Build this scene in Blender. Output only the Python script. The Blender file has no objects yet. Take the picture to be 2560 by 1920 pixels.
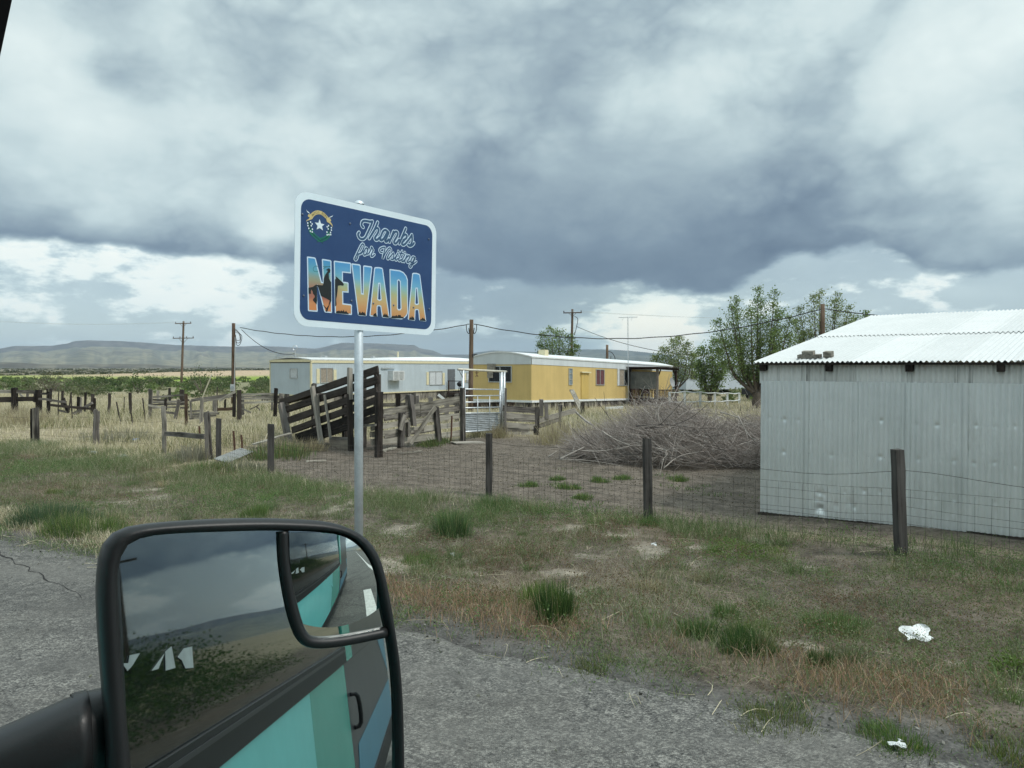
import bpy, math, random
import numpy as np
from mathutils import Vector, Matrix, noise as mnoise
from mathutils.geometry import tessellate_polygon

R = math.radians
random.seed(11)
rng = np.random.default_rng(11)
scene = bpy.context.scene
COL = scene.collection

# ------------------------------------------------------------------ camera
EYE = Vector((0, 0, 1.9))
FOC = 1923.0 / 2560.0            # focal length over picture width
PITCH = math.atan(42 / 1923.0)
cam_data = bpy.data.cameras.new('camera')
cam_data.sensor_width = 36.0
cam_data.lens = 36.0 * FOC
cam_data.clip_start = 0.01
cam_data.clip_end = 40000
cam = bpy.data.objects.new('camera', cam_data)
COL.objects.link(cam)
cam.location = EYE
cam.rotation_euler = (math.pi / 2 - PITCH, 0, 0)
scene.camera = cam

scene.render.engine = 'CYCLES'
scene.cycles.use_denoising = True
scene.cycles.max_bounces = 6
scene.cycles.diffuse_bounces = 3
scene.cycles.glossy_bounces = 4
scene.cycles.transparent_max_bounces = 6
scene.cycles.volume_bounces = 0
scene.cycles.caustics_reflective = False
scene.cycles.caustics_refractive = False
scene.view_settings.view_transform = 'Standard'
scene.view_settings.look = 'None'
scene.view_settings.gamma = 1.0
scene.view_settings.use_curve_mapping = False
scene.view_settings.exposure = 0.56

# ------------------------------------------------------------------ node helper
class NT:
    def __init__(self, tree):
        self.t = tree; self.n = tree.nodes; self.l = tree.links
        self.n.clear()
    def put(self, sock, val):
        if isinstance(val, bpy.types.NodeSocket): self.l.new(val, sock)
        elif val is not None:
            if hasattr(sock, 'default_value'):
                dv = sock.default_value
                if hasattr(dv, '__len__') and not hasattr(val, '__len__'): val = [val] * len(dv)
                elif hasattr(dv, '__len__') and len(dv) == 4 and len(val) == 3: val = (*val, 1)
                sock.default_value = val
    def node(self, typ, **kw):
        n = self.n.new(typ)
        for k, v in kw.items(): setattr(n, k, v)
        return n
    def m(self, op, a, b=None, c=None, clamp=False):
        n = self.node('ShaderNodeMath', operation=op, use_clamp=clamp)
        self.put(n.inputs[0], a)
        if b is not None: self.put(n.inputs[1], b)
        if c is not None: self.put(n.inputs[2], c)
        return n.outputs[0]
    def vm(self, op, a, b=None):
        n = self.node('ShaderNodeVectorMath', operation=op)
        self.put(n.inputs[0], a)
        if b is not None: self.put(n.inputs[1], b)
        return n.outputs[0]
    def noise(self, vec, scale, detail=4, rough=0.55, lac=2.0, out=0, dist=0.0):
        n = self.node('ShaderNodeTexNoise')
        self.put(n.inputs['Vector'], vec); n.inputs['Scale'].default_value = scale
        n.inputs['Detail'].default_value = detail; n.inputs['Roughness'].default_value = rough
        n.inputs['Lacunarity'].default_value = lac; n.inputs['Distortion'].default_value = dist
        return n.outputs[out]
    def vor(self, vec, scale, feature='F1', out='Distance', rand=1.0):
        n = self.node('ShaderNodeTexVoronoi', feature=feature)
        self.put(n.inputs['Vector'], vec); n.inputs['Scale'].default_value = scale
        n.inputs['Randomness'].default_value = rand
        return n.outputs[out]
    def ss(self, x, lo, hi, a=0.0, b=1.0):
        n = self.node('ShaderNodeMapRange', interpolation_type='SMOOTHSTEP')
        self.put(n.inputs[0], x); self.put(n.inputs[1], lo); self.put(n.inputs[2], hi)
        self.put(n.inputs[3], a); self.put(n.inputs[4], b)
        return n.outputs[0]
    def ramp(self, x, stops, interp='LINEAR'):
        n = self.node('ShaderNodeValToRGB'); self.put(n.inputs[0], x)
        cr = n.color_ramp; cr.interpolation = interp
        while len(cr.elements) < len(stops): cr.elements.new(0.5)
        for e, (p, c) in zip(cr.elements, stops):
            e.position = p; e.color = (*c, 1) if len(c) == 3 else c
        return n.outputs[0]
    def mix(self, f, a, b, mode='MIX'):
        n = self.node('ShaderNodeMix', data_type='RGBA', blend_type=mode)
        self.put(n.inputs[0], f); self.put(n.inputs[6], a); self.put(n.inputs[7], b)
        return n.outputs[2]
    def mapping(self, vec, scale=(1, 1, 1), loc=(0, 0, 0), rot=(0, 0, 0)):
        n = self.node('ShaderNodeMapping'); self.put(n.inputs[0], vec)
        n.inputs['Scale'].default_value = scale; n.inputs['Location'].default_value = loc
        n.inputs['Rotation'].default_value = rot
        return n.outputs[0]
    def coord(self, which='Object'):
        return self.node('ShaderNodeTexCoord').outputs[which]
    def rand(self):
        return self.node('ShaderNodeObjectInfo').outputs['Random']
    def attr(self, name, out='Color'):
        return self.node('ShaderNodeAttribute', attribute_name=name).outputs[out]
    def bump(self, h, strength=0.3, dist=0.02):
        n = self.node('ShaderNodeBump'); self.put(n.inputs['Height'], h)
        n.inputs['Strength'].default_value = strength; n.inputs['Distance'].default_value = dist
        return n.outputs[0]
    def out(self, col, rough=0.8, metal=0.0, normal=None, spec=0.3, **kw):
        p = self.node('ShaderNodeBsdfPrincipled')
        self.put(p.inputs['Base Color'], col); self.put(p.inputs['Roughness'], rough)
        self.put(p.inputs['Metallic'], metal); p.inputs['Specular IOR Level'].default_value = spec
        for k, v in kw.items(): self.put(p.inputs[k], v)
        if normal is not None: self.l.new(normal, p.inputs['Normal'])
        o = self.node('ShaderNodeOutputMaterial'); self.l.new(p.outputs[0], o.inputs[0])
        return p

def mat(name):
    m = bpy.data.materials.new(name); m.use_nodes = True
    return m, NT(m.node_tree)

# ------------------------------------------------------------------ sky and sun
SUN_EL, SUN_AZ = R(52), R(120)        # azimuth clockwise from +Y: sun is behind the right shoulder, veiled
SUN_DIR = Vector((math.sin(SUN_AZ) * math.cos(SUN_EL), math.cos(SUN_AZ) * math.cos(SUN_EL), math.sin(SUN_EL)))
CLOUD_GAIN = 0.79
world = bpy.data.worlds.new('World'); scene.world = world
world.use_nodes = True
def build_sky():
    w = NT(world.node_tree)
    d = w.coord('Generated')
    sep = w.node('ShaderNodeSeparateXYZ'); w.put(sep.inputs[0], d)
    x, y, z = sep.outputs
    az0 = w.m('MULTIPLY', w.m('ARCTAN2', x, y), 57.29578)
    el0 = w.m('MULTIPLY', w.m('ARCSINE', w.m('MAXIMUM', w.m('MINIMUM', z, 1.0), -1.0)), 57.29578)
    flat = w.mapping(d, scale=(1, 1, 2.0))
    n1 = w.noise(flat, 3.2, 5, 0.55, out=1)
    s1 = w.node('ShaderNodeSeparateColor'); w.put(s1.inputs[0], n1)
    n2 = w.noise(flat, 13.0, 5, 0.6, out=1)
    s2 = w.node('ShaderNodeSeparateColor'); w.put(s2.inputs[0], n2)
    def warp(base, a, b, k1, k2):
        return w.m('ADD', base, w.m('ADD', w.m('MULTIPLY', w.m('SUBTRACT', a, 0.5), k1), w.m('MULTIPLY', w.m('SUBTRACT', b, 0.5), k2)))
    az = warp(az0, s1.outputs[0], s2.outputs[0], 9.0, 3.0)
    el = warp(el0, s1.outputs[1], s2.outputs[1], 4.2, 1.7)
    def gauss(ca, ce, sa, se, amp):
        da = w.m('DIVIDE', w.m('SUBTRACT', az, ca), sa); de = w.m('DIVIDE', w.m('SUBTRACT', el, ce), se)
        q = w.m('ADD', w.m('MULTIPLY', da, da), w.m('MULTIPLY', de, de))
        return w.m('MULTIPLY', w.m('EXPONENT', w.m('MULTIPLY', q, -1.0)), amp)
    # height of the flat cloud base, and how far the darkness reaches up from it
    edge = w.m('ADD', w.ss(az, -14, 4, 7.6, 5.9), w.ss(az, 14, 22, 0.0, 1.6))
    edge = w.m('SUBTRACT', edge, w.ss(az, 25, 29, 0.0, 1.5))
    above = w.ss(el, w.m('SUBTRACT', edge, 0.45), w.m('ADD', edge, 0.35))
    reach = w.m('ADD', w.ss(az, -16, 4, 1.9, 7.0), w.ss(az, 18, 30, 0.0, -2.5))
    amp = w.m('ADD', w.ss(az, -14, 6, 0.27, 0.35), w.ss(az, 20, 30, 0.0, -0.05))
    up = w.m('MAXIMUM', w.m('SUBTRACT', el, edge), 0.0)
    dark = w.m('MULTIPLY', w.m('EXPONENT', w.m('MULTIPLY', w.m('DIVIDE', up, reach), -1.0)), amp)
    ring = w.m('MULTIPLY', w.ss(el, 22, 40), 0.06)
    Lup = w.m('ADD', w.m('SUBTRACT', 0.70, dark), ring)
    ta = w.m('MULTIPLY', w.m('SUBTRACT', w.noise(flat, 4.6, 9, 0.58, dist=.25), 0.5), 0.40)
    tb = w.m('MULTIPLY', w.m('SUBTRACT', w.noise(w.mapping(d, scale=(1, 1, 1.5), loc=(3, 1, 2)), 11.0, 10, 0.62, dist=.3), 0.5), 0.20)
    # the same clouds seen in perspective: a layer overhead, its lumps crowding together towards the horizon
    pz = w.m('ADD', w.m('MAXIMUM', z, 0.0), 0.40)
    pv = w.node('ShaderNodeCombineXYZ'); w.put(pv.inputs[0], w.m('DIVIDE', x, pz)); w.put(pv.inputs[1], w.m('DIVIDE', y, pz)); pv.inputs[2].default_value = .37
    pl = w.vm('ADD', pv.outputs[0], w.vm('MULTIPLY', w.vm('SUBTRACT', w.noise(pv.outputs[0], 2.0, 3, .5, out=1), (.5, .5, .5)), (.35, .35, .35)))
    bil = None
    fl2 = w.vm('ADD', w.mapping(d, scale=(1, 1, 1.45), loc=(4.3, 2.2, .9)), w.vm('MULTIPLY', w.vm('SUBTRACT', n1, (.5, .5, .5)), (.10, .10, .10)))
    for sc, k in ((4.0, .52), (9.0, .30), (20.0, .15), (44.0, .08)):
        q = w.m('MULTIPLY', w.m('ABSOLUTE', w.m('SUBTRACT', w.noise(fl2, sc, 1, .4), .5)), k * 2)
        bil = q if bil is None else w.m('ADD', bil, q)
    where = w.ss(w.noise(pl, 1.3, 2, .5), .38, .62, .25, 1.0)
    bill = w.m('MULTIPLY', w.m('MULTIPLY', w.m('SUBTRACT', bil, .20), where), .66)
    broad = w.m('MULTIPLY', w.m('SUBTRACT', w.noise(pl, 1.7, 6, .55), .5), .22)
    Lup = w.m('ADD', Lup, w.m('ADD', w.m('MULTIPLY', w.m('ADD', ta, tb), .62), w.m('ADD', bill, broad)))
    blobs = [(-31, 17.0, 6, 4.5, .13), (-23, 16.5, 4, 3.5, .07), (-26.3, 18.0, 2.0, 1.3, -.17), (-17.6, 9.6, 1.8, 1.6, .24), (-26, 11.5, 7, 2.0, .04),
             (-23, 14, 5, 2.2, -.04), (31.5, 21, 7, 5, .17), (31, 14, 6, 2.4, .11), (14, 21, 6, 3.5, .08), (-4, 21, 9, 4, .01),
             (25.0, 9.0, 3.0, .7, .12), (2, 14, 8, 5, -.05), (9, 7.2, 8, 1.4, -.06), (-8, 15, 3, 4, .04), (22, 15, 4, 2, .05)]
    for b in blobs: Lup = w.m('ADD', Lup, gauss(*b))
    Lup = w.m('SUBTRACT', Lup, w.m('MULTIPLY', w.m('MAXIMUM', w.m('SUBTRACT', Lup, .76), 0.0), .5))      # thick cloud never quite burns out
    # the air below the cloud base: bright cumulus, rain veil, broken cloud
    Llow = w.m('ADD', w.ss(az, -20, -10, 0.68, 0.52), w.ss(az, 4, 15, 0.0, 0.13))
    cn = w.noise(w.mapping(d, scale=(1, 1, 2.6), loc=(.3, .7, 0)), 11.0, 9, 0.60)
    bias = w.m('ADD', gauss(-27, 5.0, 13, 2.6, .16), gauss(9.0, 2.6, 5.5, 2.6, .20))
    bias = w.m('ADD', bias, w.m('ADD', gauss(28, 5.2, 8, 1.2, .10), w.ss(w.m('ABSOLUTE', az), 40, 60, 0, .08)))
    cum = w.ss(w.m('ADD', cn, bias), .53, .66)
    Llow = w.m('ADD', Llow, w.m('MULTIPLY', cum, .24))
    Llow = w.m('ADD', Llow, w.m('MULTIPLY', w.m('SUBTRACT', w.noise(flat, 17.0, 7, .6), .5), .12))
    for b in [(9.2, 2.6, 5.0, 2.2, .24), (15, 1.5, 6, 1.8, .14), (30, 4.4, 6, .9, .06)]:
        Llow = w.m('ADD', Llow, gauss(*b))
    L = w.m('ADD', w.m('MULTIPLY', Lup, above), w.m('MULTIPLY', Llow, w.m('SUBTRACT', 1.0, above)))
    def lin(c): return tuple(((v / 255) / 12.92 if v < 10 else (((v / 255) + .055) / 1.055) ** 2.4) for v in c)
    col = w.ramp(L, [(0.28, lin((84, 101, 121))), (0.45, lin((116, 134, 149))), (0.60, lin((155, 173, 181))),
                     (0.74, lin((191, 208, 210))), (0.88, lin((227, 238, 235))), (1.0, lin((251, 252, 243)))])
    warm = w.m('MULTIPLY', gauss(9.5, 2.6, 9, 3.4, 1.0), w.m('SUBTRACT', 1.0, above))
    col = w.mix(w.m('MULTIPLY', warm, 0.8), col, (1.0, 0.985, 0.90), 'MULTIPLY')
    sky = w.node('ShaderNodeTexSky', sky_type='NISHITA')
    sky.sun_disc = False; sky.sun_elevation = SUN_EL; sky.sun_rotation = SUN_AZ
    thin = w.m('MULTIPLY', w.m('ADD', w.ss(el, 0.5, 5.5, 0.24, 0.04), w.m('MULTIPLY', w.m('SUBTRACT', 1.0, cum), w.m('MULTIPLY', w.m('SUBTRACT', 1.0, above), .14))), w.m('SUBTRACT', 1.0, w.m('MULTIPLY', warm, 0.9)))
    # cloud cover is brightest overhead and round the veiled sun
    sd = w.node('ShaderNodeVectorMath', operation='DOT_PRODUCT'); w.put(sd.inputs[0], d); sd.inputs[1].default_value = tuple(SUN_DIR)
    lobe = w.m('MULTIPLY', w.m('POWER', w.m('MAXIMUM', sd.outputs['Value'], 0.0), 3.0), .55)
    gain = w.m('MULTIPLY', w.m('ADD', w.m('ADD', 1.0, lobe), w.ss(el0, 20, 85, 0.0, 0.95)), 10 * CLOUD_GAIN)
    gv = w.node('ShaderNodeCombineXYZ')
    for i in range(3): w.put(gv.inputs[i], gain)
    cl10 = w.vm('MULTIPLY', col, gv.outputs[0])
    tot = w.mix(thin, cl10, sky.outputs[0])
    bg = w.node('ShaderNodeBackground'); bg.inputs[1].default_value = 0.1
    w.l.new(tot, bg.inputs[0])
    o = w.node('ShaderNodeOutputWorld'); w.l.new(bg.outputs[0], o.inputs[0])
build_sky()
sun = bpy.data.lights.new('sun', 'SUN'); sun.energy = 1.5; sun.angle = R(12); sun.color = (1.0, 0.96, 0.90)
sun_o = bpy.data.objects.new('sun', sun); COL.objects.link(sun_o)
sun_o.rotation_euler = SUN_DIR.to_track_quat('Z', 'Y').to_euler()
sun_o.location = (0, 0, 60)

# ------------------------------------------------------------------ the lie of the land
ROAD_F = Vector((-.85714, .51508, 0))      # the way the van is heading
ROAD_R = Vector((.51508, .85714, 0))       # away from the road
def sstep(x, a, b):
    t = np.clip((x - a) / (b - a), 0, 1); return t * t * (3 - 2 * t)
def gz(x, y):
    x = np.asarray(x, float); y = np.asarray(y, float)
    r = .51508 * x + .85714 * y
    z = -.30 * sstep(r, 4.4, 7.6) - .62 * sstep(r, 14, 64)
    k = sstep(r, 4.6, 6.5)
    z = z + k * .035 * (np.sin(1.3 * x + .7 * y) * np.sin(.9 * y - .4 * x) + .6 * np.sin(2.9 * x + 1.1) * np.sin(2.3 * y + .5))
    z = z + .13 * np.exp(-((x - 7.0) ** 2 + (y - 9.2) ** 2) / 7.0)
    return z
def g1(x, y): return float(gz(x, y))
def ray(u, v):
    dx = (u - 1280) / 1923.0; dz = -(v - 960) / 1923.0
    c, s = math.cos(PITCH), math.sin(PITCH)
    return Vector((dx, c + dz * s, dz * c - s))
def at(u, v, Y):
    d = ray(u, v); return EYE + d * (Y / d.y)
def ground(u, v):
    """where the sight line through a surveyed point of the photograph meets the land"""
    d = ray(u, v); Y = 10.0
    for _ in range(40):
        p = EYE + d * (Y / d.y)
        Y = (g1(p.x, p.y) - EYE.z) / (d.z / d.y)
    p = EYE + d * (Y / d.y); return Vector((p.x, p.y, g1(p.x, p.y)))
def zat(v, Y): return at(1280, v, Y).z

# ------------------------------------------------------------------ building helpers
def tag(o, label=None, cat=None, group=None, kind=None):
    if label: o['label'] = label
    if cat: o['category'] = cat
    if group: o['group'] = group
    if kind: o['kind'] = kind
    return o
def thing(name, loc, label, cat, group=None):
    o = bpy.data.objects.new(name, None); COL.objects.link(o)
    o.location = loc; o.empty_display_size = 0.2
    return tag(o, label, cat, group)
def base_of(parent):
    while parent.parent is not None: parent = parent.parent
    return Vector(parent.location)
def make(name, verts, faces, m, parent=None, smooth=False):
    """verts in world metres; becomes a part of parent when one is given"""
    off = base_of(parent) if parent is not None else Vector((0, 0, 0))
    me = bpy.data.meshes.new(name)
    me.from_pydata([(v[0] - off.x, v[1] - off.y, v[2] - off.z) for v in verts], [], faces)
    if smooth: me.polygons.foreach_set('use_smooth', [True] * len(me.polygons))
    me.materials.append(m); me.update()
    o = bpy.data.objects.new(name, me); COL.objects.link(o)
    if parent is not None: o.parent = parent
    return o
def make_np(name, co, tri, m, colors=None, parent=None, smooth=False):
    me = bpy.data.meshes.new(name)
    nv, nt = len(co), len(tri)
    me.vertices.add(nv); me.vertices.foreach_set('co', np.asarray(co, np.float32).ravel())
    me.loops.add(nt * 3); me.loops.foreach_set('vertex_index', np.asarray(tri, np.int32).ravel())
    me.polygons.add(nt); me.polygons.foreach_set('loop_start', np.arange(0, nt * 3, 3, dtype=np.int32))
    if smooth: me.polygons.foreach_set('use_smooth', np.ones(nt, bool))
    me.update(calc_edges=True)
    if colors is not None:
        a = me.color_attributes.new('tint', 'FLOAT_COLOR', 'POINT')
        c4 = np.ones((nv, 4), np.float32); c4[:, :3] = colors; a.data.foreach_set('color', c4.ravel())
    me.materials.append(m); me.validate()
    o = bpy.data.objects.new(name, me); COL.objects.link(o)
    if parent is not None: o.parent = parent
    return o
def copy_tree(o, parent=None):
    c = o.copy(); COL.objects.link(c)
    if parent is not None: c.parent = parent
    for ch in list(o.children): copy_tree(ch, c)
    return c

class MB:
    def __init__(self): self.v = []; self.f = []
    def add(self, vs, fs):
        n = len(self.v); self.v += [Vector(p) for p in vs]; self.f += [tuple(i + n for i in q) for q in fs]
    def box(self, c, ex, ey, ez):
        """c centre; ex ey ez half-extent vectors"""
        c = Vector(c); ex, ey, ez = Vector(ex), Vector(ey), Vector(ez)
        vs = [c + sx * ex + sy * ey + sz * ez for sx in (-1, 1) for sy in (-1, 1) for sz in (-1, 1)]
        self.add(vs, [(0, 1, 3, 2), (4, 6, 7, 5), (0, 4, 5, 1), (2, 3, 7, 6), (0, 2, 6, 4), (1, 5, 7, 3)])
    def beam(self, p0, p1, w, h, up=(0, 0, 1)):
        p0, p1 = Vector(p0), Vector(p1); a = p1 - p0; L = a.length; a.normalize()
        up = Vector(up); s = a.cross(up)
        if s.length < 1e-4: s = a.cross(Vector((1, 0, 0)))
        s.normalize(); u = s.cross(a)
        self.box((p0 + p1) / 2, a * L / 2, s * w / 2, u * h / 2)
    def tube(self, pts, rad, n=6, cap=True):
        pts = [Vector(p) for p in pts]; k = len(pts)
        rads = rad if hasattr(rad, '__len__') else [rad] * k
        base = len(self.v); prev = None
        for i, p in enumerate(pts):
            t = (pts[min(i + 1, k - 1)] - pts[max(i - 1, 0)])
            if t.length < 1e-9: t = Vector((0, 0, 1))
            t.normalize()
            if prev is None:
                s = t.cross(Vector((0, 0, 1)))
                if s.length < 1e-3: s = t.cross(Vector((1, 0, 0)))
            else: s = prev - t * prev.dot(t)
            s.normalize(); prev = s; u = t.cross(s)
            for j in range(n):
                an = 2 * math.pi * j / n
                self.v.append(p + (s * math.cos(an) + u * math.sin(an)) * rads[i])
        for i in range(k - 1):
            for j in range(n):
                a = base + i * n + j; b = base + i * n + (j + 1) % n
                self.f.append((a, b, b + n, a + n))
        if cap:
            self.f.append(tuple(base + j for j in reversed(range(n))))
            self.f.append(tuple(base + (k - 1) * n + j for j in range(n)))
    def sheet(self, p, du, dv, nu, nv, fn=None):
        """grid sheet; fn(u,v)->offset vector"""
        p, du, dv = Vector(p), Vector(du), Vector(dv); base = len(self.v)
        for j in range(nv + 1):
            for i in range(nu + 1):
                q = p + du * (i / nu) + dv * (j / nv)
                if fn: q = q + fn(i / nu, j / nv)
                self.v.append(q)
        for j in range(nv):
            for i in range(nu):
                a = base + j * (nu + 1) + i
                self.f.append((a, a + 1, a + nu + 2, a + nu + 1))
    def poly(self, pts, thick):
        """flat polygon (one or more loops) given a thickness vector"""
        loops = [[Vector(p) for p in l] for l in pts]; thick = Vector(thick)
        tris = tessellate_polygon(loops); flat = [p for l in loops for p in l]; n = len(flat)
        base = len(self.v); self.v += flat + [p + thick for p in flat]
        for t in tris:
            self.f.append(tuple(base + i for i in t)); self.f.append(tuple(base + n + i for i in reversed(t)))
        s = 0
        for l in loops:
            for i in range(len(l)):
                a = base + s + i; b = base + s + (i + 1) % len(l)
                self.f.append((a, b, b + n, a + n))
            s += len(l)
    def build(self, name, m, parent=None, smooth=False): return make(name, self.v, self.f, m, parent, smooth)

PLANK_CACHE = {}
def plank(name, p0, p1, w, t, m, parent, rough=1.0, up=(0, 0, 1), segs=5, label=None):
    """a weathered board or squared post; its length lies along its own X so the grain follows it"""
    p0, p1 = Vector(p0), Vector(p1); a = p1 - p0; L = a.length; a = a.normalized()
    u = Vector(up); s = a.cross(u)
    if s.length < 1e-3: s = a.cross(Vector((.3, 1, 0)))
    s.normalize(); u = s.cross(a)
    vs, fs = [], []
    for i in range(segs + 1):
        x = L * i / segs
        jw = w * (1 + rough * random.uniform(-.07, .07)) / 2; jt = t / 2 * (1 + rough * random.uniform(-.06, .06))
        oy = rough * random.uniform(-.006, .006); oz = rough * random.uniform(-.008, .008)
        ex = rough * random.uniform(-.02, .02) if i in (0, segs) else 0
        for sy, sz in ((-1, -1), (1, -1), (1, 1), (-1, 1)):
            e2 = rough * random.uniform(-.025, .025) if i in (0, segs) else 0
            vs.append((x + ex + e2, sy * jt + oy, sz * jw + oz))
    for i in range(segs):
        for j in range(4):
            q = 4 * i
            fs.append((q + j, q + (j + 1) % 4, q + 4 + (j + 1) % 4, q + 4 + j))
    fs.append((3, 2, 1, 0)); q = 4 * segs; fs.append((q, q + 1, q + 2, q + 3))
    me = bpy.data.meshes.new(name); me.from_pydata(vs, [], fs); me.materials.append(m); me.update()
    o = bpy.data.objects.new(name, me); COL.objects.link(o)
    Mx = Matrix(((a.x, s.x, u.x, p0.x), (a.y, s.y, u.y, p0.y), (a.z, s.z, u.z, p0.z), (0, 0, 0, 1)))
    if parent is not None:
        Mx = Matrix.Translation(-base_of(parent)) @ Mx; o.parent = parent
    o.matrix_local = Mx
    if label: o['label'] = label
    return o
def pole(name, p0, p1, r0, r1, m, parent, n=9, segs=6, wob=.01):
    p0, p1 = Vector(p0), Vector(p1); a = p1 - p0; L = a.length; a.normalize()
    s = a.cross(Vector((.2, 1, .1))); s.normalize(); u = s.cross(a)
    b = MB()
    b.tube([(L * i / segs, random.uniform(-wob, wob), random.uniform(-wob, wob)) for i in range(segs + 1)], [r0 + (r1 - r0) * i / segs for i in range(segs + 1)], n)
    me = bpy.data.meshes.new(name); me.from_pydata([tuple(v) for v in b.v], [], b.f)
    me.polygons.foreach_set('use_smooth', [len(p.vertices) == 4 for p in me.polygons])
    me.materials.append(m); me.update()
    o = bpy.data.objects.new(name, me); COL.objects.link(o)
    Mx = Matrix(((a.x, s.x, u.x, p0.x), (a.y, s.y, u.y, p0.y), (a.z, s.z, u.z, p0.z), (0, 0, 0, 1)))
    if parent is not None:
        Mx = Matrix.Translation(-base_of(parent)) @ Mx; o.parent = parent
    o.matrix_local = Mx
    return o
def smooth_path(pts, k=4):
    P = [Vector(p) for p in pts]; out = []
    for i in range(len(P) - 1):
        p0, p1, p2, p3 = P[max(i - 1, 0)], P[i], P[i + 1], P[min(i + 2, len(P) - 1)]
        for j in range(k):
            t = j / k
            out.append(0.5 * ((2 * p1) + (p2 - p0) * t + (2 * p0 - 5 * p1 + 4 * p2 - p3) * t * t + (3 * p1 - p0 - 3 * p2 + p3) * t ** 3))
    out.append(P[-1]); return out

# ------------------------------------------------------------------ materials
def m_wood(name, dark, light, bumpy=.5):
    m, w = mat(name); c = w.coord('Object'); r = w.rand()
    off = w.vm('ADD', c, w.node('ShaderNodeCombineXYZ').outputs[0])
    cx = off.node.inputs[1].links[0].from_node; w.put(cx.inputs[0], w.m('MULTIPLY', r, 37.0)); w.put(cx.inputs[1], w.m('MULTIPLY', r, 11.0))
    g = w.noise(w.mapping(off, scale=(1.3, 28, 28)), 1.0, 6, 0.65)
    b = w.noise(w.mapping(off, scale=(2.0, 5, 5)), 1.0, 4, 0.6)
    f = w.m('ADD', w.m('MULTIPLY', g, 0.65), w.m('MULTIPLY', b, 0.45))
    f = w.m('ADD', f, w.m('MULTIPLY', w.m('SUBTRACT', r, 0.5), 0.22))
    mid = tuple((a + b2) / 2 for a, b2 in zip(dark, light))
    col = w.ramp(f, [(0.36, tuple(v * .45 for v in dark)), (0.46, dark), (0.58, mid), (0.76, light)])
    w.out(col, 0.85, normal=w.bump(g, bumpy, .01), spec=.15)
    return m
WOOD_GREY = m_wood('weathered_grey_wood', (.11, .10, .085), (.40, .37, .32))
WOOD_PALE = m_wood('weathered_pale_wood', (.19, .175, .145), (.47, .44, .37))
WOOD_MID = m_wood('weathered_dark_grey_wood', (.055, .05, .045), (.23, .21, .19))
WOOD_DARK = m_wood('creosoted_wood', (.018, .015, .013), (.075, .062, .054))
WOOD_BROWN = m_wood('brown_pole_wood', (.075, .05, .034), (.20, .145, .105))
WOOD_POST = m_wood('dark_fence_post_wood', (.028, .026, .024), (.105, .098, .092))
WOOD_PORCH = m_wood('dark_porch_wood', (.03, .02, .018), (.12, .085, .07))

def m_plain(name, col, rough=.6, metal=0.0, var=.18, scale=6.0, spec=.3, bumps=0.0, coord='Object'):
    m, w = mat(name); c = w.coord(coord)
    n = w.noise(c, scale, 6, .6)
    n2 = w.noise(c, scale * 6.3, 4, .6)
    f = w.m('ADD', w.m('MULTIPLY', n, .7), w.m('MULTIPLY', n2, .3))
    k = w.ss(f, .3, .7, 1 - var, 1 + var)
    cc = w.vm('MULTIPLY', tuple(col), w.node('ShaderNodeCombineXYZ').outputs[0])
    cb = cc.node.inputs[1].links[0].from_node
    for i in range(3): w.put(cb.inputs[i], k)
    w.out(cc, rough, metal, normal=w.bump(n2, bumps, .01) if bumps else None, spec=spec)
    return m
GALV = m_plain('galvanised_pipe', (.55, .58, .60), .40, .6, .2, 8)
GALV_POST = m_plain('galvanised_sign_post', (.62, .67, .70), .45, .55, .14, 9)
BLACKW = m_plain('dark_wire', (.025, .025, .027), .6)
RUSTW = m_plain('fence_wire', (.045, .04, .036), .6, .3)
WHITE = m_plain('white_paint', (.72, .74, .74), .5, 0, .08)
OFFWHITE = m_plain('weathered_white_paint', (.60, .62, .62), .6, 0, .15)
CREAM = m_plain('cream_trim_paint', (.66, .60, .40), .55, 0, .08)
GLASS_DARK = m_plain('dark_window_glass', (.012, .016, .02), .06, 0, .1, spec=.9)
CURTAIN = m_plain('white_curtain', (.52, .55, .57), .8, 0, .2, 14)
CURTAIN_RED = m_plain('dark_red_curtain', (.13, .055, .06), .85, 0, .35, 9)
CURTAIN_TAN = m_plain('tan_curtain', (.30, .26, .21), .85, 0, .25, 9)
ALU = m_plain('aluminium_frame', (.5, .52, .52), .45, .5, .1)
BLACK_PL = m_plain('black_trim', (.018, .018, .02), .45, 0, .1)
CONCRETE = m_plain('concrete', (.30, .28, .25), .9, 0, .2, 4, bumps=.3)
RUST = m_plain('rusted_steel', (.12, .065, .045), .8, .3, .35, 12)
def m_leafy(name, rough=.75, trans=.25):
    m, w = mat(name); t = w.attr('tint')
    p = w.node('ShaderNodeBsdfPrincipled'); w.put(p.inputs['Base Color'], t); p.inputs['Roughness'].default_value = rough; p.inputs['Specular IOR Level'].default_value = .15
    if not trans:
        o = w.node('ShaderNodeOutputMaterial'); w.l.new(p.outputs[0], o.inputs[0]); return m
    tr = w.node('ShaderNodeBsdfTranslucent'); w.put(tr.inputs['Color'], w.vm('MULTIPLY', t, (1.3, 1.35, .8)))
    mx = w.node('ShaderNodeMixShader'); mx.inputs[0].default_value = trans; w.l.new(p.outputs[0], mx.inputs[1]); w.l.new(tr.outputs[0], mx.inputs[2])
    o = w.node('ShaderNodeOutputMaterial'); w.l.new(mx.outputs[0], o.inputs[0])
    return m
GRASS_M = m_leafy('grass_blades'); LEAF_M = m_leafy('leaves', .6, .35); TWIG_M = m_leafy('dry_twigs', .9, 0)
BARK = m_plain('tree_bark', (.10, .082, .065), .95, 0, .35, 5, bumps=.6)

TWIG_BARK = m_plain('twig_bark', (.16, .135, .11), .9, 0, .3, 8)

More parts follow.
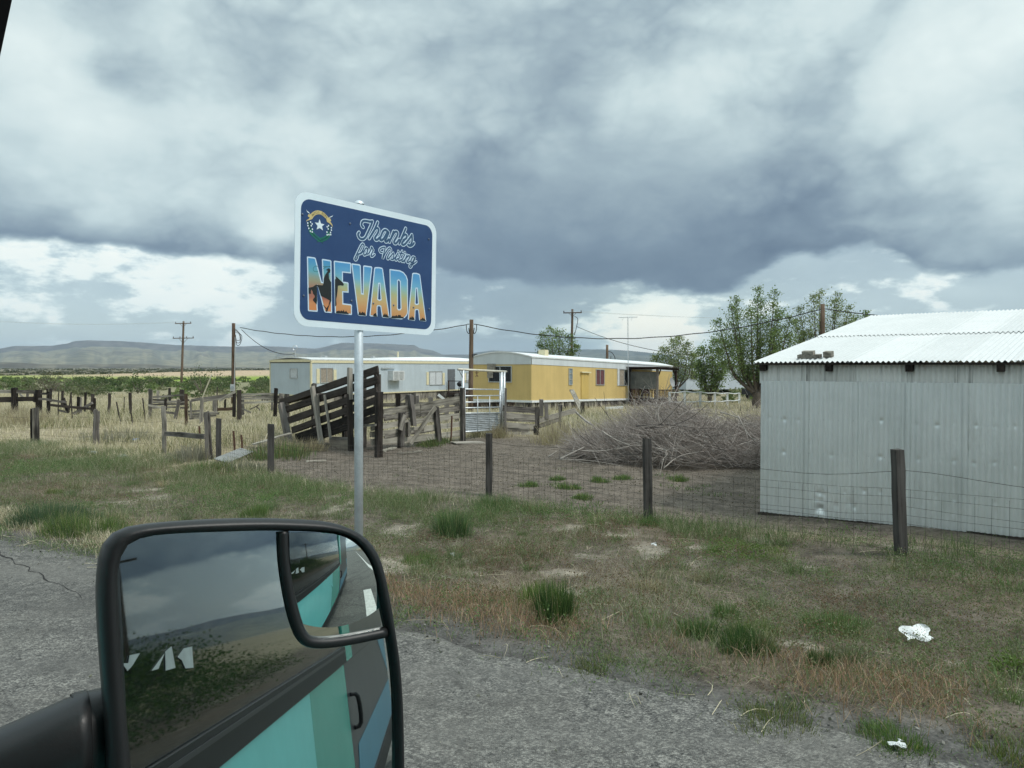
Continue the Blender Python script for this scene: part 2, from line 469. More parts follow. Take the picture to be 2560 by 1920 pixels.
# ------------------------------------------------------------------ ground, road, far hills, haze
def vnoise(x, y, scale, seed=0):
    x = np.asarray(x, float) / scale; y = np.asarray(y, float) / scale
    xi = np.floor(x).astype(np.int64); yi = np.floor(y).astype(np.int64)
    fx = x - xi; fy = y - yi; fx = fx * fx * (3 - 2 * fx); fy = fy * fy * (3 - 2 * fy)
    def h(a, b):
        n = (a * 374761393 + b * 668265263 + seed * 974711) & 0x7fffffff
        n = ((n ^ (n >> 13)) * 1274126177) & 0x7fffffff
        return ((n ^ (n >> 16)) & 0xffff) / 65535.0
    return (h(xi, yi) * (1 - fx) + h(xi + 1, yi) * fx) * (1 - fy) + (h(xi, yi + 1) * (1 - fx) + h(xi + 1, yi + 1) * fx) * fy
def fbm(x, y, scale, seed=0, oct=4):
    s = 0; a = .5; t = 0
    for i in range(oct):
        s = s + a * vnoise(x, y, scale / 2 ** i, seed + i * 17); t += a; a *= .55
    return s / t
def road_r(x, y): return .51508 * x + .85714 * y
def bare(x, y):
    return sstep(fbm(x, y, 1.3, 90) * .6 + fbm(x, y, .4, 91) * .4, .60, .67)
def yard_mask(x, y):
    r = road_r(x, y)
    n = (fbm(x, y, 2.2, 5) - .5) * 1.6
    return sstep(r + n * .6, 10.1, 10.7) * sstep(x + .33 * y + n, -.6, .5) * (1 - sstep(y + 1.5 * n - .25 * x, 23.0, 25.5)) * (1 - sstep(x, 12, 14))
def lerp(a, b, t): return a + (b - a) * np.asarray(t)[..., None]
def build_ground():
    N = 250; k = .0385; a = 3.0
    ax = a * np.sinh(k * np.arange(-N, N + 1)); s = 9400 / ax[-1]; ax = ax * s
    X, Y = np.meshgrid(ax, ax + 6.0)
    Z = gz(X, Y)
    r = road_r(X, Y); d = np.hypot(X, Y); n1 = fbm(X, Y, 1.7, 1); n2 = fbm(X, Y, .6, 2); n3 = fbm(X, Y, 30, 3); n4 = fbm(X, Y, 9, 7)
    c = np.empty(X.shape + (3,)); c[:] = (.125, .107, .085)
    c = lerp(c, np.array((.13, .105, .08)), sstep(n1, .45, .6))
    c = lerp(c, np.array((.10, .096, .09)), 1 - sstep(r + (n1 - .5) * .9, 4.4, 4.9))
    c = lerp(c, np.array((.29, .26, .21)), bare(X, Y) * sstep(r, 5.0, 6.0) * .8)
    dry = sstep(r + (n1 - .5), 10.0, 10.8)
    c = lerp(c, np.array((.30, .255, .175)) * 1.0, dry)
    c = lerp(c, np.array((.22, .20, .13)), sstep(n4, .5, .65) * dry * .6)
    ym = yard_mask(X, Y)
    c = lerp(c, np.array((.145, .122, .10)), ym)
    dd = Y + .35 * X * 0 + (n3 - .5) * 14
    c = lerp(c, np.array((.20, .20, .115)), sstep(dd, 70, 110) * .8)
    c = lerp(c, np.array((.225, .31, .055)), sstep(dd + (n4 - .5) * 40, 150, 165))
    c = lerp(c, np.array((.33, .31, .16)), sstep(dd, 215, 235) * .6)
    c = lerp(c, np.array((.175, .15, .105)), sstep(dd, 245, 270))
    far = sstep(dd, 300, 420); nf = fbm(X, Y, 160, 21)
    c = lerp(c, np.array((.21, .19, .135)), far * sstep(nf, .45, .6))
    c = lerp(c, np.array((.12, .115, .075)), far * sstep(nf, .52, .40) * .7)
    c = lerp(c, np.array((.24, .22, .16)), sstep(dd, 1200, 2200) * .7)
    tan = np.exp(-(((X + 105) / 34) ** 4 + ((Y - 310) / 100) ** 4))
    c = lerp(c, np.array((.45, .345, .235)), np.clip(tan * 1.4, 0, 1))
    Z = Z + 1.5 * np.exp(-(((X + 105) / 40) ** 2 + ((Y - 320) / 80) ** 2))
    nn = 2 * N + 1
    idx = np.arange(nn * nn).reshape(nn, nn)
    q = np.stack([idx[:-1, :-1], idx[:-1, 1:], idx[1:, 1:], idx[1:, :-1]], -1).reshape(-1, 4)
    tri = np.concatenate([q[:, [0, 1, 2]], q[:, [0, 2, 3]]])
    m, w = mat('earth')
    p = w.coord('Object'); t = w.attr('tint')
    na = w.noise(p, 3.0, 8, .62); nb = w.noise(p, 38.0, 4, .6); v = w.vor(p, 42.0); v2 = w.vor(p, 15.0, out='Color')
    sv = w.node('ShaderNodeSeparateColor'); w.put(sv.inputs[0], v2)
    f = w.m('ADD', w.m('MULTIPLY', na, .55), w.m('MULTIPLY', nb, .45))
    k1 = w.ss(f, .32, .68, .55, 1.42)
    stone = w.m('MULTIPLY', w.ss(v, .22, .12), w.ss(w.vor(p, 42.0, out='Color'), .35, .8))
    kk = w.m('MULTIPLY', k1, w.ss(sv.outputs[0], 0, 1, .86, 1.14))
    cv = w.node('ShaderNodeCombineXYZ')
    for i in range(3): w.put(cv.inputs[i], kk)
    col = w.vm('MULTIPLY', t, cv.outputs[0])
    col = w.mix(w.m('MULTIPLY', stone, .55), col, (.34, .32, .29))
    col = w.mix(w.ss(w.noise(p, 17.0, 5, .65), .60, .70), col, (.055, .047, .037))
    w.out(col, .95, normal=w.bump(w.m('ADD', w.m('MULTIPLY', nb, .6), w.m('MULTIPLY', v, -.6)), .55, .03), spec=.1)
    o = make_np('ground', np.stack([X, Y, Z], -1).reshape(-1, 3), tri, m, c.reshape(-1, 3), smooth=True)
    tag(o, kind='structure')
build_ground()

def to_xy(s, r): return ROAD_F.x * s + ROAD_R.x * r, ROAD_F.y * s + ROAD_R.y * r
def build_road():
    m, w = mat('old_asphalt'); p = w.coord('Object')
    v = w.vor(p, 105.0); vc = w.vor(p, 105.0, out='Color'); sv = w.node('ShaderNodeSeparateColor'); w.put(sv.inputs[0], vc)
    v_b = w.vor(p, 24.0, out='Color'); sb = w.node('ShaderNodeSeparateColor'); w.put(sb.inputs[0], v_b)
    big = w.noise(p, .9, 5, .6); mid = w.noise(p, 6.0, 5, .65)
    f = w.m('ADD', w.m('MULTIPLY', sv.outputs[0], .55), w.m('ADD', w.m('MULTIPLY', mid, .35), w.m('MULTIPLY', sb.outputs[1], .22)))
    col = w.ramp(f, [(.16, (.034, .034, .033)), (.38, (.083, .082, .078)), (.62, (.140, .137, .126)), (.96, (.32, .31, .28))])
    col = w.mix(w.ss(big, .42, .62, 0, .3), col, (.16, .152, .135))
    crack = w.ss(w.vor(w.vm('ADD', p, w.vm('MULTIPLY', w.noise(p, 2.0, 4, .6, out=1), (.5, .5, .5))), .45, 'DISTANCE_TO_EDGE'), .018, .006)
    col = w.mix(w.m('MULTIPLY', crack, w.ss(w.noise(p, .8, 2), .52, .66, 0, .6)), col, (.05, .048, .045))
    run = w.noise(w.mapping(p, rot=(0, 0, .5412), scale=(.10, 1.6, 1)), 1.0, 5, .6)     # wear and dirt drawn out along the lane
    col = w.mix(w.ss(run, .46, .62, 0, .35), col, (.15, .146, .135)); col = w.mix(w.ss(run, .46, .36, 0, .35), col, (.075, .074, .07))
    col = w.mix(w.ss(w.noise(p, .55, 3, .5), .56, .60, 0, .35), col, (.07, .069, .066))
    w.out(col, .9, normal=w.bump(w.m('ADD', w.m('MULTIPLY', v, -1.0), w.m('MULTIPLY', mid, .5)), .6, .012), spec=.2)
    ss = np.concatenate([np.arange(-300, -20, 10), np.arange(-20, 30, .12), np.arange(30, 301, 10)])
    co = []; tri = []
    for i, s in enumerate(ss):
        e = 4.32 + .16 * (float(fbm(s, 0, 1.1, 31)) - .5) + .22 * (float(fbm(s, 3, .35, 32)) - .5)
        if s > 4.0: e += .1
        for r, z in ((-9.0, .004), (3.6, .004), (e - .08, .004), (e, -.012)):
            x, y = to_xy(s, r); co.append((x, y, z))
        if i:
            b = 4 * i
            for j in range(3): tri += [(b + j - 4, b + j, b + j + 1), (b + j - 4, b + j + 1, b + j - 3)]
    co = np.array(co); tri = np.array(tri)[:, ::-1]
    o = make_np('road', co, tri, m); tag(o, kind='structure')
    # open cracks, running across and along the old shoulder
    cm = m_plain('crack_filler', (.022, .021, .02), .9)
    for (s0, r0, s1, r1) in ((9.6, 4.2, 6.2, 3.55), (13.5, 3.9, 9.6, 4.2)):
        b = MB(); n = 26; L_, R_ = [], []; rr_ = random.Random(int(s0 * 10))
        for i in range(n + 1):
            t = i / n; j = (rr_.random() - .5) * .06; wd = (.002 + .012 * rr_.random() ** 2) * math.sin(math.pi * min(1, max(.05, t))) ** .5
            q = to_xy(s0 + (s1 - s0) * t, r0 + (r1 - r0) * t + j); L_.append((q[0] + ROAD_R.x * wd, q[1] + ROAD_R.y * wd, .0075)); R_.append((q[0] - ROAD_R.x * wd, q[1] - ROAD_R.y * wd, .0075))
        b.add(L_ + R_, [(i, i + 1, n + 2 + i, n + 1 + i) for i in range(n)])
        tag(b.build('road_crack', cm), kind='structure')
    pm = m_plain('road_paint', (.62, .61, .57), .7, 0, .2, 9)
    def strip(s0, s1, r0, r1):
        b = MB(); q = [to_xy(s0, r0), to_xy(s1, r0), to_xy(s1, r1), to_xy(s0, r1)]
        b.add([(x, y, .008) for x, y in q], [(0, 1, 2, 3) if s1 < s0 else (3, 2, 1, 0)])
        o = b.build('road_marking', pm); tag(o, kind='structure')
    strip(-3, -120, 2.05, 2.2); strip(-1.2, -5.0, 1.1, 1.45)
    for k in range(6): strip(-6.5 - 12 * k, -9.5 - 12 * k, -3.6, -3.48)
    strip(60, -200, -7.2, -7.05)
build_road()

def build_hills():
    prof = [(-200, 880), (0, 872), (35, 865), (127, 865), (171, 859), (184, 854), (222, 851.5), (316, 854), (443, 863), (585, 867), (640, 865), (700, 867), (789, 872), (815, 867), (831, 863), (855, 857.5), (938, 859),
            (1037, 863.4), (1050, 871), (1085, 877), (1105, 886), (1177, 886), (1185, 882), (1230, 876), (1333, 880), (1400, 876), (1450, 874), (1517, 873.5), (1574, 877), (1628, 882), (1713, 891), (1850, 899), (2000, 903), (2300, 898), (2560, 890), (2700, 885)]
    azp = np.array([math.atan((u - 1280) / 1923) for u, v in prof]); tp = np.array([(918 - v) / 1923 * math.cos(math.atan((u - 1280) / 1923)) for u, v in prof])
    D = 6500.0
    A = np.concatenate([np.linspace(-.72, .72, 560), np.linspace(.74, 2 * math.pi - .74, 160)])
    inner = np.interp(A, azp, tp)
    outv = .018 + .018 * fbm(A * 40, A * 0, 9, 51)
    wgt = sstep(A, .60, .80) * (1 - sstep(A, 2 * math.pi - .80, 2 * math.pi - .72)); wgt = np.where(A < -.60, sstep(-A, .60, .80), wgt)
    H = (inner * (1 - wgt) + outv * wgt) * D
    H = H * (1 + .02 * (fbm(A * 900, A * 0, 4, 52) - .5))
    T = np.concatenate([np.linspace(0, .8, 22), np.linspace(.82, .96, 12), [1.0, 1.1, 1.3]])
    AA, TT = np.meshgrid(A, T)
    dist = 3000 + TT * 3500
    gul = fbm(AA * 260, TT * 9, 5, 55); gul2 = fbm(AA * 700, TT * 5, 5, 56)
    shape = np.where(TT < .80, .66 * (np.clip(TT, 0, 1) / .80) ** 1.25, .66 + .34 * sstep(TT, .86, .93))
    bench = .06 * sstep(TT, .42, .50) * sstep(gul, .42, .56)
    Z = H[None, :] * np.clip(shape + bench * (1 - sstep(TT, .8, .9)) + (gul - .5) * .30 * np.sin(np.clip(TT, 0, .8) / .8 * math.pi) , 0, 1.0) - 3.0
    Z = np.where(TT > 1.05, H[None, :] * .9, Z)
    X = np.sin(AA) * dist; Y = np.cos(AA) * dist
    c = np.empty(X.shape + (3,)); c[:] = (.205, .185, .125)
    c = lerp(c, np.array((.15, .14, .10)), sstep(gul2, .48, .62))
    c = lerp(c, np.array((.12, .105, .09)), sstep(TT, .80, .84) * (1 - sstep(TT, .93, .96)))
    c = lerp(c, np.array((.14, .125, .10)), sstep(bench, .02, .05) * (1 - sstep(TT, .5, .56)))
    c = lerp(c, np.array((.10, .10, .075)), sstep(AA, -.12, .02) * (1 - sstep(AA, .7, .9)) * .75)     # storm-cloud shade over the right-hand hills, put into their colour
    na, nt = len(A), len(T); idx = np.arange(na * nt).reshape(nt, na)
    nx = np.roll(idx, -1, 1)
    q = np.stack([idx[:-1], nx[:-1], nx[1:], idx[1:]], -1).reshape(-1, 4)
    tri = np.concatenate([q[:, [0, 1, 2]], q[:, [0, 2, 3]]])[:, ::-1]
    m, w = mat('hill_ground'); t = w.attr('tint')
    f = w.noise(w.coord('Object'), .012, 6, .6); cv = w.node('ShaderNodeCombineXYZ'); k = w.ss(f, .35, .65, .75, 1.25)
    for i in range(3): w.put(cv.inputs[i], k)
    w.out(w.vm('MULTIPLY', t, cv.outputs[0]), .95, spec=.05)
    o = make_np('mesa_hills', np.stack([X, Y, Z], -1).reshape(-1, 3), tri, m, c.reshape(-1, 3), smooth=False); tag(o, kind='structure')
    # a low dark rise in front of them on the left
    A2 = np.linspace(-.75, -.28, 120); T2 = np.linspace(0, 1, 14)
    AA, TT = np.meshgrid(A2, T2); dist = 2100 + TT * 700
    hh = np.interp(A2, [-.75, -.585, -.52, -.47, -.44, -.42, -.36, -.28], [17, 16, 10, 12, 12, 6, 3, 0]) + 3 * (fbm(A2 * 300, A2 * 0, 5, 61) - .5)
    Z = np.clip(hh[None, :], 0, 99) * np.sin(TT * math.pi) ** .7 - 1.2
    c = np.empty(AA.shape + (3,)); c[:] = (.105, .095, .075); c = lerp(c, np.array((.15, .135, .10)), sstep(fbm(AA * 500, TT * 9, 5, 63), .45, .6))
    idx = np.arange(AA.size).reshape(AA.shape); q = np.stack([idx[:-1, :-1], idx[:-1, 1:], idx[1:, 1:], idx[1:, :-1]], -1).reshape(-1, 4)
    tri = np.concatenate([q[:, [0, 1, 2]], q[:, [0, 2, 3]]])[:, ::-1]
    o = make_np('low_ridge_hill', np.stack([np.sin(AA) * dist, np.cos(AA) * dist, Z], -1).reshape(-1, 3), tri, m, c.reshape(-1, 3)); tag(o, kind='structure')
build_hills()

def build_haze():
    b = MB(); b.box((0, 6, 148.5), (9900, 0, 0), (0, 9900, 0), (0, 0, 156.5))
    m = bpy.data.materials.new('haze_air'); m.use_nodes = True
    nt = m.node_tree; nt.nodes.clear()
    v = nt.nodes.new('ShaderNodeVolumePrincipled'); v.inputs['Color'].default_value = (.60, .79, 1.0, 1); v.inputs['Density'].default_value = HAZE_DENSITY
    o = nt.nodes.new('ShaderNodeOutputMaterial'); nt.links.new(v.outputs[0], o.inputs['Volume'])
    tag(b.build('haze', m), kind='stuff')
HAZE_DENSITY = 0.80e-4
build_haze()

def in_view(x, y, mx=1.2): return (y > .5) & (np.abs(x) < .72 * y + mx)
def blade_mesh(name, P, h, az, lean, wd, col, m=GRASS_M, curl=.5, parent=None):
    n = len(P); P = np.asarray(P)
    d = np.stack([np.cos(az), np.sin(az), np.zeros(n)], -1); s = np.stack([-np.sin(az), np.cos(az), np.zeros(n)], -1)
    tw = rng.uniform(0, 2 * np.pi, n); s = np.stack([np.cos(tw), np.sin(tw), np.zeros(n)], -1) if True else s
    up = np.array((0, 0, 1.0))
    hm = (h * .55)[:, None]; lm = (h * lean * .4)[:, None]; lt = (h * lean)[:, None]
    mid = P + up * hm + d * lm; tip = P + up * (h * (1 - curl * np.clip(lean, 0, 1) ** 2 * .5))[:, None] + d * lt
    w2 = (wd / 2)[:, None]
    co = np.empty((n, 5, 3)); co[:, 0] = P - s * w2; co[:, 1] = P + s * w2; co[:, 2] = mid - s * w2 * .8; co[:, 3] = mid + s * w2 * .8; co[:, 4] = tip
    b = (np.arange(n) * 5)[:, None]
    tri = np.concatenate([b + np.array([0, 1, 3]), b + np.array([0, 3, 2]), b + np.array([2, 3, 4])])
    c = np.repeat(np.asarray(col)[:, None, :], 5, 1)
    return make_np(name, co.reshape(-1, 3), tri, m, c.reshape(-1, 3), parent)
def leaf_mesh(name, P, size, col, m=LEAF_M, parent=None, flat=.0, ratio=.55):
    """many small two-triangle leaves"""
    n = len(P)
    a = rng.normal(size=(n, 3)); a[:, 2] *= (1 - flat); a /= np.linalg.norm(a, axis=1)[:, None]
    b = rng.normal(size=(n, 3)); b -= a * (a * b).sum(1)[:, None]; b /= np.linalg.norm(b, axis=1)[:, None]
    s = np.asarray(size)[:, None]
    co = np.empty((n, 4, 3)); co[:, 0] = P - a * s * .5; co[:, 1] = P + b * s * ratio * .5; co[:, 2] = P + a * s * .5; co[:, 3] = P - b * s * ratio * .5
    k = (np.arange(n) * 4)[:, None]
    tri = np.concatenate([k + np.array([0, 1, 2]), k + np.array([0, 2, 3])])
    return make_np(name, co.reshape(-1, 3), tri, m, np.repeat(np.asarray(col)[:, None, :], 4, 1).reshape(-1, 3), parent)
def pal(n, cols, var=.22):
    cols = np.array(cols); c = cols[rng.integers(0, len(cols), n)]
    t = rng.random((n, 1)); c2 = cols[rng.integers(0, len(cols), n)]
    return (c * t + c2 * (1 - t)) * rng.uniform(1 - var, 1 + var, (n, 1))
def scatter_sr(n, s0, s1, r0, r1):
    s = rng.uniform(s0, s1, n); r = rng.uniform(r0, r1, n)
    x = ROAD_F.x * s + ROAD_R.x * r; y = ROAD_F.y * s + ROAD_R.y * r
    k = in_view(x, y); return x[k], y[k], r[k], s[k]
def lift(x, y, dz=-.004): return np.stack([x, y, gz(x, y) + dz], -1)

# ------------------------------------------------------------------ plants one can point at
def stem_bush(name, x, y, h, rad, n, cols, label, cat='bush', group=None, w=.006, spread=.7, z=None):
    if rad < .6: w *= .66; n = int(n * 1.5)
    z0 = g1(x, y) if z is None else z
    root = thing(name, (x, y, z0), label, cat, group)
    # several crowded sub-clumps of thin stems, ragged at the rim
    k = 9; ca = rng.uniform(0, 6.28, k); cr = np.sqrt(rng.random(k)) * rad * .75; ch = rng.uniform(.55, 1.1, k); i = rng.integers(0, k, n)
    cx_ = np.cos(ca[i]) * cr[i] + rng.normal(0, rad * .22, n); cy_ = np.sin(ca[i]) * cr[i] + rng.normal(0, rad * .22, n)
    a = np.arctan2(cy_, cx_) + rng.normal(0, .9, n); q = np.hypot(cx_, cy_)
    P = np.stack([x + cx_ * .8, y + cy_ * .8, gz(x + cx_ * .8, y + cy_ * .8) - .01], -1)
    hh = h * ch[i] * np.exp(-(q / rad) ** 2 * .5) * rng.uniform(.35, 1.12, n); lean = np.clip((.12 + .5 * q / rad) * spread * rng.uniform(.2, 1.5, n), 0, 1.6)
    cl = pal(n, cols, .35); dry = rng.random(n) < .06; cl[dry] = np.array((.40, .35, .22))
    o = blade_mesh('foliage', P, hh, a, lean, np.full(n, w) * rng.uniform(.5, 1.3, n), cl, LEAF_M, .3)
    for v in [o]:
        v.parent = root; v.data.transform(Matrix.Translation(-root.location))
    return root
def leafy_bush(name, x, y, h, rad, n, size, cols, label, cat='shrub', group=None):
    z0 = g1(x, y); root = thing(name, (x, y, z0), label, cat, group)
    u = rng.normal(size=(n, 3)); u /= np.linalg.norm(u, axis=1)[:, None]; u[:, 2] = np.abs(u[:, 2])
    lob = 1 + .28 * np.sin(3 * np.arctan2(u[:, 1], u[:, 0]) + x) + .08 * rng.normal(size=n)
    P = u * (rng.uniform(.35, 1.0, n) ** .6 * lob)[:, None] * np.array((rad, rad, h * .9)); P[:, 2] += h * .08
    leaf_mesh('foliage', P, rng.uniform(.6, 1.4, n) * size, pal(n, cols, .3), LEAF_M, root)
    b = MB()
    for i in range(9):
        a = i * .7; b.tube([(0, 0, -.05), (math.cos(a) * rad * .3, math.sin(a) * rad * .3, h * .4), (math.cos(a) * rad * .6, math.sin(a) * rad * .6, h * .75)], [.02 * h + .004, .012 * h + .003, .004], 4, False)
    s = b.build('stem', TWIG_BARK); s.parent = root
    return root
BLUEG = [(.075, .125, .075), (.09, .14, .085), (.065, .105, .06)]
YG = [(.12, .18, .05), (.10, .16, .045), (.14, .19, .07)]
DKG = [(.05, .10, .04), (.07, .125, .045), (.045, .085, .04), (.09, .14, .05)]

# measured outlines, in metres, on the sign face and on the mirror face
THANKS=[[(0.6561,0.8562),(0.6417,0.8693),(0.6404,0.8859),(0.65,0.9028),(0.6676,0.9114),(0.6961,0.9141),(0.7284,0.9144),(0.7535,0.9208)],[(0.7535,0.9208),(0.7379,0.882),(0.7013,0.8113),(0.6804,0.7758),(0.6523,0.7567),(0.6241,0.759),(0.6081,0.7747),(0.6043,0.7922),(0.6146,0.8063)],[(0.8101,0.9222),(0.7729,0.8479),(0.7216,0.7735)],[(0.7445,0.8067),(0.7729,0.8479),(0.7944,0.8698),(0.8146,0.8716),(0.8222,0.8557),(0.8062,0.8218),(0.7829,0.7898),(0.7887,0.7736),(0.807,0.7748),(0.8324,0.7972)],[(0.9246,0.8602),(0.8962,0.8716),(0.8685,0.8543),(0.8469,0.8108),(0.8381,0.7837),(0.8549,0.777),(0.8806,0.7987),(0.9135,0.8498),(0.9323,0.8527),(0.9013,0.7931),(0.8959,0.7765),(0.911,0.7737),(0.937,0.7984)],[(0.9871,0.8728),(0.943,0.7747)],[(0.9559,0.8012),(0.9968,0.8656),(1.0236,0.8756),(1.0354,0.8628),(1.0243,0.8347),(0.9942,0.7894),(1.0003,0.7728),(1.0214,0.7773),(1.0517,0.8125)],[(1.1263,0.9212),(1.0543,0.7776)],[(1.075,0.8159),(1.0979,0.8518),(1.1252,0.8677),(1.1412,0.8583),(1.1337,0.8364),(1.0986,0.8135)],[(1.1103,0.8152),(1.091,0.7976),(1.0835,0.7789),(1.1032,0.7734),(1.1266,0.788)],[(1.1227,0.7845),(1.1694,0.8358),(1.1996,0.8761)],[(1.1996,0.8761),(1.2034,0.8379),(1.198,0.8043),(1.1784,0.7806),(1.1544,0.7831)],[(1.1585,0.7778),(1.1825,0.7752),(1.2103,0.7896),(1.2261,0.8083)]]
VISIT=[[(0.6016,0.6262),(0.64,0.6439),(0.6675,0.6939),(0.6593,0.7166),(0.6425,0.71),(0.6184,0.6703),(0.5845,0.6072),(0.5737,0.5836),(0.5833,0.5751),(0.5987,0.5924),(0.607,0.6213)],[(0.6086,0.6271),(0.6366,0.6364),(0.6609,0.6593)],[(0.7033,0.6862),(0.6889,0.6885),(0.675,0.6697),(0.6648,0.6402),(0.6739,0.6268),(0.6932,0.6412),(0.7071,0.6713),(0.7033,0.6862)],[(0.6933,0.6384),(0.7182,0.6474),(0.7428,0.6903),(0.7469,0.7051),(0.7609,0.6886),(0.7654,0.6793),(0.7471,0.6456),(0.7437,0.6296),(0.7582,0.6286),(0.7798,0.6471)],[(0.864,0.6741),(0.8436,0.6757),(0.834,0.693),(0.8523,0.7113),(0.8938,0.7228),(0.8862,0.6872),(0.8704,0.6233),(0.894,0.6681),(0.9308,0.7164),(0.9514,0.7251),(0.9631,0.7093)],[(0.9483,0.687),(0.9207,0.6399),(0.9303,0.6281),(0.9527,0.6498),(0.9864,0.6877)],[(0.9864,0.6877),(0.9926,0.6609),(0.9835,0.632),(0.9625,0.6322)],[(0.9854,0.6308),(1.0062,0.6481),(1.0402,0.6921)],[(1.0402,0.6921),(1.0121,0.643),(1.02,0.6288),(1.0409,0.6467)],[(1.0884,0.7192),(1.0507,0.6421),(1.0587,0.6279),(1.078,0.6427)],[(1.0576,0.6964),(1.1045,0.6948)],[(1.1184,0.6907),(1.0859,0.6348),(1.0978,0.6269),(1.1172,0.6447)],[(1.0433,0.7115),(1.0465,0.7084)],[(1.1192,0.7115),(1.1224,0.7084)],[(1.1449,0.6913),(1.1136,0.6265)],[(1.125,0.6516),(1.1561,0.6824),(1.172,0.6874),(1.1743,0.6699),(1.149,0.634),(1.1571,0.6255),(1.1808,0.6409)],[(1.2364,0.6809),(1.2122,0.6823),(1.1927,0.6484),(1.197,0.6281),(1.2168,0.6455),(1.2425,0.6832),(1.2093,0.6147),(1.1905,0.5879),(1.1776,0.5929),(1.1853,0.6102),(1.2213,0.6221),(1.2573,0.6476)]]
NEVADA=[[[(0.1096,0.5395),(0.1187,0.5428),(0.1757,0.5444),(0.1906,0.5398),(0.2501,0.3605),(0.2607,0.3601),(0.2491,0.5363),(0.2561,0.542),(0.3305,0.542),(0.3403,0.5353),(0.3529,0.1279),(0.3484,0.1211),(0.287,0.1206),(0.2762,0.1299),(0.2163,0.31),(0.2094,0.3193),(0.2043,0.3119),(0.2159,0.1269),(0.2116,0.1203),(0.132,0.1189),(0.1246,0.126)]],[[(0.3635,0.5367),(0.3731,0.5427),(0.5278,0.5467),(0.536,0.5389),(0.5372,0.4593),(0.455,0.4564),(0.4561,0.384),(0.5041,0.3835),(0.5122,0.3769),(0.5146,0.2993),(0.4594,0.2972),(0.4628,0.2088),(0.5411,0.2073),(0.5501,0.1999),(0.5513,0.1233),(0.5424,0.1194),(0.3892,0.121),(0.3801,0.1267)]],[[(0.5392,0.5377),(0.5481,0.5427),(0.6239,0.5442),(0.6353,0.5348),(0.6504,0.3089),(0.6596,0.3081),(0.661,0.5343),(0.6698,0.5418),(0.7497,0.5425),(0.7581,0.5347),(0.7048,0.1288),(0.6988,0.121),(0.6223,0.1193),(0.6119,0.1261)]],[[(0.7788,0.534),(0.7912,0.542),(0.831,0.5468),(0.8649,0.5443),(0.8735,0.5355),(0.9541,0.1287),(0.9469,0.1222),(0.8803,0.1208),(0.8696,0.1276),(0.8512,0.2132),(0.8406,0.2156),(0.8258,0.2144),(0.8196,0.209),(0.8201,0.129),(0.8147,0.1227),(0.744,0.1229),(0.7344,0.1293)],[(0.8324,0.4047),(0.8248,0.2764),(0.8397,0.2712),(0.8531,0.2773),(0.8383,0.4053)]],[[(0.9464,0.5408),(0.955,0.5451),(1.0648,0.5471),(1.1098,0.5348),(1.1418,0.508),(1.1583,0.4725),(1.1663,0.1912),(1.1568,0.1633),(1.13,0.1377),(1.0943,0.1217),(0.9729,0.12),(0.9654,0.1261)],[(1.0434,0.4517),(1.053,0.4578),(1.0665,0.4492),(1.0793,0.2183),(1.0705,0.2092),(1.055,0.208),(1.0474,0.2141)]],[[(1.2098,0.5361),(1.2234,0.5438),(1.2604,0.547),(1.2955,0.5425),(1.3051,0.5332),(1.3871,0.1278),(1.381,0.1212),(1.3123,0.1221),(1.3004,0.1307),(1.2872,0.2142),(1.2801,0.2178),(1.2615,0.2163),(1.2547,0.211),(1.2515,0.1256),(1.2447,0.119),(1.1734,0.122),(1.1641,0.1299)],[(1.2606,0.4062),(1.2535,0.2751),(1.2676,0.2711),(1.2838,0.2777),(1.2685,0.407)]]]
HORSE=[[(0.1258,0.3009),(0.1642,0.311),(0.1936,0.3311),(0.204,0.3322),(0.2043,0.3119),(0.2073,0.2059),(0.2033,0.1775),(0.1844,0.193),(0.1694,0.2058),(0.1711,0.2183),(0.1857,0.2337),(0.1837,0.2475),(0.1687,0.2586),(0.1647,0.2769),(0.1535,0.2913),(0.1482,0.2691),(0.1521,0.257),(0.1283,0.2548)],[(0.201,0.3319),(0.2573,0.333),(0.2665,0.3497),(0.2679,0.3876),(0.2826,0.4208),(0.3032,0.4484),(0.303,0.4553),(0.2839,0.4572),(0.301,0.4665),(0.3077,0.4742),(0.3239,0.4739),(0.3317,0.4628),(0.3282,0.4434),(0.3149,0.4339),(0.3181,0.3931),(0.3311,0.3723),(0.34,0.3701),(0.3438,0.2178),(0.3318,0.1977),(0.317,0.1616),(0.3059,0.129),(0.2907,0.1279),(0.2942,0.1471),(0.2672,0.1733),(0.2664,0.1796),(0.2979,0.1553),(0.3167,0.1806),(0.3276,0.2196),(0.3006,0.2299),(0.2853,0.2348),(0.2435,0.2483),(0.2181,0.3133),(0.2079,0.3217)],[(0.3761,0.393),(0.3869,0.4006),(0.3808,0.4191),(0.3985,0.4115),(0.4104,0.4032),(0.4543,0.3757),(0.4644,0.3639),(0.4586,0.3504),(0.4309,0.3508),(0.4054,0.3449),(0.4039,0.3128),(0.3969,0.2608),(0.3894,0.2346),(0.3939,0.1998),(0.3941,0.187),(0.3844,0.1798),(0.3816,0.1828)]]
LASSO=[[(0.2082,0.478),(0.1878,0.4755),(0.1713,0.4626),(0.1678,0.4451),(0.181,0.4342),(0.2126,0.4363)],[(0.2608,0.4812),(0.2969,0.4862),(0.3294,0.4889)],[(0.2622,0.4641),(0.2893,0.4815),(0.3274,0.4918)]]
SCRUB=[[(0.3891,0.1274),(0.516,0.1288)],[(0.6159,0.1297),(0.6951,0.1289)],[(0.7728,0.1305),(0.8146,0.128)],[(0.8759,0.1314),(0.9467,0.1298)],[(0.9685,0.1263),(1.1165,0.1367)],[(1.1778,0.1291),(1.2445,0.1286)],[(1.3074,0.1294),(1.3809,0.1292)]]
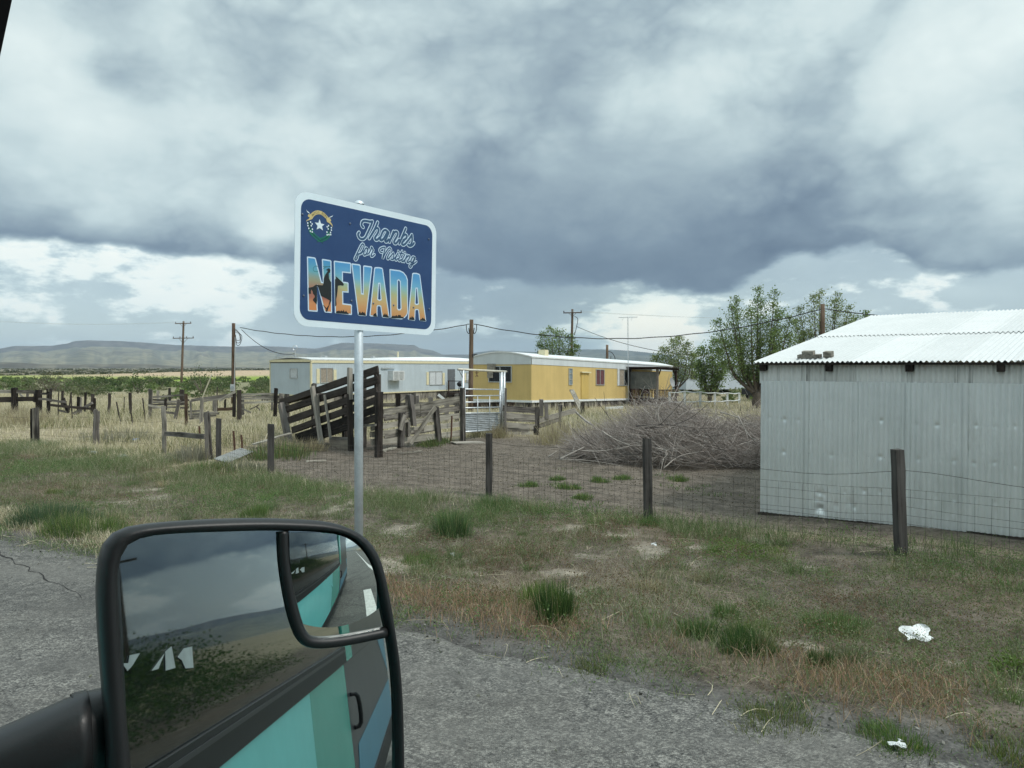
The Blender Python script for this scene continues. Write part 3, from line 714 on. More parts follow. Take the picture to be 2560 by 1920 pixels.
STAR=[(0.2223,0.85),(0.2365,0.8182),(0.2685,0.8168),(0.2459,0.7979),(0.2555,0.7661),(0.2249,0.7812),(0.1964,0.7653),(0.205,0.7941),(0.1787,0.8173),(0.2126,0.819)]
RIBBON=[[(0.1377,0.8743),(0.1575,0.8937),(0.1819,0.9093),(0.2066,0.9165),(0.2384,0.9164),(0.2661,0.907),(0.2893,0.8919),(0.3069,0.8777),(0.2875,0.862),(0.2665,0.8746),(0.2504,0.8833),(0.2297,0.8893),(0.2071,0.8863),(0.1846,0.8758),(0.1691,0.8618),(0.1559,0.8445)],[(0.1377,0.8743),(0.12,0.8703),(0.1124,0.8596),(0.1169,0.851),(0.1314,0.8479),(0.1227,0.8352),(0.103,0.8225),(0.0999,0.8089),(0.1096,0.8199),(0.1361,0.8309),(0.156,0.8408),(0.158,0.8543)],[(0.3069,0.8777),(0.3221,0.8764),(0.334,0.8573),(0.3248,0.8481),(0.3438,0.8281),(0.35,0.8079),(0.3369,0.8212),(0.3157,0.8331),(0.2924,0.8408),(0.2863,0.8618)],[(0.131,0.8759),(0.1242,0.886),(0.1086,0.8926),(0.0974,0.9028),(0.1065,0.8866),(0.1232,0.8783)],[(0.3139,0.877),(0.3173,0.8833),(0.3335,0.8918),(0.3497,0.9023),(0.3406,0.8892),(0.322,0.8803)]]
RIBARC=[(0.1556,0.8699),(0.1655,0.8791),(0.1777,0.8878),(0.1911,0.8949),(0.2069,0.9004),(0.2227,0.9023),(0.241,0.9007),(0.2571,0.8949),(0.2733,0.8863),(0.2873,0.8763)]
BERRY=[(0.1132,0.8018),(0.1396,0.8136),(0.1543,0.801),(0.1157,0.7816),(0.1456,0.7864),(0.1237,0.7623),(0.1571,0.761),(0.1384,0.743),(0.1552,0.7391),(0.309,0.8129),(0.2953,0.802),(0.336,0.8009),(0.3059,0.7865),(0.3363,0.7817),(0.2936,0.7596),(0.3284,0.7622),(0.3136,0.7426),(0.2962,0.738),(0.331,0.7453)]
SPRIG=[[(0.1253,0.8094),(0.1324,0.7787),(0.144,0.7411),(0.1735,0.7155),(0.2282,0.684),(0.2582,0.6617)],[(0.3184,0.8105),(0.3165,0.7795),(0.3101,0.7401),(0.2805,0.7089),(0.2327,0.6846),(0.199,0.6645)]]
BOLT=[(0.0627,0.8616),(0.5185,0.8638),(1.404,0.8677),(0.0834,0.2356),(0.5435,0.2356),(0.7722,0.2342),(0.9968,0.2369),(1.228,0.2368),(1.4199,0.2378)]
PANEL=[(0.0213,0.9136),(0.0309,0.9514),(0.0559,0.9777),(0.0898,0.9928),(1.3436,0.9964),(1.4019,0.9847),(1.4378,0.9478),(1.4388,0.8967),(1.467,0.1129),(1.4536,0.0693),(1.4187,0.0458),(1.3605,0.0399),(0.1206,0.0387),(0.0774,0.0591),(0.0471,0.0968),(0.0407,0.1289)]
M_OUTER=[(-0.1338,-0.1263),(-0.1337,-0.0692),(-0.1348,-0.0327),(-0.1365,0.0043),(-0.1379,0.0489),(-0.1375,0.0758),(-0.1349,0.101),(-0.1297,0.1171),(-0.1198,0.1259),(-0.1027,0.1302),(-0.066,0.1304),(-0.0193,0.128),(0.0218,0.1243),(0.0562,0.1195),(0.0921,0.1129),(0.1179,0.1029),(0.1382,0.0879),(0.1506,0.068),(0.1568,0.0435),(0.162,0.0063),(0.1653,-0.0304),(0.1673,-0.0577),(0.1672,-0.1111),(0.164,-0.1731),(0.1602,-0.2221),(0.1553,-0.2394),(0.1415,-0.2434),(0.1154,-0.2401),(-0.0183,-0.2047),(-0.0911,-0.1824),(-0.1155,-0.1702),(-0.1286,-0.1561)]
M_GLASS=[(-0.1117,-0.1328),(-0.1135,-0.0975),(-0.1163,-0.0517),(-0.119,0.0007),(-0.1204,0.061),(-0.12,0.0883),(-0.1162,0.1031),(-0.1103,0.1124),(-0.1031,0.1162),(-0.0783,0.1184),(-0.0199,0.1144),(0.0364,0.109),(0.0932,0.0998),(0.1189,0.0887),(0.1349,0.0683),(0.1447,0.0416),(0.1516,-0.001),(0.1568,-0.0378),(0.1587,-0.0914),(0.1541,-0.1704),(0.1507,-0.2107),(0.143,-0.2237),(0.1166,-0.2223),(-0.0175,-0.1868),(-0.0905,-0.1638),(-0.1054,-0.1505)]
M_SPOT=[(0.0467,0.1058),(0.0932,0.0993),(0.1169,0.0877),(0.1338,0.0675),(0.1433,0.0409),(0.1502,-0.0007),(0.152,-0.0163),(0.1007,-0.0162),(0.0736,-0.0128),(0.0616,-0.005),(0.054,0.0158),(0.0487,0.0473),(0.046,0.0767)]
M_DIV=[(0.0415,0.1078),(0.0413,0.0773),(0.0442,0.0446),(0.0495,0.0141),(0.0571,-0.0067),(0.0698,-0.0155),(0.1005,-0.0196),(0.1531,-0.0201)]
M_ARM=[(-0.1348,-0.0327),(-0.1467,-0.0328),(-0.18,-0.0307),(-0.2163,-0.0262)]
M_ARM2=[(-0.1341,-0.112),(-0.1484,-0.1079),(-0.1811,-0.0999),(-0.2171,-0.0935)]
SPOT_P0=(0.1182, 0.0786)
SPOT_TILT=(0.0459,-0.0340)
SPOT_R=.36

# ------------------------------------------------------------------ corrugated shed
SHED_C = Vector((3.72, 11.4, 0)); SHED_A = Vector((.76, -.65, 0)); SHED_B = Vector((.65, .76, 0))
def m_corr(name, lo, hi, rough, metal, streak=.5, dirt=(.05, .05, .05)):
    m, w = mat(name); c = w.coord('Object'); r = w.rand()
    n = w.noise(c, 1.6, 5, .6); fine = w.noise(c, 22.0, 4, .6); st = w.noise(w.mapping(c, scale=(9, 9, .5)), 1.0, 5, .6)
    f = w.m('ADD', w.m('MULTIPLY', n, .45), w.m('ADD', w.m('MULTIPLY', st, .45), w.m('MULTIPLY', w.m('SUBTRACT', r, .5), .30)))
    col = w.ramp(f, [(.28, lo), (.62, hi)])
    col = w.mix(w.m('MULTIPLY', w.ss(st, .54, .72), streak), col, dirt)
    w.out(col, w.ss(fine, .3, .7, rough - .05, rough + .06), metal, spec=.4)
    return m
CORR_WALL = m_corr('corrugated_wall_iron', (.70, .725, .715), (.90, .915, .90), .42, .60, .35, (.52, .52, .50))
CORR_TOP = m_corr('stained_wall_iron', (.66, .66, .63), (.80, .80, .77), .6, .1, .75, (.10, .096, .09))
CORR_ROOF = m_corr('pale_roof_iron', (.56, .58, .575), (.66, .675, .67), .5, .1, .10, (.42, .42, .42))
def corr_sheet(name, p, da, dl, width, length, normal, m, parent, amp=.0115, pitch=.0677, nv=4, dents=(), lift0=0.0, lift1=0.0):
    """one corrugated sheet: waves across da, running along dl"""
    b = MB(); n = round(width / pitch * 8); nrm = Vector(normal)
    def fn(u, v):
        k = amp * math.cos(2 * math.pi * u * width / pitch) + lift0 * (1 - v) + lift1 * v
        for (du, dv, dep, sz) in dents:
            q = ((u - du) * width) ** 2 + ((v - dv) * length) ** 2
            k -= dep * math.exp(-q / (sz * sz))
        return nrm * k
    b.sheet(p, Vector(da) * width, Vector(dl) * length, n, nv, fn)
    return b.build(name, m, parent, True)
def shed():
    base = Vector((SHED_C.x, SHED_C.y, -.30))
    root = thing('corrugated_shed', base, 'grey corrugated iron shed with a bright white corrugated roof', 'shed')
    L = 9.2; D = 5.7; out = -SHED_B; zt = 1.94
    zb = lambda a: -.255 + .125 * min(a, 4) / 4
    # main wall sheets
    a = 0.0; i = 0
    rows = [(.72, .010), (.47, .010), (.21, .008)]
    while a < L - .01:
        wd = .66; z0 = zb(a + .3); H = 1.70 - z0; dents = []
        for fr, dp in rows:
            for q in range(3):
                dents.append(((q * .2 + .12) / wd + random.uniform(-.02, .02), fr + .006 * math.sin(i) + random.uniform(-.012, .012), dp * random.choice((0, .3, .5, .8, 1.4)), random.uniform(.016, .026)))
        if i == 1:
            for q in range(12): dents.append((random.uniform(.1, 1.0), random.uniform(.03, .19), random.uniform(.006, .016), random.uniform(.02, .045)))
        if i in (5, 6):
            for q in range(5): dents.append((random.uniform(.1, .95), random.uniform(.38, .42), random.uniform(.005, .012), .022))
        if i in (1, 4, 7):
            for q in range(10): dents.append((.06, random.uniform(.4, .95), .006, .02))
        p = base + SHED_A * (a - .02) + Vector((0, 0, z0 - base.z)) + out * (.002 * (i % 2) + .012)
        corr_sheet('wall_sheet', p, SHED_A, (0, 0, 1), wd + .045, H, out, CORR_WALL, root, nv=100, dents=dents)
        a += wd; i += 1
    a = 0.0; i = 0
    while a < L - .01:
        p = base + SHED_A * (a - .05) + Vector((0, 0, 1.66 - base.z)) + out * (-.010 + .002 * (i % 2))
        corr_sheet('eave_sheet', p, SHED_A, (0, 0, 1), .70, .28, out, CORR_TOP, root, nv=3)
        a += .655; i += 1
    # nail heads
    b = MB()
    for fr, _ in rows:
        for k in range(int(L / .2)):
            aa = k * .2 + .09; z0 = zb(aa); z = z0 + (1.70 - z0) * fr
            b.box(base + SHED_A * aa + Vector((0, 0, z - base.z)) + out * .021, SHED_A * .004, Vector((0, 0, .004)), out * .002)
    tag(b.build('nail', GALV, root), kind='stuff')
    # plinth timber under the sheets
    for k in range(4):
        p0 = base + SHED_A * (k * 2.3 - .06) + Vector((0, 0, zb(k * 2.3) - base.z - .055)) + out * -.02; p1 = base + SHED_A * (k * 2.3 + 2.27) + Vector((0, 0, zb(k * 2.3 + 2.27) - base.z - .055)) + out * -.02
        plank('sill_beam', p0, p1, .11, .09, WOOD_DARK, root, .5)
    # corner board, dark
    slope = Vector((SHED_B.x, SHED_B.y, .93 / 5.62)); sl = slope.length; up = SHED_A.cross(slope / sl) * (1 if SHED_A.cross(slope).z > 0 else -1)
    E0 = base + Vector((0, 0, zt - base.z + .028)) + out * .10 + SHED_A * -.10
    # rafters poking out under the roof
    k = 0; a = .02
    while a < L:
        q0 = E0 + SHED_A * (a + .10) + slope / sl * .005 - up * .075
        plank('rafter_tail', q0, q0 + slope / sl * .5, .11, .085, WOOD_DARK, root, .3)
        a += 1.02 if k else .95; k += 1
    fb0 = E0 + slope / sl * .03 - up * .026
    plank('eave_batten', fb0, fb0 + SHED_A * (L + .15), .03, .05, WOOD_DARK, root, .3, segs=10)
    # roof: two rows of sheets, the upper row lapped over the lower
    tot = sl * (D / 1.0) * 1.0
    for row in range(2):
        a = 0.0; i = 0
        while a < L:
            st = E0 + SHED_A * a + slope / sl * (0 if row == 0 else 2.72) + up * (.0022 * (i % 2) + (.004 if row == 0 else .016))
            ln = 2.85 if row == 0 else tot - 2.72 + .22
            corr_sheet('roof_sheet', st, SHED_A, slope / sl, .70, ln, up, CORR_ROOF, root, nv=3, amp=.013)
            a += .655; i += 1
    # back slope, back and end walls so that the shed is whole
    R0 = E0 + slope / sl * (tot + .2); bs = Vector((SHED_B.x, SHED_B.y, -.93 / 5.62)); bl = bs.length
    b = MB(); b.sheet(R0 + up * .006, SHED_A * (L + .1), bs / bl * (tot + .1), 24, 2); b.build('back_roof', CORR_ROOF, root)
    far = SHED_B * (2 * D); z0 = Vector((0, 0, -.1)); top = Vector((0, 0, zt - base.z - .02))
    b = MB(); ridge = base + SHED_B * D + Vector((0, 0, zt - base.z + .86))
    for a_, nm in ((.0, 0), (L, 1)):
        o = SHED_A * a_; P = [base + o + z0, base + far + o + z0, base + far + o + top, ridge + o, base + o + top]
        b.add(P, [(0, 1, 2, 3, 4)])
    b.add([base + far + z0, base + far + SHED_A * L + z0, base + far + SHED_A * L + top, base + far + top], [(0, 1, 2, 3)])
    b.build('rear_wall', CORR_WALL, root)
    # things lying on the roof
    def on_roof(a, s, h): return E0 + SHED_A * a + slope / sl * s + up * h
    b = MB(); b.box(on_roof(.72, .28, .045), SHED_A * .16, slope / sl * .05, up * .025); o = tag(b.build('wood_block', WOOD_PALE), 'longer grey wood block lying on the shed roof near its left eave', 'block')
    b = MB(); b.box(on_roof(.70, .30, .096), SHED_A * .08, slope / sl * .05, up * .025); tag(b.build('wood_block', WOOD_PALE), 'short grey wood block stacked on top of the longer one on the roof', 'block')
    b = MB(); b.box(on_roof(.96, .36, .06), SHED_A * .05 + SHED_B * .02, slope / sl * .06, up * .04); tag(b.build('wood_block', WOOD_PALE), 'pale block standing right of the grey blocks on the shed roof', 'block')
    bm = MB(); c = on_roof(3.55, .45, .035)
    for j in range(5):
        pass
    vs = []; 
    for j in range(7):
        for k in range(8):
            th = math.pi * j / 6; ph = 2 * math.pi * k / 8; q = 1 + .2 * math.sin(3 * ph + j)
            vs.append(c + SHED_A * (.045 * q * math.sin(th) * math.cos(ph)) + SHED_B * (.04 * q * math.sin(th) * math.sin(ph)) + Vector((0, 0, .034 * math.cos(th))))
    fs = [(j * 8 + k, j * 8 + (k + 1) % 8, (j + 1) * 8 + (k + 1) % 8, (j + 1) * 8 + k) for j in range(6) for k in range(8)]
    tag(make('rock', vs, fs, m_plain('grey_rock', (.22, .20, .19), .9), None, False), 'small grey rock lying alone on the white shed roof', 'rock')
shed()

# ------------------------------------------------------------------ the state line sign
SIGN_BL = Vector((-1.67435, 5.9, 2.21947)); SIGN_A = Vector((.64338, .76526, -.0211)); SIGN_U = Vector((.01358, .01615, .99978)); SIGN_N = Vector((.76543, -.64352, 0))
SIGN_W, SIGN_H = 1.503, 1.041
def sign():
    foot = SIGN_BL + SIGN_A * (.437 * SIGN_W); gx = ground(905, 1405)
    px = SIGN_BL + SIGN_A * .652 - SIGN_N * .045; gzz = g1(px.x, px.y)
    root = thing('road_sign', (px.x, px.y, gzz), 'dark blue road sign on a steel post reading Thanks for Visiting Nevada', 'sign')
    def S(a, b, h=0.0): return SIGN_BL + SIGN_A * a + SIGN_U * b + SIGN_N * h
    def rr(x0, y0, x1, y1, r, n=7):
        out = []
        for cx, cy, a0 in ((x1 - r, y1 - r, 0), (x0 + r, y1 - r, 90), (x0 + r, y0 + r, 180), (x1 - r, y0 + r, 270)):
            for i in range(n + 1):
                t = R(a0 + 90 * i / n); out.append((cx + r * math.cos(t), cy + r * math.sin(t)))
        return out
    def plate(name, loops, h, m, parent=root, th=.0012):
        b = MB(); b.poly([[S(x, y, h) for x, y in l] for l in loops], SIGN_N * th); return b.build(name, m, parent)
    SW = m_plain('reflective_white_sheeting', (.70, .80, .85), .35, 0, .04, 3, spec=.5)
    m, w = mat('navy_sign_sheeting'); c = w.coord('Object')
    f = w.noise(w.mapping(c, scale=(2, 2, 3)), 1.2, 4, .6)
    w.out(w.ramp(f, [(.3, (.017, .050, .145)), (.7, (.028, .070, .175))]), .35, spec=.4); NAVY = m
    plate('sign_board', [rr(0, 0, SIGN_W, SIGN_H, .115)], 0, SW, root, .004)
    plate('sign_face', [rr(.052, .052, SIGN_W - .052, SIGN_H - .052, .085)], .0045, NAVY)
    # letters
    m, w = mat('desert_print'); c = w.coord('Object'); sp_ = w.node('ShaderNodeSeparateXYZ'); w.put(sp_.inputs[0], c)
    z0 = SIGN_BL.z - gzz + .09
    lat = w.m('ADD', w.m('MULTIPLY', sp_.outputs[0], .64), w.m('MULTIPLY', sp_.outputs[1], .765))
    nz = w.noise(w.mapping(c, scale=(3, 3, 9)), 1.0, 5, .6)
    t = w.m('ADD', w.m('DIVIDE', w.m('SUBTRACT', w.m('ADD', sp_.outputs[2], w.m('MULTIPLY', lat, .04)), z0), .41), w.m('MULTIPLY', w.m('SUBTRACT', nz, .5), .16))
    colr = w.ramp(t, [(.0, (.50, .21, .085)), (.22, (.56, .30, .12)), (.38, (.54, .38, .17)), (.55, (.40, .43, .22)), (.68, (.27, .46, .42)), (.80, (.15, .40, .58)), (1.0, (.085, .30, .56))])
    coll = w.ramp(t, [(.0, (.62, .24, .08)), (.20, (.56, .24, .10)), (.30, (.36, .14, .095)), (.50, (.34, .19, .13)), (.62, (.29, .29, .19)), (.78, (.13, .37, .44)), (1.0, (.06, .27, .52))])
    w.out(w.mix(w.ss(lat, -.34, -.16), coll, colr), .35, spec=.5); PRINT = m
    INKW = m_plain('pale_blue_ink', (.56, .70, .82), .4, 0, .04, 3, spec=.5)
    BLACKI = m_plain('black_ink', (.020, .024, .024), .4, 0, .1, 3)
    def inset(loop, d):
        n = len(loop); area = sum(loop[i][0] * loop[(i + 1) % n][1] - loop[(i + 1) % n][0] * loop[i][1] for i in range(n))
        sg = 1 if area > 0 else -1; out = []
        for i in range(n):
            p0, p1, p2 = (Vector(loop[(i + k) % n]) for k in (-1, 0, 1))
            e1 = (p1 - p0).normalized(); e2 = (p2 - p1).normalized()
            n1 = Vector((-e1.y, e1.x)) * sg; n2 = Vector((-e2.y, e2.x)) * sg
            bis = n1 + n2
            k = d / max(.45, 1 + n1.dot(n2)) if bis.length > .2 else d
            out.append(tuple(p1 + bis * k))
        return out
    for loops in NEVADA:
        o = plate('letter', loops, .006, INKW)
        inner = [inset(loops[0], .0105)] + [inset(l, -.0105) for l in loops[1:]]
        b = MB(); b.poly([[S(x, y, .0074) for x, y in l] for l in inner], SIGN_N * .0008); b.build('letter_print', PRINT, o)
    for l in HORSE: plate('rider_print', [l], .0086, BLACKI, root, .0006)
    for l in SCRUB:
        b = MB()
        (x0, y0), (x1, y1) = l; top = []
        n = max(6, int(abs(x1 - x0) / .008))
        for i in range(n + 1):
            t = i / n; e = math.sin(t * math.pi) ** .5
            top.append((x0 + (x1 - x0) * t, y0 + (y1 - y0) * t + (.010 + .024 * random.random()) * e))
        b.poly([[S(x, y, .0086) for x, y in [(x0, y0 - .004)] + top + [(x1, y1 - .004)]]], SIGN_N * .0006); b.build('scrub_print', BLACKI, root)
    def stroke(b, pts, hw, h, th=.0006, steps=5):
        P = smooth_path([(x, y, 0) for x, y in pts], steps); n = len(P)
        Lp, Rp = [], []
        for i in range(n):
            t = P[min(i + 1, n - 1)] - P[max(i - 1, 0)]
            t = t.normalized() if t.length > 1e-9 else Vector((1, 0, 0)); nn = Vector((-t.y, t.x, 0)) * hw
            Lp.append(P[i] + nn); Rp.append(P[i] - nn)
        vs = [S(p.x, p.y, h) for p in Lp] + [S(p.x, p.y, h) for p in Rp]
        b.add(vs, [(i, n + i, n + i + 1, i + 1) for i in range(n - 1)])
        for e, q in ((P[0], 0), (P[-1], n - 1)):
            cc = [S(e.x + hw * math.cos(k * math.pi / 5), e.y + hw * math.sin(k * math.pi / 5), h + .00003) for k in range(10)]
            b.add(cc, [tuple(range(10))])
    BLUEFILL = m_plain('slate_blue_ink', (.032, .085, .17), .35, 0, .08, 3, spec=.5)
    for nm, strokes, wo, wi in (('thanks_lettering', THANKS, .0165, .0095), ('visiting_lettering', VISIT, .0125, .0058)):
        b = MB()
        for i, s in enumerate(strokes): stroke(b, s, wo, .0062 + .00005 * i)
        o = b.build(nm, INKW, root)
        b = MB()
        for i, s in enumerate(strokes): stroke(b, s, wi, .0074 + .00005 * i)
        b.build('lettering_fill', BLUEFILL, o)
    b = MB()
    for i, l in enumerate(LASSO): stroke(b, l, .002, .0088 + .00004 * i)
    b.build('lasso_print', m_plain('teal_ink', (.05, .17, .17), .4), root)
    # state emblem
    GOLD = m_plain('gold_ink', (.58, .47, .22), .4, 0, .1, 30); GREENI = m_plain('green_ink', (.02, .19, .115), .4, 0, .2, 20)
    DKGI = m_plain('dark_green_ink', (.014, .065, .07), .4, 0, .2, 20)
    emb = plate('emblem_star', [STAR], .0064, SW)
    for i, l in enumerate(RIBBON): plate('emblem_ribbon', [l], .0064 + .0004 * i, GOLD if i < 3 else SW, root, .0005)
    b = MB()
    for l in SPRIG: stroke(b, l[:4], .008, .0058); stroke(b, l, .0026, .0060)
    b.build('emblem_sprig', DKGI, root)
    b = MB()
    for l in SPRIG:
        P = smooth_path([(x, y, 0) for x, y in l], 6)
        for i in range(int(len(P) * .38), int(len(P) * .85)):
            t = (P[min(i + 1, len(P) - 1)] - P[i - 1]).normalized()
            for sg in (-1, 1):
                d = (t * -.75 + Vector((-t.y, t.x, 0)) * sg).normalized(); q = P[i] + d * .013; nn = Vector((-d.y, d.x, 0))
                b.add([S(*(q + d * .011 * c1 + nn * .0036 * s1).xy, .0066 + .00003 * i) for c1, s1 in ((-1, 0), (0, 1), (1, 0), (0, -1))], [(0, 1, 2, 3)])
    b.build('emblem_leaf', GREENI, root)
    for x, y in BERRY:
        b = MB(); b.add([S(x + .0062 * math.cos(k * .7854), y + .0072 * math.sin(k * .7854), .0072) for k in range(8)], [tuple(range(8))]); b.build('emblem_flower', SW, root)
    # BATTLE BORN along the ribbon
    txt = 'BATTLE BORN'; arc = smooth_path([(x, y, 0) for x, y in RIBARC], 6)
    cu = bpy.data.curves.new('t', 'FONT'); cu.align_x = 'CENTER'; cu.align_y = 'CENTER'; cu.size = .024; cu.resolution_u = 2
    ob = bpy.data.objects.new('t', cu); COL.objects.link(ob); b = MB()
    for i, ch in enumerate(txt):
        if ch == ' ': continue
        cu.body = ch; me = ob.to_mesh(); k = i / (len(txt) - 1) * (len(arc) - 1); j = min(int(k), len(arc) - 2)
        p = arc[j].lerp(arc[j + 1], k - j); t = (arc[j + 1] - arc[j]).normalized(); nn = Vector((-t.y, t.x, 0))
        b.add([S(*(p + t * v.co.x * .72 + nn * v.co.y).xy, .0092) for v in me.vertices], [tuple(f.vertices) for f in me.polygons]); ob.to_mesh_clear()
    bpy.data.objects.remove(ob); bpy.data.curves.remove(cu)
    b.build('ribbon_lettering', m_plain('brown_ink', (.10, .085, .03), .5), root)
    for x, y in BOLT:
        b = MB(); c = S(x, y, .0085)
        ring = [(.0085, 0), (.0075, .004), (.004, .0065)]
        vs = []
        for rad, h in ring: vs += [c + SIGN_A * rad * math.cos(k * .7854) + SIGN_U * rad * math.sin(k * .7854) + SIGN_N * h for k in range(8)]
        b.add(vs, [(r_ * 8 + k, r_ * 8 + (k + 1) % 8, r_ * 8 + 8 + (k + 1) % 8, r_ * 8 + 8 + k) for r_ in range(2) for k in range(8)] + [tuple(range(16, 24))])
        b.build('bolt', m_plain('rivet_metal', (.16, .19, .24), .45, .6), root)
    # post with cap and two cross straps behind the board
    top = S(.652, SIGN_H + .012, -.045)
    b = MB(); b.tube([(px.x, px.y, gzz - .3), (px.x + (top.x - px.x) * .5, px.y, (gzz + top.z) / 2), (top.x, top.y, top.z)], .0365, 18); b.build('post', GALV_POST, root, True)
    b = MB(); vs = []
    for j in range(5):
        th = j / 4 * math.pi / 2
        vs += [top + Vector((math.cos(k * .5236) * .043 * math.cos(th), math.sin(k * .5236) * .043 * math.cos(th), .032 * math.sin(th))) for k in range(12)]
    b.add(vs, [(j * 12 + k, j * 12 + (k + 1) % 12, j * 12 + 12 + (k + 1) % 12, j * 12 + 12 + k) for j in range(4) for k in range(12)]); b.build('post_cap', GALV_POST, root, True)
    for hgt in (.25, .80):
        b = MB(); b.beam(S(.1, hgt, -.006), S(SIGN_W - .1, hgt, -.006), .01, .05, SIGN_U); b.build('strap', GALV, root)
sign()

# ------------------------------------------------------------------ the van the picture is taken from, and its mirror
MIR_C = Vector((-.27665, .8, 1.6142)); MIR_N = Vector((.53968, -.82688, .15816)); MIR_1 = Vector((.83742, .54656, 0)); MIR_2 = Vector((-.08644, .13245, .98741))
def van():
    W_OUT = .15
    def V(s, r, z): return ROAD_F * s + ROAD_R * r + Vector((0, 0, z))
    root = thing('campervan', V(-2, -.85, 0), 'black framed side mirror and turquoise flank of the van we look out of', 'van')
    TEAL = m_plain('turquoise_paint', (.20, .80, .77), .25, 0, .05, 2, spec=.5); SEA = m_plain('sea_green_paint', (.075, .48, .39), .25, 0, .05, 2, spec=.5)
    GREYG = m_plain('charcoal_graphic', (.06, .06, .07), .3, 0, .15, 3); BLUEG_ = m_plain('sky_blue_graphic', (.07, .30, .44), .28, 0, .06, 2)
    m, w = mat('dark_van_glass'); w.out((.008, .011, .012), .02, spec=1.0, **{'IOR': 1.55}); TINT = m
    HOUS, w = mat('black_mirror_plastic'); c = w.coord('Object')
    w.out(w.ramp(w.noise(c, 9, 4), [(.3, (.013, .014, .015)), (.7, (.019, .020, .021))]), .42, normal=w.bump(w.noise(c, 420, 2), .15, .001), spec=.35)
    INSIDE = m_plain('black_interior_trim', (.008, .008, .009), .9, 0, .1)
    Z0, ZS, ZT, ZW0, ZW1 = .45, 1.297, 2.75, 1.395, 2.38
    END = -7.6; th = .04
    def slab(name, s0, s1, z0, z1, r0, r1, m): 
        b = MB(); b.box(V((s0 + s1) / 2, (r0 + r1) / 2, (z0 + z1) / 2), ROAD_F * abs(s1 - s0) / 2, ROAD_R * abs(r1 - r0) / 2, Vector((0, 0, abs(z1 - z0) / 2))); return b.build(name, m, root)
    # flank below the windows: painted bands
    for nm, s0, s1, m in (('front_door', 1.3, -2.2, TEAL), ('side_panel', -2.204, -3.6, SEA), ('rear_panel', -3.604, END, GREYG)):
        slab(nm, s0, s1, Z0, ZS, W_OUT - th, W_OUT, m)
    slab('bumper', 1.5, END - .1, Z0 - .16, Z0 - .004, W_OUT - .1, W_OUT + .006, BLACK_PL)
    # slanting charcoal and blue stripes laid on the side panel
    for nm, q, m in (('stripe', [(-6.6, 1.29), (-7.58, 1.29), (-7.58, .88)], BLUEG_), ('stripe', [(-3.9, .78), (-7.58, .80), (-7.58, .47), (-3.7, .47)], BLUEG_)):
        b = MB(); b.poly([[V(s, W_OUT + .002, z) for s, z in q]], ROAD_R * .0015); b.build(nm, m, root)
    # black trim under the glass, rear pillar, header
    slab('window_trim', 1.25, -3.72, ZS + .002, ZW0, W_OUT - .03, W_OUT + .007, BLACK_PL)
    slab('trim_strip', 1.25, -3.70, ZW0 - .030, ZW0 - .018, W_OUT + .007, W_OUT + .011, m_plain('dull_trim_line', (.05, .05, .055), .35))
    slab('rear_pillar', -3.70, -4.15, ZS + .002, ZT, W_OUT - th, W_OUT + .001, SEA)
    slab('rear_upper_panel', -4.154, END, ZS + .002, ZT, W_OUT - th, W_OUT, GREYG)
    slab('roof_rail', 1.0, -3.698, ZW1, ZT, W_OUT - th, W_OUT, TEAL)
    b = MB(); dz = ZW1 - ZW0; tilt = .030        # the glass leans in a little towards the roof
    b.box(V(-1.8915, W_OUT - .009 - tilt * dz / 2, (ZW0 + ZW1) / 2), ROAD_F * 1.8065, (ROAD_R + Vector((0, 0, tilt))).normalized() * .003, (Vector((0, 0, 1)) - ROAD_R * tilt).normalized() * (dz / 2 - .002))
    pane = b.build('window_pane', TINT, root)
    slab('window_divider', -.072, -.084, ZW0 + .002, ZW1 - .002, W_OUT - .02, W_OUT + .002, BLACK_PL)
    # white lettering stuck on the glass
    WL = m_plain('white_vinyl', (.55, .58, .57), .5)
    for q in ([(-.109, 1.600), (-.132, 1.584), (-.160, 1.592), (-.205, 1.612), (-.150, 1.612), (-.140, 1.598)], [(-.265, 1.572), (-.305, 1.572), (-.352, 1.600)], [(-.359, 1.604), (-.405, 1.612), (-.418, 1.564), (-.351, 1.564)],
              [(-.441, 1.586), (-.493, 1.602), (-.558, 1.602), (-.553, 1.552), (-.490, 1.556), (-.470, 1.576)]):
        b = MB(); b.poly([[V(s, W_OUT - .0045 - tilt * (z - ZW0), z) for s, z in q]], ROAD_R * .001); o = b.build('decal', WL, pane)
    # door handle
    b = MB(); b.tube(smooth_path([V(-3.75, W_OUT + .0, 1.10), V(-3.77, W_OUT + .045, 1.08), V(-3.79, W_OUT + .045, .92), V(-3.78, W_OUT, .90)], 3), .014, 6); b.build('door_handle', BLACK_PL, root, True)
    # front pillar, with its trim, at the top left of the view
    b = MB()
    for rr_ in (0,):
        q0 = [V(.240, .15, 2.170), V(.3035, .15, 2.036), V(.3167, .15, 2.009), V(.345, .15, 1.95), V(.62, .15, 1.40), V(.70, .15, 1.40), V(.42, .15, 1.96), V(.25, .15, 2.37), V(.165, .15, 2.37)]
        b.poly([q0], ROAD_R * -.045)
    b.build('front_pillar', INSIDE, root)
    # the rest of the body: roof, far side, ends, floor
    Rr = -2.05
    slab('roof', 1.0, END, ZT, ZT + .05, Rr, W_OUT, TEAL); slab('far_side', 1.3, END, Z0, ZT, Rr, Rr + th, TEAL)
    slab('rear_end', END, END + .04, Z0, ZT, Rr + th, W_OUT - th, GREYG); slab('floor', 1.3, END, Z0, Z0 + .05, Rr + th, W_OUT - th, INSIDE)
    slab('lining', -.3, -6.8, ZT - .06, ZT - .02, Rr + .1, W_OUT - .08, INSIDE)
    slab('bonnet', 2.5, 1.32, Z0, 1.25, Rr + .1, W_OUT - .06, TEAL)
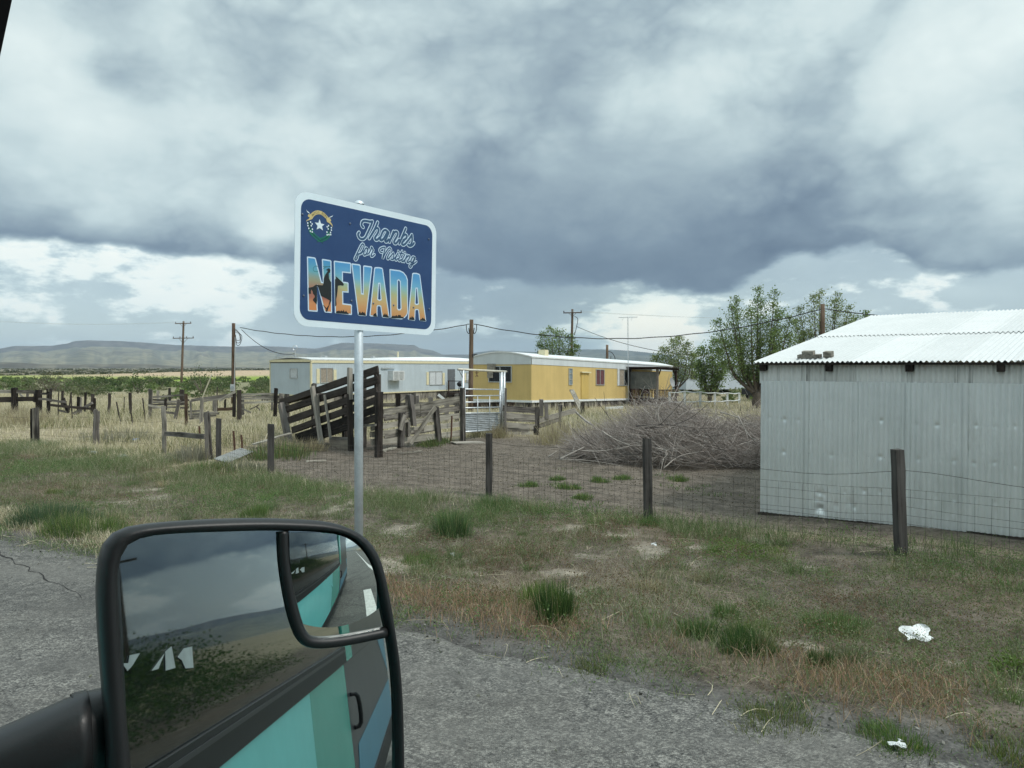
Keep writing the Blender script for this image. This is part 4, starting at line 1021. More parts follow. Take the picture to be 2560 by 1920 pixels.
    for s in (1.9, -4.9):
        for r_ in (W_OUT - .15, Rr + .15):
            b = MB(); pts = [V(s, r_ - .11, .37), V(s, r_ + .11, .37)]; b.tube(pts, .37, 20); b.build('wheel', BLACK_PL, root, False)
    # ---- mirror
    def M(x, y, h=0.0): return MIR_C + MIR_1 * x + MIR_2 * y + MIR_N * h
    NA = 96
    def resample(loop, c):
        P = smooth_path([(x, y, 0) for x, y in loop + [loop[0]]], 8)[:-1]
        an = np.array([math.atan2(p.y - c[1], p.x - c[0]) for p in P]); rd = np.array([math.hypot(p.x - c[0], p.y - c[1]) for p in P])
        o = np.argsort(an); an, rd = an[o], rd[o]
        an = np.concatenate([an - 2 * math.pi, an, an + 2 * math.pi]); rd = np.tile(rd, 3)
        t = np.linspace(-math.pi, math.pi, NA, endpoint=False)
        return np.interp(t, an, rd), t
    cx = sum(p[0] for p in M_GLASS) / len(M_GLASS); cy = sum(p[1] for p in M_GLASS) / len(M_GLASS)
    ro, t = resample(M_OUTER, (cx, cy)); rg, t = resample(M_GLASS, (cx, cy))
    def ring(rad, h): return [M(cx + r_ * math.cos(a), cy + r_ * math.sin(a), h) for r_, a in zip(rad, t)]
    rings = [ring(rg * .985, -.004), ring(rg, .0), ring(rg * 1.004, .009), ring(rg * .7 + ro * .3, .0125), ring(rg * .35 + ro * .65, .0115), ring(rg * .1 + ro * .9, .006), ring(ro, -.004), ring(ro * 1.0, -.018), ring(ro * .985, -.05), ring(ro * .93, -.085), ring(ro * .8, -.115), ring(ro * .5, -.135)]
    b = MB()
    vs = [p for r_ in rings for p in r_]; n = len(rings)
    b.add(vs, [(i * NA + k, i * NA + (k + 1) % NA, (i + 1) * NA + (k + 1) % NA, (i + 1) * NA + k) for i in range(n - 1) for k in range(NA)] + [tuple((n - 1) * NA + k for k in range(NA))])
    hs = b.build('mirror_housing', HOUS, root, True)
    MG, w = mat('mirror_silver'); gl = w.node('ShaderNodeBsdfGlossy'); gl.inputs['Color'].default_value = (.70, .77, .755, 1); gl.inputs['Roughness'].default_value = .012
    oo = w.node('ShaderNodeOutputMaterial'); w.l.new(gl.outputs[0], oo.inputs[0])
    b = MB(); b.poly([[M(cx + r_ * math.cos(a), cy + r_ * math.sin(a), .0) for r_, a in zip(rg * 1.0, t)]], MIR_N * -.002); b.build('mirror_glass', MG, hs)
    # convex corner mirror: part of a sphere, tipped towards the road
    sx = sum(p[0] for p in M_SPOT) / len(M_SPOT); sy = sum(p[1] for p in M_SPOT) / len(M_SPOT)
    p0 = SPOT_P0; ga, gb = SPOT_TILT; RR = SPOT_R
    loop = smooth_path([(x, y, 0) for x, y in M_SPOT + [M_SPOT[0]]], 6)[:-1]
    def hgt(x, y): return .0085 - ga * (x - sx) - gb * (y - sy) - ((x - p0[0]) ** 2 + (y - p0[1]) ** 2 - (sx - p0[0]) ** 2 - (sy - p0[1]) ** 2) / (2 * RR)
    K = 14; vs = [M(sx, sy, hgt(sx, sy))]; n = len(loop)
    for k in range(1, K + 1):
        for p in loop:
            x = sx + (p.x - sx) * k / K; y = sy + (p.y - sy) * k / K; vs.append(M(x, y, hgt(x, y)))
    fs = [(0, 1 + i, 1 + (i + 1) % n) for i in range(n)] + [(1 + (k - 1) * n + i, 1 + k * n + i, 1 + k * n + (i + 1) % n, 1 + (k - 1) * n + (i + 1) % n) for k in range(1, K) for i in range(n)]
    make('spot_mirror_glass', vs, fs, MG, hs, True)
    b = MB(); dp = smooth_path([(x, y, 0) for x, y in M_DIV], 6)
    b.tube([M(p.x, p.y, .003) for p in dp], .0062, 8); b.build('mirror_divider', HOUS, hs, True)
    b = MB()
    for (arm, rad) in ((M_ARM, .035),):
        pass
    # the arm that carries the mirror off to the door
    s_at = [M(x, y, -.06) for x, y in (M_ARM[0], M_ARM2[0])]
    c0 = (s_at[0] + s_at[1]) / 2; half = (s_at[0] - s_at[1]).length / 2
    axis = [c0 + MIR_1 * .06, c0 - MIR_1 * .02, M((M_ARM[1][0] + M_ARM2[1][0]) / 2, (M_ARM[1][1] + M_ARM2[1][1]) / 2, -.06), M((M_ARM[2][0] + M_ARM2[2][0]) / 2, (M_ARM[2][1] + M_ARM2[2][1]) / 2 - .012, -.055), V(.96, .14, 1.42)]
    ax_ = smooth_path(axis, 5); b = MB(); n = 16; vs = []
    for i, p in enumerate(ax_):
        tt = i / (len(ax_) - 1)
        fl = half * (1.02 - .10 * tt)
        for k in range(n):
            a = 2 * math.pi * k / n; ca, sa = math.cos(a), math.sin(a)
            q = lambda z: math.copysign(abs(z) ** .7, z)
            vs.append(p + MIR_2 * (fl * q(sa)) + MIR_N * (.045 * q(ca)))
    b.add(vs, [(i * n + k, i * n + (k + 1) % n, (i + 1) * n + (k + 1) % n, (i + 1) * n + k) for i in range(len(ax_) - 1) for k in range(n)])
    b.build('mirror_arm', HOUS, root, True)
van()

# ------------------------------------------------------------------ mobile homes
HA = Vector((.552, .833, 0)).normalized(); HB = Vector((-.833, .552, 0)).normalized()
def m_siding(name, col, streak):
    m, w = mat(name); c = w.coord('Object')
    n = w.noise(c, .7, 5, .6); st = w.noise(w.mapping(c, scale=(2.4, 2.4, .22)), 1.0, 6, .62)
    k = w.ss(w.m('ADD', w.m('MULTIPLY', n, .5), w.m('MULTIPLY', st, .5)), .34, .66)
    w.out(w.mix(w.m('MULTIPLY', w.ss(st, .56, .70), streak), w.ramp(k, [(0, tuple(v * .90 for v in col)), (1, tuple(v * 1.06 for v in col))]), tuple(v * .62 + .02 for v in col)), .55, spec=.3)
    return m
class Home:
    def __init__(self, C, root, tilt=0.0): self.C = Vector((C[0], C[1], 0)); self.root = root; self.tilt = tilt   # old homes sink at one end
    def p(self, la, lb, z): return self.C + HA * la + HB * lb + Vector((0, 0, z - self.tilt * la))
    def la(self, u, lb=0.0):
        k = (u - 1280) / 1923.0; q = self.C + HB * lb
        return (k * q.y - q.x) / (HA.x - k * HA.y)
    def lb(self, u, la=0.0):
        k = (u - 1280) / 1923.0; q = self.C + HA * la
        return (k * q.y - q.x) / (HB.x - k * HB.y)
    def z(self, v, la, lb=0.0): return zat(v, self.p(la, lb, 0).y) + self.tilt * la
    def side(self, name, a0, a1, lb, z0, z1, m, out=0.0, rib=.10, dep=.006, end=False):
        b = MB(); L = abs(a1 - a0); n = max(1, round(L / rib)); o = (-HA if end else -HB)
        vs, xs = [], []
        for i in range(n):
            for f, d in ((0, 0), (.78, 0), (.84, -dep), (.94, -dep)): xs.append(((i + f) / n * (a1 - a0) + a0, d))
        xs.append((a1, 0))
        for x, d in xs:
            for z in (z0, z1): vs.append((self.p(lb, x, z) if end else self.p(x, lb, z)) + o * (out + d))
        b.add(vs, [(2 * i, 2 * i + 2, 2 * i + 3, 2 * i + 1) for i in range(len(xs) - 1)])
        return b.build(name, m, self.root)
    def slab(self, name, a0, a1, z0, z1, m, out0, out1, lb=0.0, parent=None, end=False):
        """box on the long side (or on the end wall) standing out from out0 to out1"""
        b = MB(); o = (-HA if end else -HB); al = (HB if end else HA - Vector((0, 0, self.tilt)))
        c = (self.p(lb, (a0 + a1) / 2, (z0 + z1) / 2) if end else self.p((a0 + a1) / 2, lb, (z0 + z1) / 2)) + o * (out0 + out1) / 2
        b.box(c, al * abs(a1 - a0) / 2, o * (out1 - out0) / 2, Vector((0, 0, abs(z1 - z0) / 2)))
        return b.build(name, m, parent or self.root)
    def window(self, a0, a1, z0, z1, panes=2, glass=GLASS_DARK, frame=ALU, end=False, horiz=False, lb=0.0):
        w = .045
        fr = MB(); o = (-HA if end else -HB); al = (HB if end else HA - Vector((0, 0, self.tilt)))
        def bx(b, x0, x1, y0, y1, d0, d1):
            c = (self.p(lb, (x0 + x1) / 2, (y0 + y1) / 2) if end else self.p((x0 + x1) / 2, lb, (y0 + y1) / 2)) + o * (d0 + d1) / 2
            b.box(c, al * abs(x1 - x0) / 2, o * (d1 - d0) / 2, Vector((0, 0, abs(y1 - y0) / 2)))
        s = 1 if a1 > a0 else -1
        bx(fr, a0, a1, z1 - w, z1, .004, .05); bx(fr, a0, a1, z0, z0 + w, .004, .05)
        bx(fr, a0, a0 + s * w, z0 + w, z1 - w, .004, .05); bx(fr, a1 - s * w, a1, z0 + w, z1 - w, .004, .05)
        for i in range(1, panes):
            if horiz: zz = z0 + (z1 - z0) * i / panes; bx(fr, a0 + s * w, a1 - s * w, zz - w / 2, zz + w / 2, .004, .045)
            else: x = a0 + (a1 - a0) * i / panes; bx(fr, x - w / 2, x + w / 2, z0 + w, z1 - w, .004, .045)
        fo = fr.build('window', frame, self.root)
        for i in range(panes):
            b = MB(); g = glass[i % len(glass)] if isinstance(glass, (list, tuple)) else glass
            if horiz: bx(b, a0 + s * w, a1 - s * w, z0 + (z1 - z0) * i / panes + w, z0 + (z1 - z0) * (i + 1) / panes - w / 2, .006, .014)
            else: bx(b, a0 + (a1 - a0) * i / panes + s * w * .6, a0 + (a1 - a0) * (i + 1) / panes - s * w * .6, z0 + w, z1 - w, .006, .014)
            b.build('pane', g, fo)
        return fo
    def roof(self, L, Wd, zc, rise, m, over=.06, z_end=None):
        b = MB(); n = 12; vs = []
        for la in (-over, L + over):
            for j in range(n + 1):
                t = j / n; vs.append(self.p(la, -over + (Wd + 2 * over) * t, zc + rise * math.sin(math.pi * t)))
            for j in range(n + 1):
                t = j / n; vs.append(self.p(la, -over + (Wd + 2 * over) * t, zc - .07 + rise * math.sin(math.pi * t)))
        k = 2 * (n + 1)
        fs = [(j, j + 1, k + j + 1, k + j) for j in range(n)] + [(n + 1 + j, k + n + 1 + j, k + n + 2 + j, n + 2 + j) for j in range(n)]
        fs += [(j, n + 1 + j, n + 2 + j, j + 1) for j in range(n)] + [(k + j, k + j + 1, k + n + 2 + j, k + n + 1 + j) for j in range(n)]
        fs += [(0, k, k + n + 1, n + 1), (n, 2 * n + 1, k + 2 * n + 1, k + n)]
        b.add(vs, fs); return b.build('roof', m, self.root)

def yellow_home():
    C = Vector((1.10, 43.5, -.56)); root = thing('mobile_home', C, 'mustard yellow single wide mobile home with white roof band and dark porch', 'mobile home')
    H = Home(C, root, .024); L, Wd = 21.0, 4.25
    YEL = m_siding('yellow_siding', (.61, .455, .19), .2); BAND = m_siding('white_band_siding', (.60, .64, .66), .1)
    zb, zm, zt = .02, 2.06, 2.50
    H.side('wall', 0, L, 0, zb, zm, YEL, .0, .105); H.side('wall', 0, Wd, 0, zb, zm, YEL, .0, .105, end=True)
    H.side('roof_band', 0, L, 0, zm + .004, zt, BAND, .02, .21, .004)
    # end band follows the bowed roof
    b = MB(); vs = []; n = 40
    for j in range(n + 1):
        t = j / n
        for z in (zm + .004, zt + .30 * math.sin(math.pi * t) - .03): vs.append(H.p(0, Wd * t, z) - HA * (.02 + (.004 if j % 2 else 0)))
    b.add(vs, [(2 * j, 2 * j + 1, 2 * j + 3, 2 * j + 2) for j in range(n)]); b.build('roof_band', BAND, root)
    H.roof(L, Wd, zt + .02, .30, WHITE)
    H.side('back_wall', 0, L, Wd, -.1, zt, YEL, 0, 1.0); H.side('back_wall', 0, Wd, L, -.1, zt, YEL, 0, 1.0, end=True)
    H.slab('base_trim', -.04, L, -.105, zb - .004, WHITE, -.01, .04); H.slab('base_trim', -.04, Wd, -.105, zb - .004, WHITE, -.01, .04, end=True)
    # skirting boards
    x = 0.0
    SK = [WOOD_GREY, WOOD_MID, WOOD_PALE, WOOD_MID]
    while x < L:
        w = random.uniform(.16, .26); q = H.p(x + w / 2, .06 + random.uniform(-.02, .02), 0); g = g1(q.x, q.y) - q.z
        lean = random.uniform(-.04, .04)
        plank('skirting_board', q + Vector((0, 0, g - .05)) + HA * lean, q + Vector((0, 0, -.10)), w * random.uniform(.8, .98), .02, random.choice(SK), root, 1, HA, 3)
        x += w + random.choice((0, .01, .03))
    x = 0.0
    while x < Wd:
        w = random.uniform(.4, .7); q = H.p(.07, x + w / 2, 0); g = g1(q.x, q.y) - q.z
        plank('skirting_board', q + Vector((0, 0, g - .05)), q + Vector((0, 0, -.10)), w * .97, .02, random.choice((WOOD_DARK, WOOD_PORCH, WOOD_PORCH, WOOD_MID)), root, 1, HB, 3); x += w
    # windows and door
    lb0, lb1 = H.lb(1280), H.lb(1222)
    H.window(lb0, lb1, H.z(957, 0), H.z(914.5, 0), 2, GLASS_DARK, ALU, end=True)
    H.slab('plywood_sheet', H.lb(1240), H.lb(1219.5), H.z(929, 0), H.z(909, 0), WOOD_GREY, .06, .08, end=True)
    H.slab('plywood_sheet', H.lb(1234), H.lb(1219.7), H.z(945.5, 0), H.z(929.5, 0), WOOD_GREY, .055, .075, end=True)
    a0, a1 = H.la(1421), H.la(1430); H.window(a0, a1, H.z(962.5, a0), H.z(920.5, a0), 3, m_plain('pale_jalousie_glass', (.23, .28, .31), .2), ALU, horiz=True)
    a0, a1 = H.la(1452), H.la(1470); d = H.slab('door', a0, a1, zb + .02, H.z(932, a0), m_siding('faded_yellow_door', (.56, .40, .13), 1.0), .0, .05)
    H.slab('door_hood', a0 - .1, a1 + .15, H.z(932, a0) + .004, H.z(930, a0) + .03, CREAM, .0, .16, parent=d)
    a0, a1 = H.la(1489), H.la(1510); H.window(a0, a1, H.z(963, a0), H.z(923, a0), 2, CURTAIN_RED, ALU)
    a0, a1 = H.la(1543), H.la(1572); H.window(a0 + .25, a1, H.z(964, a0), H.z(922, a0), 2, (CURTAIN_TAN, GLASS_DARK), ALU)
    H.slab('shutter', a0 - .02, a0 + .24, H.z(964, a0), H.z(922, a0), OFFWHITE, .004, .05)
    a0 = H.la(1671); H.slab('corner_trim', L - .08, L, zb, zm, CREAM, .004, .03)
    a0 = H.la(1587); H.window(a0, H.la(1597), zb + .55, zb + 1.05, 1, CURTAIN, ALU); H.window(H.la(1606), H.la(1622), zb + .3, zb + 1.9, 1, CURTAIN_RED, CREAM)
    # cream box vent on the roof
    a0, a1 = H.la(1382), H.la(1391); H.slab('roof_vent', a0, a1, zt + .12, zt + .50, CREAM, -1.0, -.55)
    # porch: a small deck against the wall, its left side hung with a grey screen
    la0, la1, dp = 12.9, 16.5, 2.2
    zd = -.17; zr = 2.20
    x = la0
    while x < la1 - .05: plank('deck_board', H.p(x + .07, -.05, zd), H.p(x + .07, -dp, zd), .035, .135, WOOD_PORCH, root, .6, segs=2); x += .142
    for a in (la0 + .1, (la0 + la1) / 2, la1 - .1):
        for l_ in (-.3, -dp + .12): q = H.p(a, l_, zd - .03); plank('deck_post', Vector((q.x, q.y, g1(q.x, q.y) - .1)), q, .14, .14, WOOD_PORCH, root, .5, HA, 2)
    plank('deck_rim', H.p(la0, -dp - .03, zd - .06), H.p(la1, -dp - .03, zd - .06), .19, .05, WOOD_PORCH, root, .4); plank('deck_rim', H.p(la0 - .03, -.05, zd - .06), H.p(la0 - .03, -dp, zd - .06), .19, .05, WOOD_PORCH, root, .4)
    for a, l_, m, w in ((la0 + .07, -.12, WOOD_PORCH, .13), (la0 + .07, -dp + .07, WOOD_MID, .2), (la1 - .1, -dp + .07, WOOD_PORCH, .14)): plank('porch_post', H.p(a, l_, zd + .02), H.p(a, l_, zr - .14), w, .13, m, root, .4, HA, 3)
    plank('porch_beam', H.p(la0 - .25, -dp + .07, zr - .06), H.p(la1 + .4, -dp + .07, zr - .06), .17, .10, WOOD_PORCH, root, .4); plank('porch_beam', H.p(la0 + .07, -.05, zr - .06), H.p(la0 + .07, -dp, zr - .06), .16, .10, WOOD_PORCH, root, .4)
    b = MB(); b.box(H.p((la0 + la1) / 2 + .05, -dp / 2 - .15, zr + .06), HA * ((la1 - la0) / 2 + .45), HB * (dp / 2 + .2), Vector((0, 0, .03))); b.build('porch_roof', m_plain('dark_roof_felt', (.06, .05, .05), .9), root)
    for a, sg in ((la0 + .2, 1), (la1 - .2, -1)): plank('post_brace', H.p(a, -dp + .06, zr - .60), H.p(a + sg * .42, -dp + .06, zr - .16), .09, .06, WOOD_PORCH, root, .4, segs=2)
    m, w = mat('speckled_screen'); c = w.coord('Object'); f = w.noise(c, 2.2, 8, .7)
    w.out(w.ramp(f, [(.35, (.10, .105, .10)), (.6, (.16, .165, .155)), (.74, (.30, .30, .29))]), .8); SC = m
    b = MB(); b.box(H.p(la0, -dp / 2, (zd + .86 + zr - .30) / 2), HB * (dp / 2 - .14), HA * .012, Vector((0, 0, (zr - .30 - zd - .86) / 2))); b.build('screen', SC, root)
    for z_ in (zd + .80, zd + .18):
        plank('rail', H.p(la0 + .07, -.12, z_), H.p(la0 + .07, -dp + .07, z_), .075, .05, WOOD_PORCH, root, .4); plank('rail', H.p(la0 + .07, -dp + .05, z_), H.p(la1, -dp + .05, z_), .075, .05, WOOD_PORCH, root, .4)
    x = .22
    while x < dp - .2: plank('baluster', H.p(la0 + .11, -x, zd + .1), H.p(la0 + .11, -x, zd + .79), random.choice((.08, .11, .16)), .03, random.choice((WOOD_PORCH, WOOD_PORCH, WOOD_BROWN)), root, .5, HB, 2); x += random.uniform(.2, .3)
    x = la0 + .25
    while x < la1 - .1: plank('baluster', H.p(x, -dp + .09, zd + .1), H.p(x, -dp + .09, zd + .79), .09, .03, WOOD_PORCH, root, .5, HA, 2); x += .26
    for k in range(3): q = H.p(la0 - .35 - .5 * k, -.9, 0); plank('step_post', Vector((q.x, q.y, g1(q.x, q.y) - .1)), H.p(la0 - .35 - .5 * k, -.9, zd + .80), .09, .09, WOOD_BROWN, root, .5, HA, 2)
    plank('step_rail', H.p(la0 - 1.5, -.9, zd + .82), H.p(la0 + .05, -.9, zd + .84), .09, .06, WOOD_PORCH, root, .5, segs=2)
    for k in range(2): plank('step', H.p(la0 - .3 - .32 * k, -.3, zd - .12 - .17 * k), H.p(la0 - .3 - .32 * k, -1.3, zd - .12 - .17 * k), .04, .28, WOOD_PORCH, root, .4, segs=2)
    # satellite dish on the rail (hung on the porch: a thing of its own)
    q = H.p(H.la(1668, -dp), -dp, 0); z = zd + .82 + q.z; q.z = 0
    dish = thing('satellite_dish', q + Vector((0, 0, z)), 'grey satellite dish on a bent arm at the right end of the porch', 'satellite dish')
    b = MB(); b.tube([q + Vector((0, 0, z)), q + Vector((.1, 0, z + .18)), q + Vector((.26, 0, z + .38))], .03, 6); b.build('mast', GALV, dish)
    b = MB(); c = q + Vector((.30, -.05, z + .52)); n = (Vector((1.0, -.9, .35))).normalized(); e = n.cross(Vector((0, 0, 1))).normalized(); f = e.cross(n)
    vs = [c - n * .02]
    for k in range(1, 4):
        for j in range(14): an = j * 2 * math.pi / 14; vs.append(c + n * (.08 * (k / 3) ** 2 - .02) + e * (.30 * k / 3 * math.cos(an)) + f * (.36 * k / 3 * math.sin(an)))
    fs = [(0, 1 + j, 1 + (j + 1) % 14) for j in range(14)] + [(1 + (k - 1) * 14 + j, 1 + k * 14 + j, 1 + k * 14 + (j + 1) % 14, 1 + (k - 1) * 14 + (j + 1) % 14) for k in (1, 2) for j in range(14)]
    b.add(vs, fs); b.build('reflector', m_plain('grey_dish', (.34, .35, .36), .5), dish, True)
    b = MB(); b.tube([c - f * .34, c - f * .3 + n * .3, c + n * .52 - f * .18], .016, 5); b.box(c + n * .55 - f * .16, n * .07, e * .05, f * .05); b.build('feed_arm', GALV, dish)
    # aerial mast
    q = H.p(H.la(1571, -.2), -.2, 0); top = at(1570, 792, q.y)
    an = thing('television_aerial', Vector((q.x, q.y, zd)), 'tall thin television aerial rising beside the yellow home porch', 'aerial')
    b = MB(); b.tube([q + Vector((0, 0, zd)), Vector((q.x - .05, q.y, top.z))], .028, 6); b.build('mast', GALV, an)
    b = MB(); tz = Vector((0, 0, top.z - .05)); q2 = Vector((q.x - .05, q.y, 0)) + tz
    b.beam(q2 - Vector((.65, .1, 0)), q2 + Vector((.65, .1, .04)), .03, .03)
    for k in range(9):
        t = -.62 + k * .155; l = .16 + .03 * k; b.beam(q2 + Vector((t, -l, t * .03)), q2 + Vector((t, l, t * .03)), .018, .018)
        if k in (2, 6): b.beam(q2 + Vector((t, 0, 0)), q2 + Vector((t - .1, 0, -.22)), .018, .018)
    b.build('antenna_rod', GALV, an)
yellow_home()

def blue_home():
    C = Vector((-13.85, 53.0, -.6)); root = thing('mobile_home', C, 'pale blue mobile home with cream trim behind the loading chute', 'mobile home')
    H = Home(C, root); L, Wd = 21.0, 4.3
    BL = m_siding('pale_blue_siding', (.46, .525, .565), .4)
    zb, zm, zt = -.02, 2.20, 2.42
    H.side('wall', 0, L, 0, zb, zm, BL, 0, .20); H.side('wall', 0, Wd, 0, zb, zm, BL, 0, .20, end=True)
    H.slab('roof_fascia', -.05, L, zm + .003, zt, CREAM, -.02, .05); H.slab('roof_fascia', -.05, Wd, zm + .06, zt + .03, CREAM, -.02, .05, end=True)
    H.roof(L, Wd, zt + .03, .16, OFFWHITE)
    b = MB(); vs = []
    for la_ in np.linspace(8.5, 20.5, 13):
        q = .22 * math.sin((la_ - 8.5) / 12 * math.pi) ** .6
        for lb_, zz in ((.1, zt), (.6, zt + .12 + q), (3.7, zt + .12 + q), (4.2, zt)): vs.append(H.p(la_, lb_, zz))
    b.add(vs, [(4 * i + j, 4 * i + 4 + j, 4 * i + 5 + j, 4 * i + 1 + j) for i in range(12) for j in range(3)]); b.build('raised_roof', WHITE, root)
    H.side('back_wall', 0, L, Wd, zb, zt, BL, 0, 1.0); H.side('back_wall', 0, Wd, L, zb, zt, BL, 0, 1.0, end=True)
    H.slab('base_trim', -.03, L, zb - .09, zb - .004, CREAM, -.01, .03); H.slab('base_trim', -.03, Wd, zb - .09, zb - .004, CREAM, -.01, .03, end=True)
    H.slab('corner_trim', .0, .09, zb, zm, CREAM, .004, .03); H.slab('corner_trim', .0, .09, zb, zm, CREAM, .004, .03, end=True); H.slab('corner_trim', Wd - .09, Wd, zb, zm, CREAM, .004, .03, end=True)
    x = 0.0
    while x < L:
        w = random.uniform(.9, 1.3); q = H.p(x + w / 2, .08, 0); g = g1(q.x, q.y)
        plank('skirting_panel', q + Vector((0, 0, g - .05)), q + Vector((0, 0, zb - .09)), w * .98, .02, random.choice((WOOD_GREY, WOOD_MID, WOOD_PALE)), root, .5, HA, 2); x += w
    x = 0.0
    while x < Wd:
        w = 1.07; q = H.p(.08, x + w / 2, 0); plank('skirting_panel', q + Vector((0, 0, g1(q.x, q.y) - .05)), q + Vector((0, 0, zb - .09)), w * .98, .02, random.choice((WOOD_GREY, WOOD_MID)), root, .5, HB, 2); x += w
    H.window(H.lb(744), H.lb(725), H.z(946, 0), H.z(921, 0), 1, CURTAIN, ALU, end=True)
    def sh(u0, u1, v0, v1):
        a0, a1 = H.la(u0), H.la(u1); H.slab('shutter', a0, a1, H.z(v0, a0), H.z(v1, a0), CREAM, .004, .04)
    a0, a1 = H.la(800), H.la(832.5); H.window(a0, a1, H.z(958, a0), H.z(919.5, a0), 2, CURTAIN_TAN, ALU); sh(791, 798.5, 958.5, 922); sh(833.5, 840.5, 950, 924)
    a0, a1 = H.la(1073), H.la(1105); H.window(a0, a1, H.z(963, a0), H.z(928, a0), 2, CURTAIN, ALU); sh(1066, 1071.5, 962, 930); sh(1106, 1111, 962, 932)
    a0, a1 = H.la(1165), H.la(1185); H.window(a0, a1, H.z(956, a0), H.z(931, a0), 2, CURTAIN, ALU); sh(1160, 1164.5, 956, 933)
    a0, a1 = H.la(1119), H.la(1136.5); d = H.slab('door', a0, a1, zb + .02, H.z(923, a0), m_plain('grey_door', (.13, .14, .15), .5), .0, .05)
    b = MB(); b.box(H.p(a1 - .12, -.075, 1.0), HA * .03, HB * .025, Vector((0, 0, .03))); b.build('door_handle', ALU, d)
    a0, a1 = H.la(970), H.la(998); z0, z1 = H.z(951, a0), H.z(927, a0)
    ac = H.slab('air_conditioner', a0, a1, z0, z1, OFFWHITE, .004, .55)
    for k in range(2):
        x0 = a0 + (a1 - a0) * (.08 + .46 * k); x1 = x0 + (a1 - a0) * .38
        for j in range(6): zz = z0 + .1 + (z1 - z0 - .2) * j / 5; H.slab('slat', x0, x1, zz - .025, zz + .025, m_plain('grey_slat', (.33, .34, .34), .6) if False else ALU, .555, .575, parent=ac)
    a0, a1 = H.la(952), H.la(985); H.slab('awning_bar', a0, a1, H.z(921.5, a0), H.z(919.5, a0), ALU, .05, .12)
    # little roof things
    for u, hgt, w_ in ((931, .12, .22), (810, .1, .25)):
        a0 = H.la(u, 2); H.slab('roof_vent', a0, a0 + w_, zt + .1, zt + .22 + hgt, ALU, -2.2, -1.9)
    a0 = H.la(995, 2); b = MB(); b.tube([H.p(a0, 2, zt), H.p(a0, 2, zt + .75)], .06, 8); b.build('vent_pipe', CREAM, root)
    q = H.p(H.la(738, 1.2), 1.2, zt + .1); b = MB(); b.tube([q, q + Vector((0, 0, .55))], .03, 6)
    b.tube([q + Vector((.16 * math.cos(k), 0, .72 + .16 * math.sin(k))) for k in np.linspace(0, 6.28, 13)], .02, 4); b.build('weatherhead', GALV, root)
    # small entrance landing with railing
    a0, a1, dp = H.la(1116), H.la(1172), 1.7
    zd = zb - .22
    b = MB(); b.box(H.p((a0 + a1) / 2, -dp / 2 - .05, zd - .09), HA * (a1 - a0) / 2, HB * dp / 2, Vector((0, 0, .09))); b.build('landing', WOOD_PORCH, root)
    for a in (a0 + .05, (a0 + a1) / 2, a1 - .05): plank('landing_post', H.p(a, -dp, -.6), H.p(a, -dp, zd + .95), .08, .08, WOOD_PORCH, root, .4, HA, 2)
    plank('landing_post', H.p(a0 + .05, -.2, zd), H.p(a0 + .05, -.2, zd + .95), .08, .08, WOOD_PORCH, root, .4, HA, 2)
    plank('rail', H.p(a0, -dp, zd + .97), H.p(a1, -dp, zd + .97), .06, .08, WOOD_PORCH, root, .4, segs=2); plank('rail', H.p(a0 + .05, -dp, zd + .972), H.p(a0 + .05, -.1, zd + .972), .06, .08, WOOD_PORCH, root, .4, segs=2)
    for k in range(2): plank('step', H.p(a0 - .3 - .3 * k, -dp, zd - .2 - .17 * k), H.p(a0 - .3 - .3 * k, -.5, zd - .2 - .17 * k), .04, .28, WOOD_PORCH, root, .4, segs=2)
    # kettle grill on the landing
    q = H.p(H.la(1150, -1.0), -1.0, zd)
    gr = thing('kettle_grill', q, 'black kettle barbecue standing on the blue home landing', 'barbecue')
    b = MB()
    for k in range(3): an = k * 2.1; b.tube([q + Vector((.28 * math.cos(an), .28 * math.sin(an), 0)), q + Vector((.14 * math.cos(an), .14 * math.sin(an), .55))], .015, 5)
    b.build('leg', BLACK_PL, gr)
    vs = []; 
    for j in range(9):
        th = math.pi * j / 8
        for k in range(12): vs.append(q + Vector((.27 * math.sin(th) * math.cos(k * .5236), .27 * math.sin(th) * math.sin(k * .5236), .70 + .23 * math.cos(th))))
    make('bowl', vs, [(j * 12 + k, (j + 1) * 12 + k, (j + 1) * 12 + (k + 1) % 12, j * 12 + (k + 1) % 12) for j in range(8) for k in range(12)], BLACK_PL, gr, True)
blue_home()

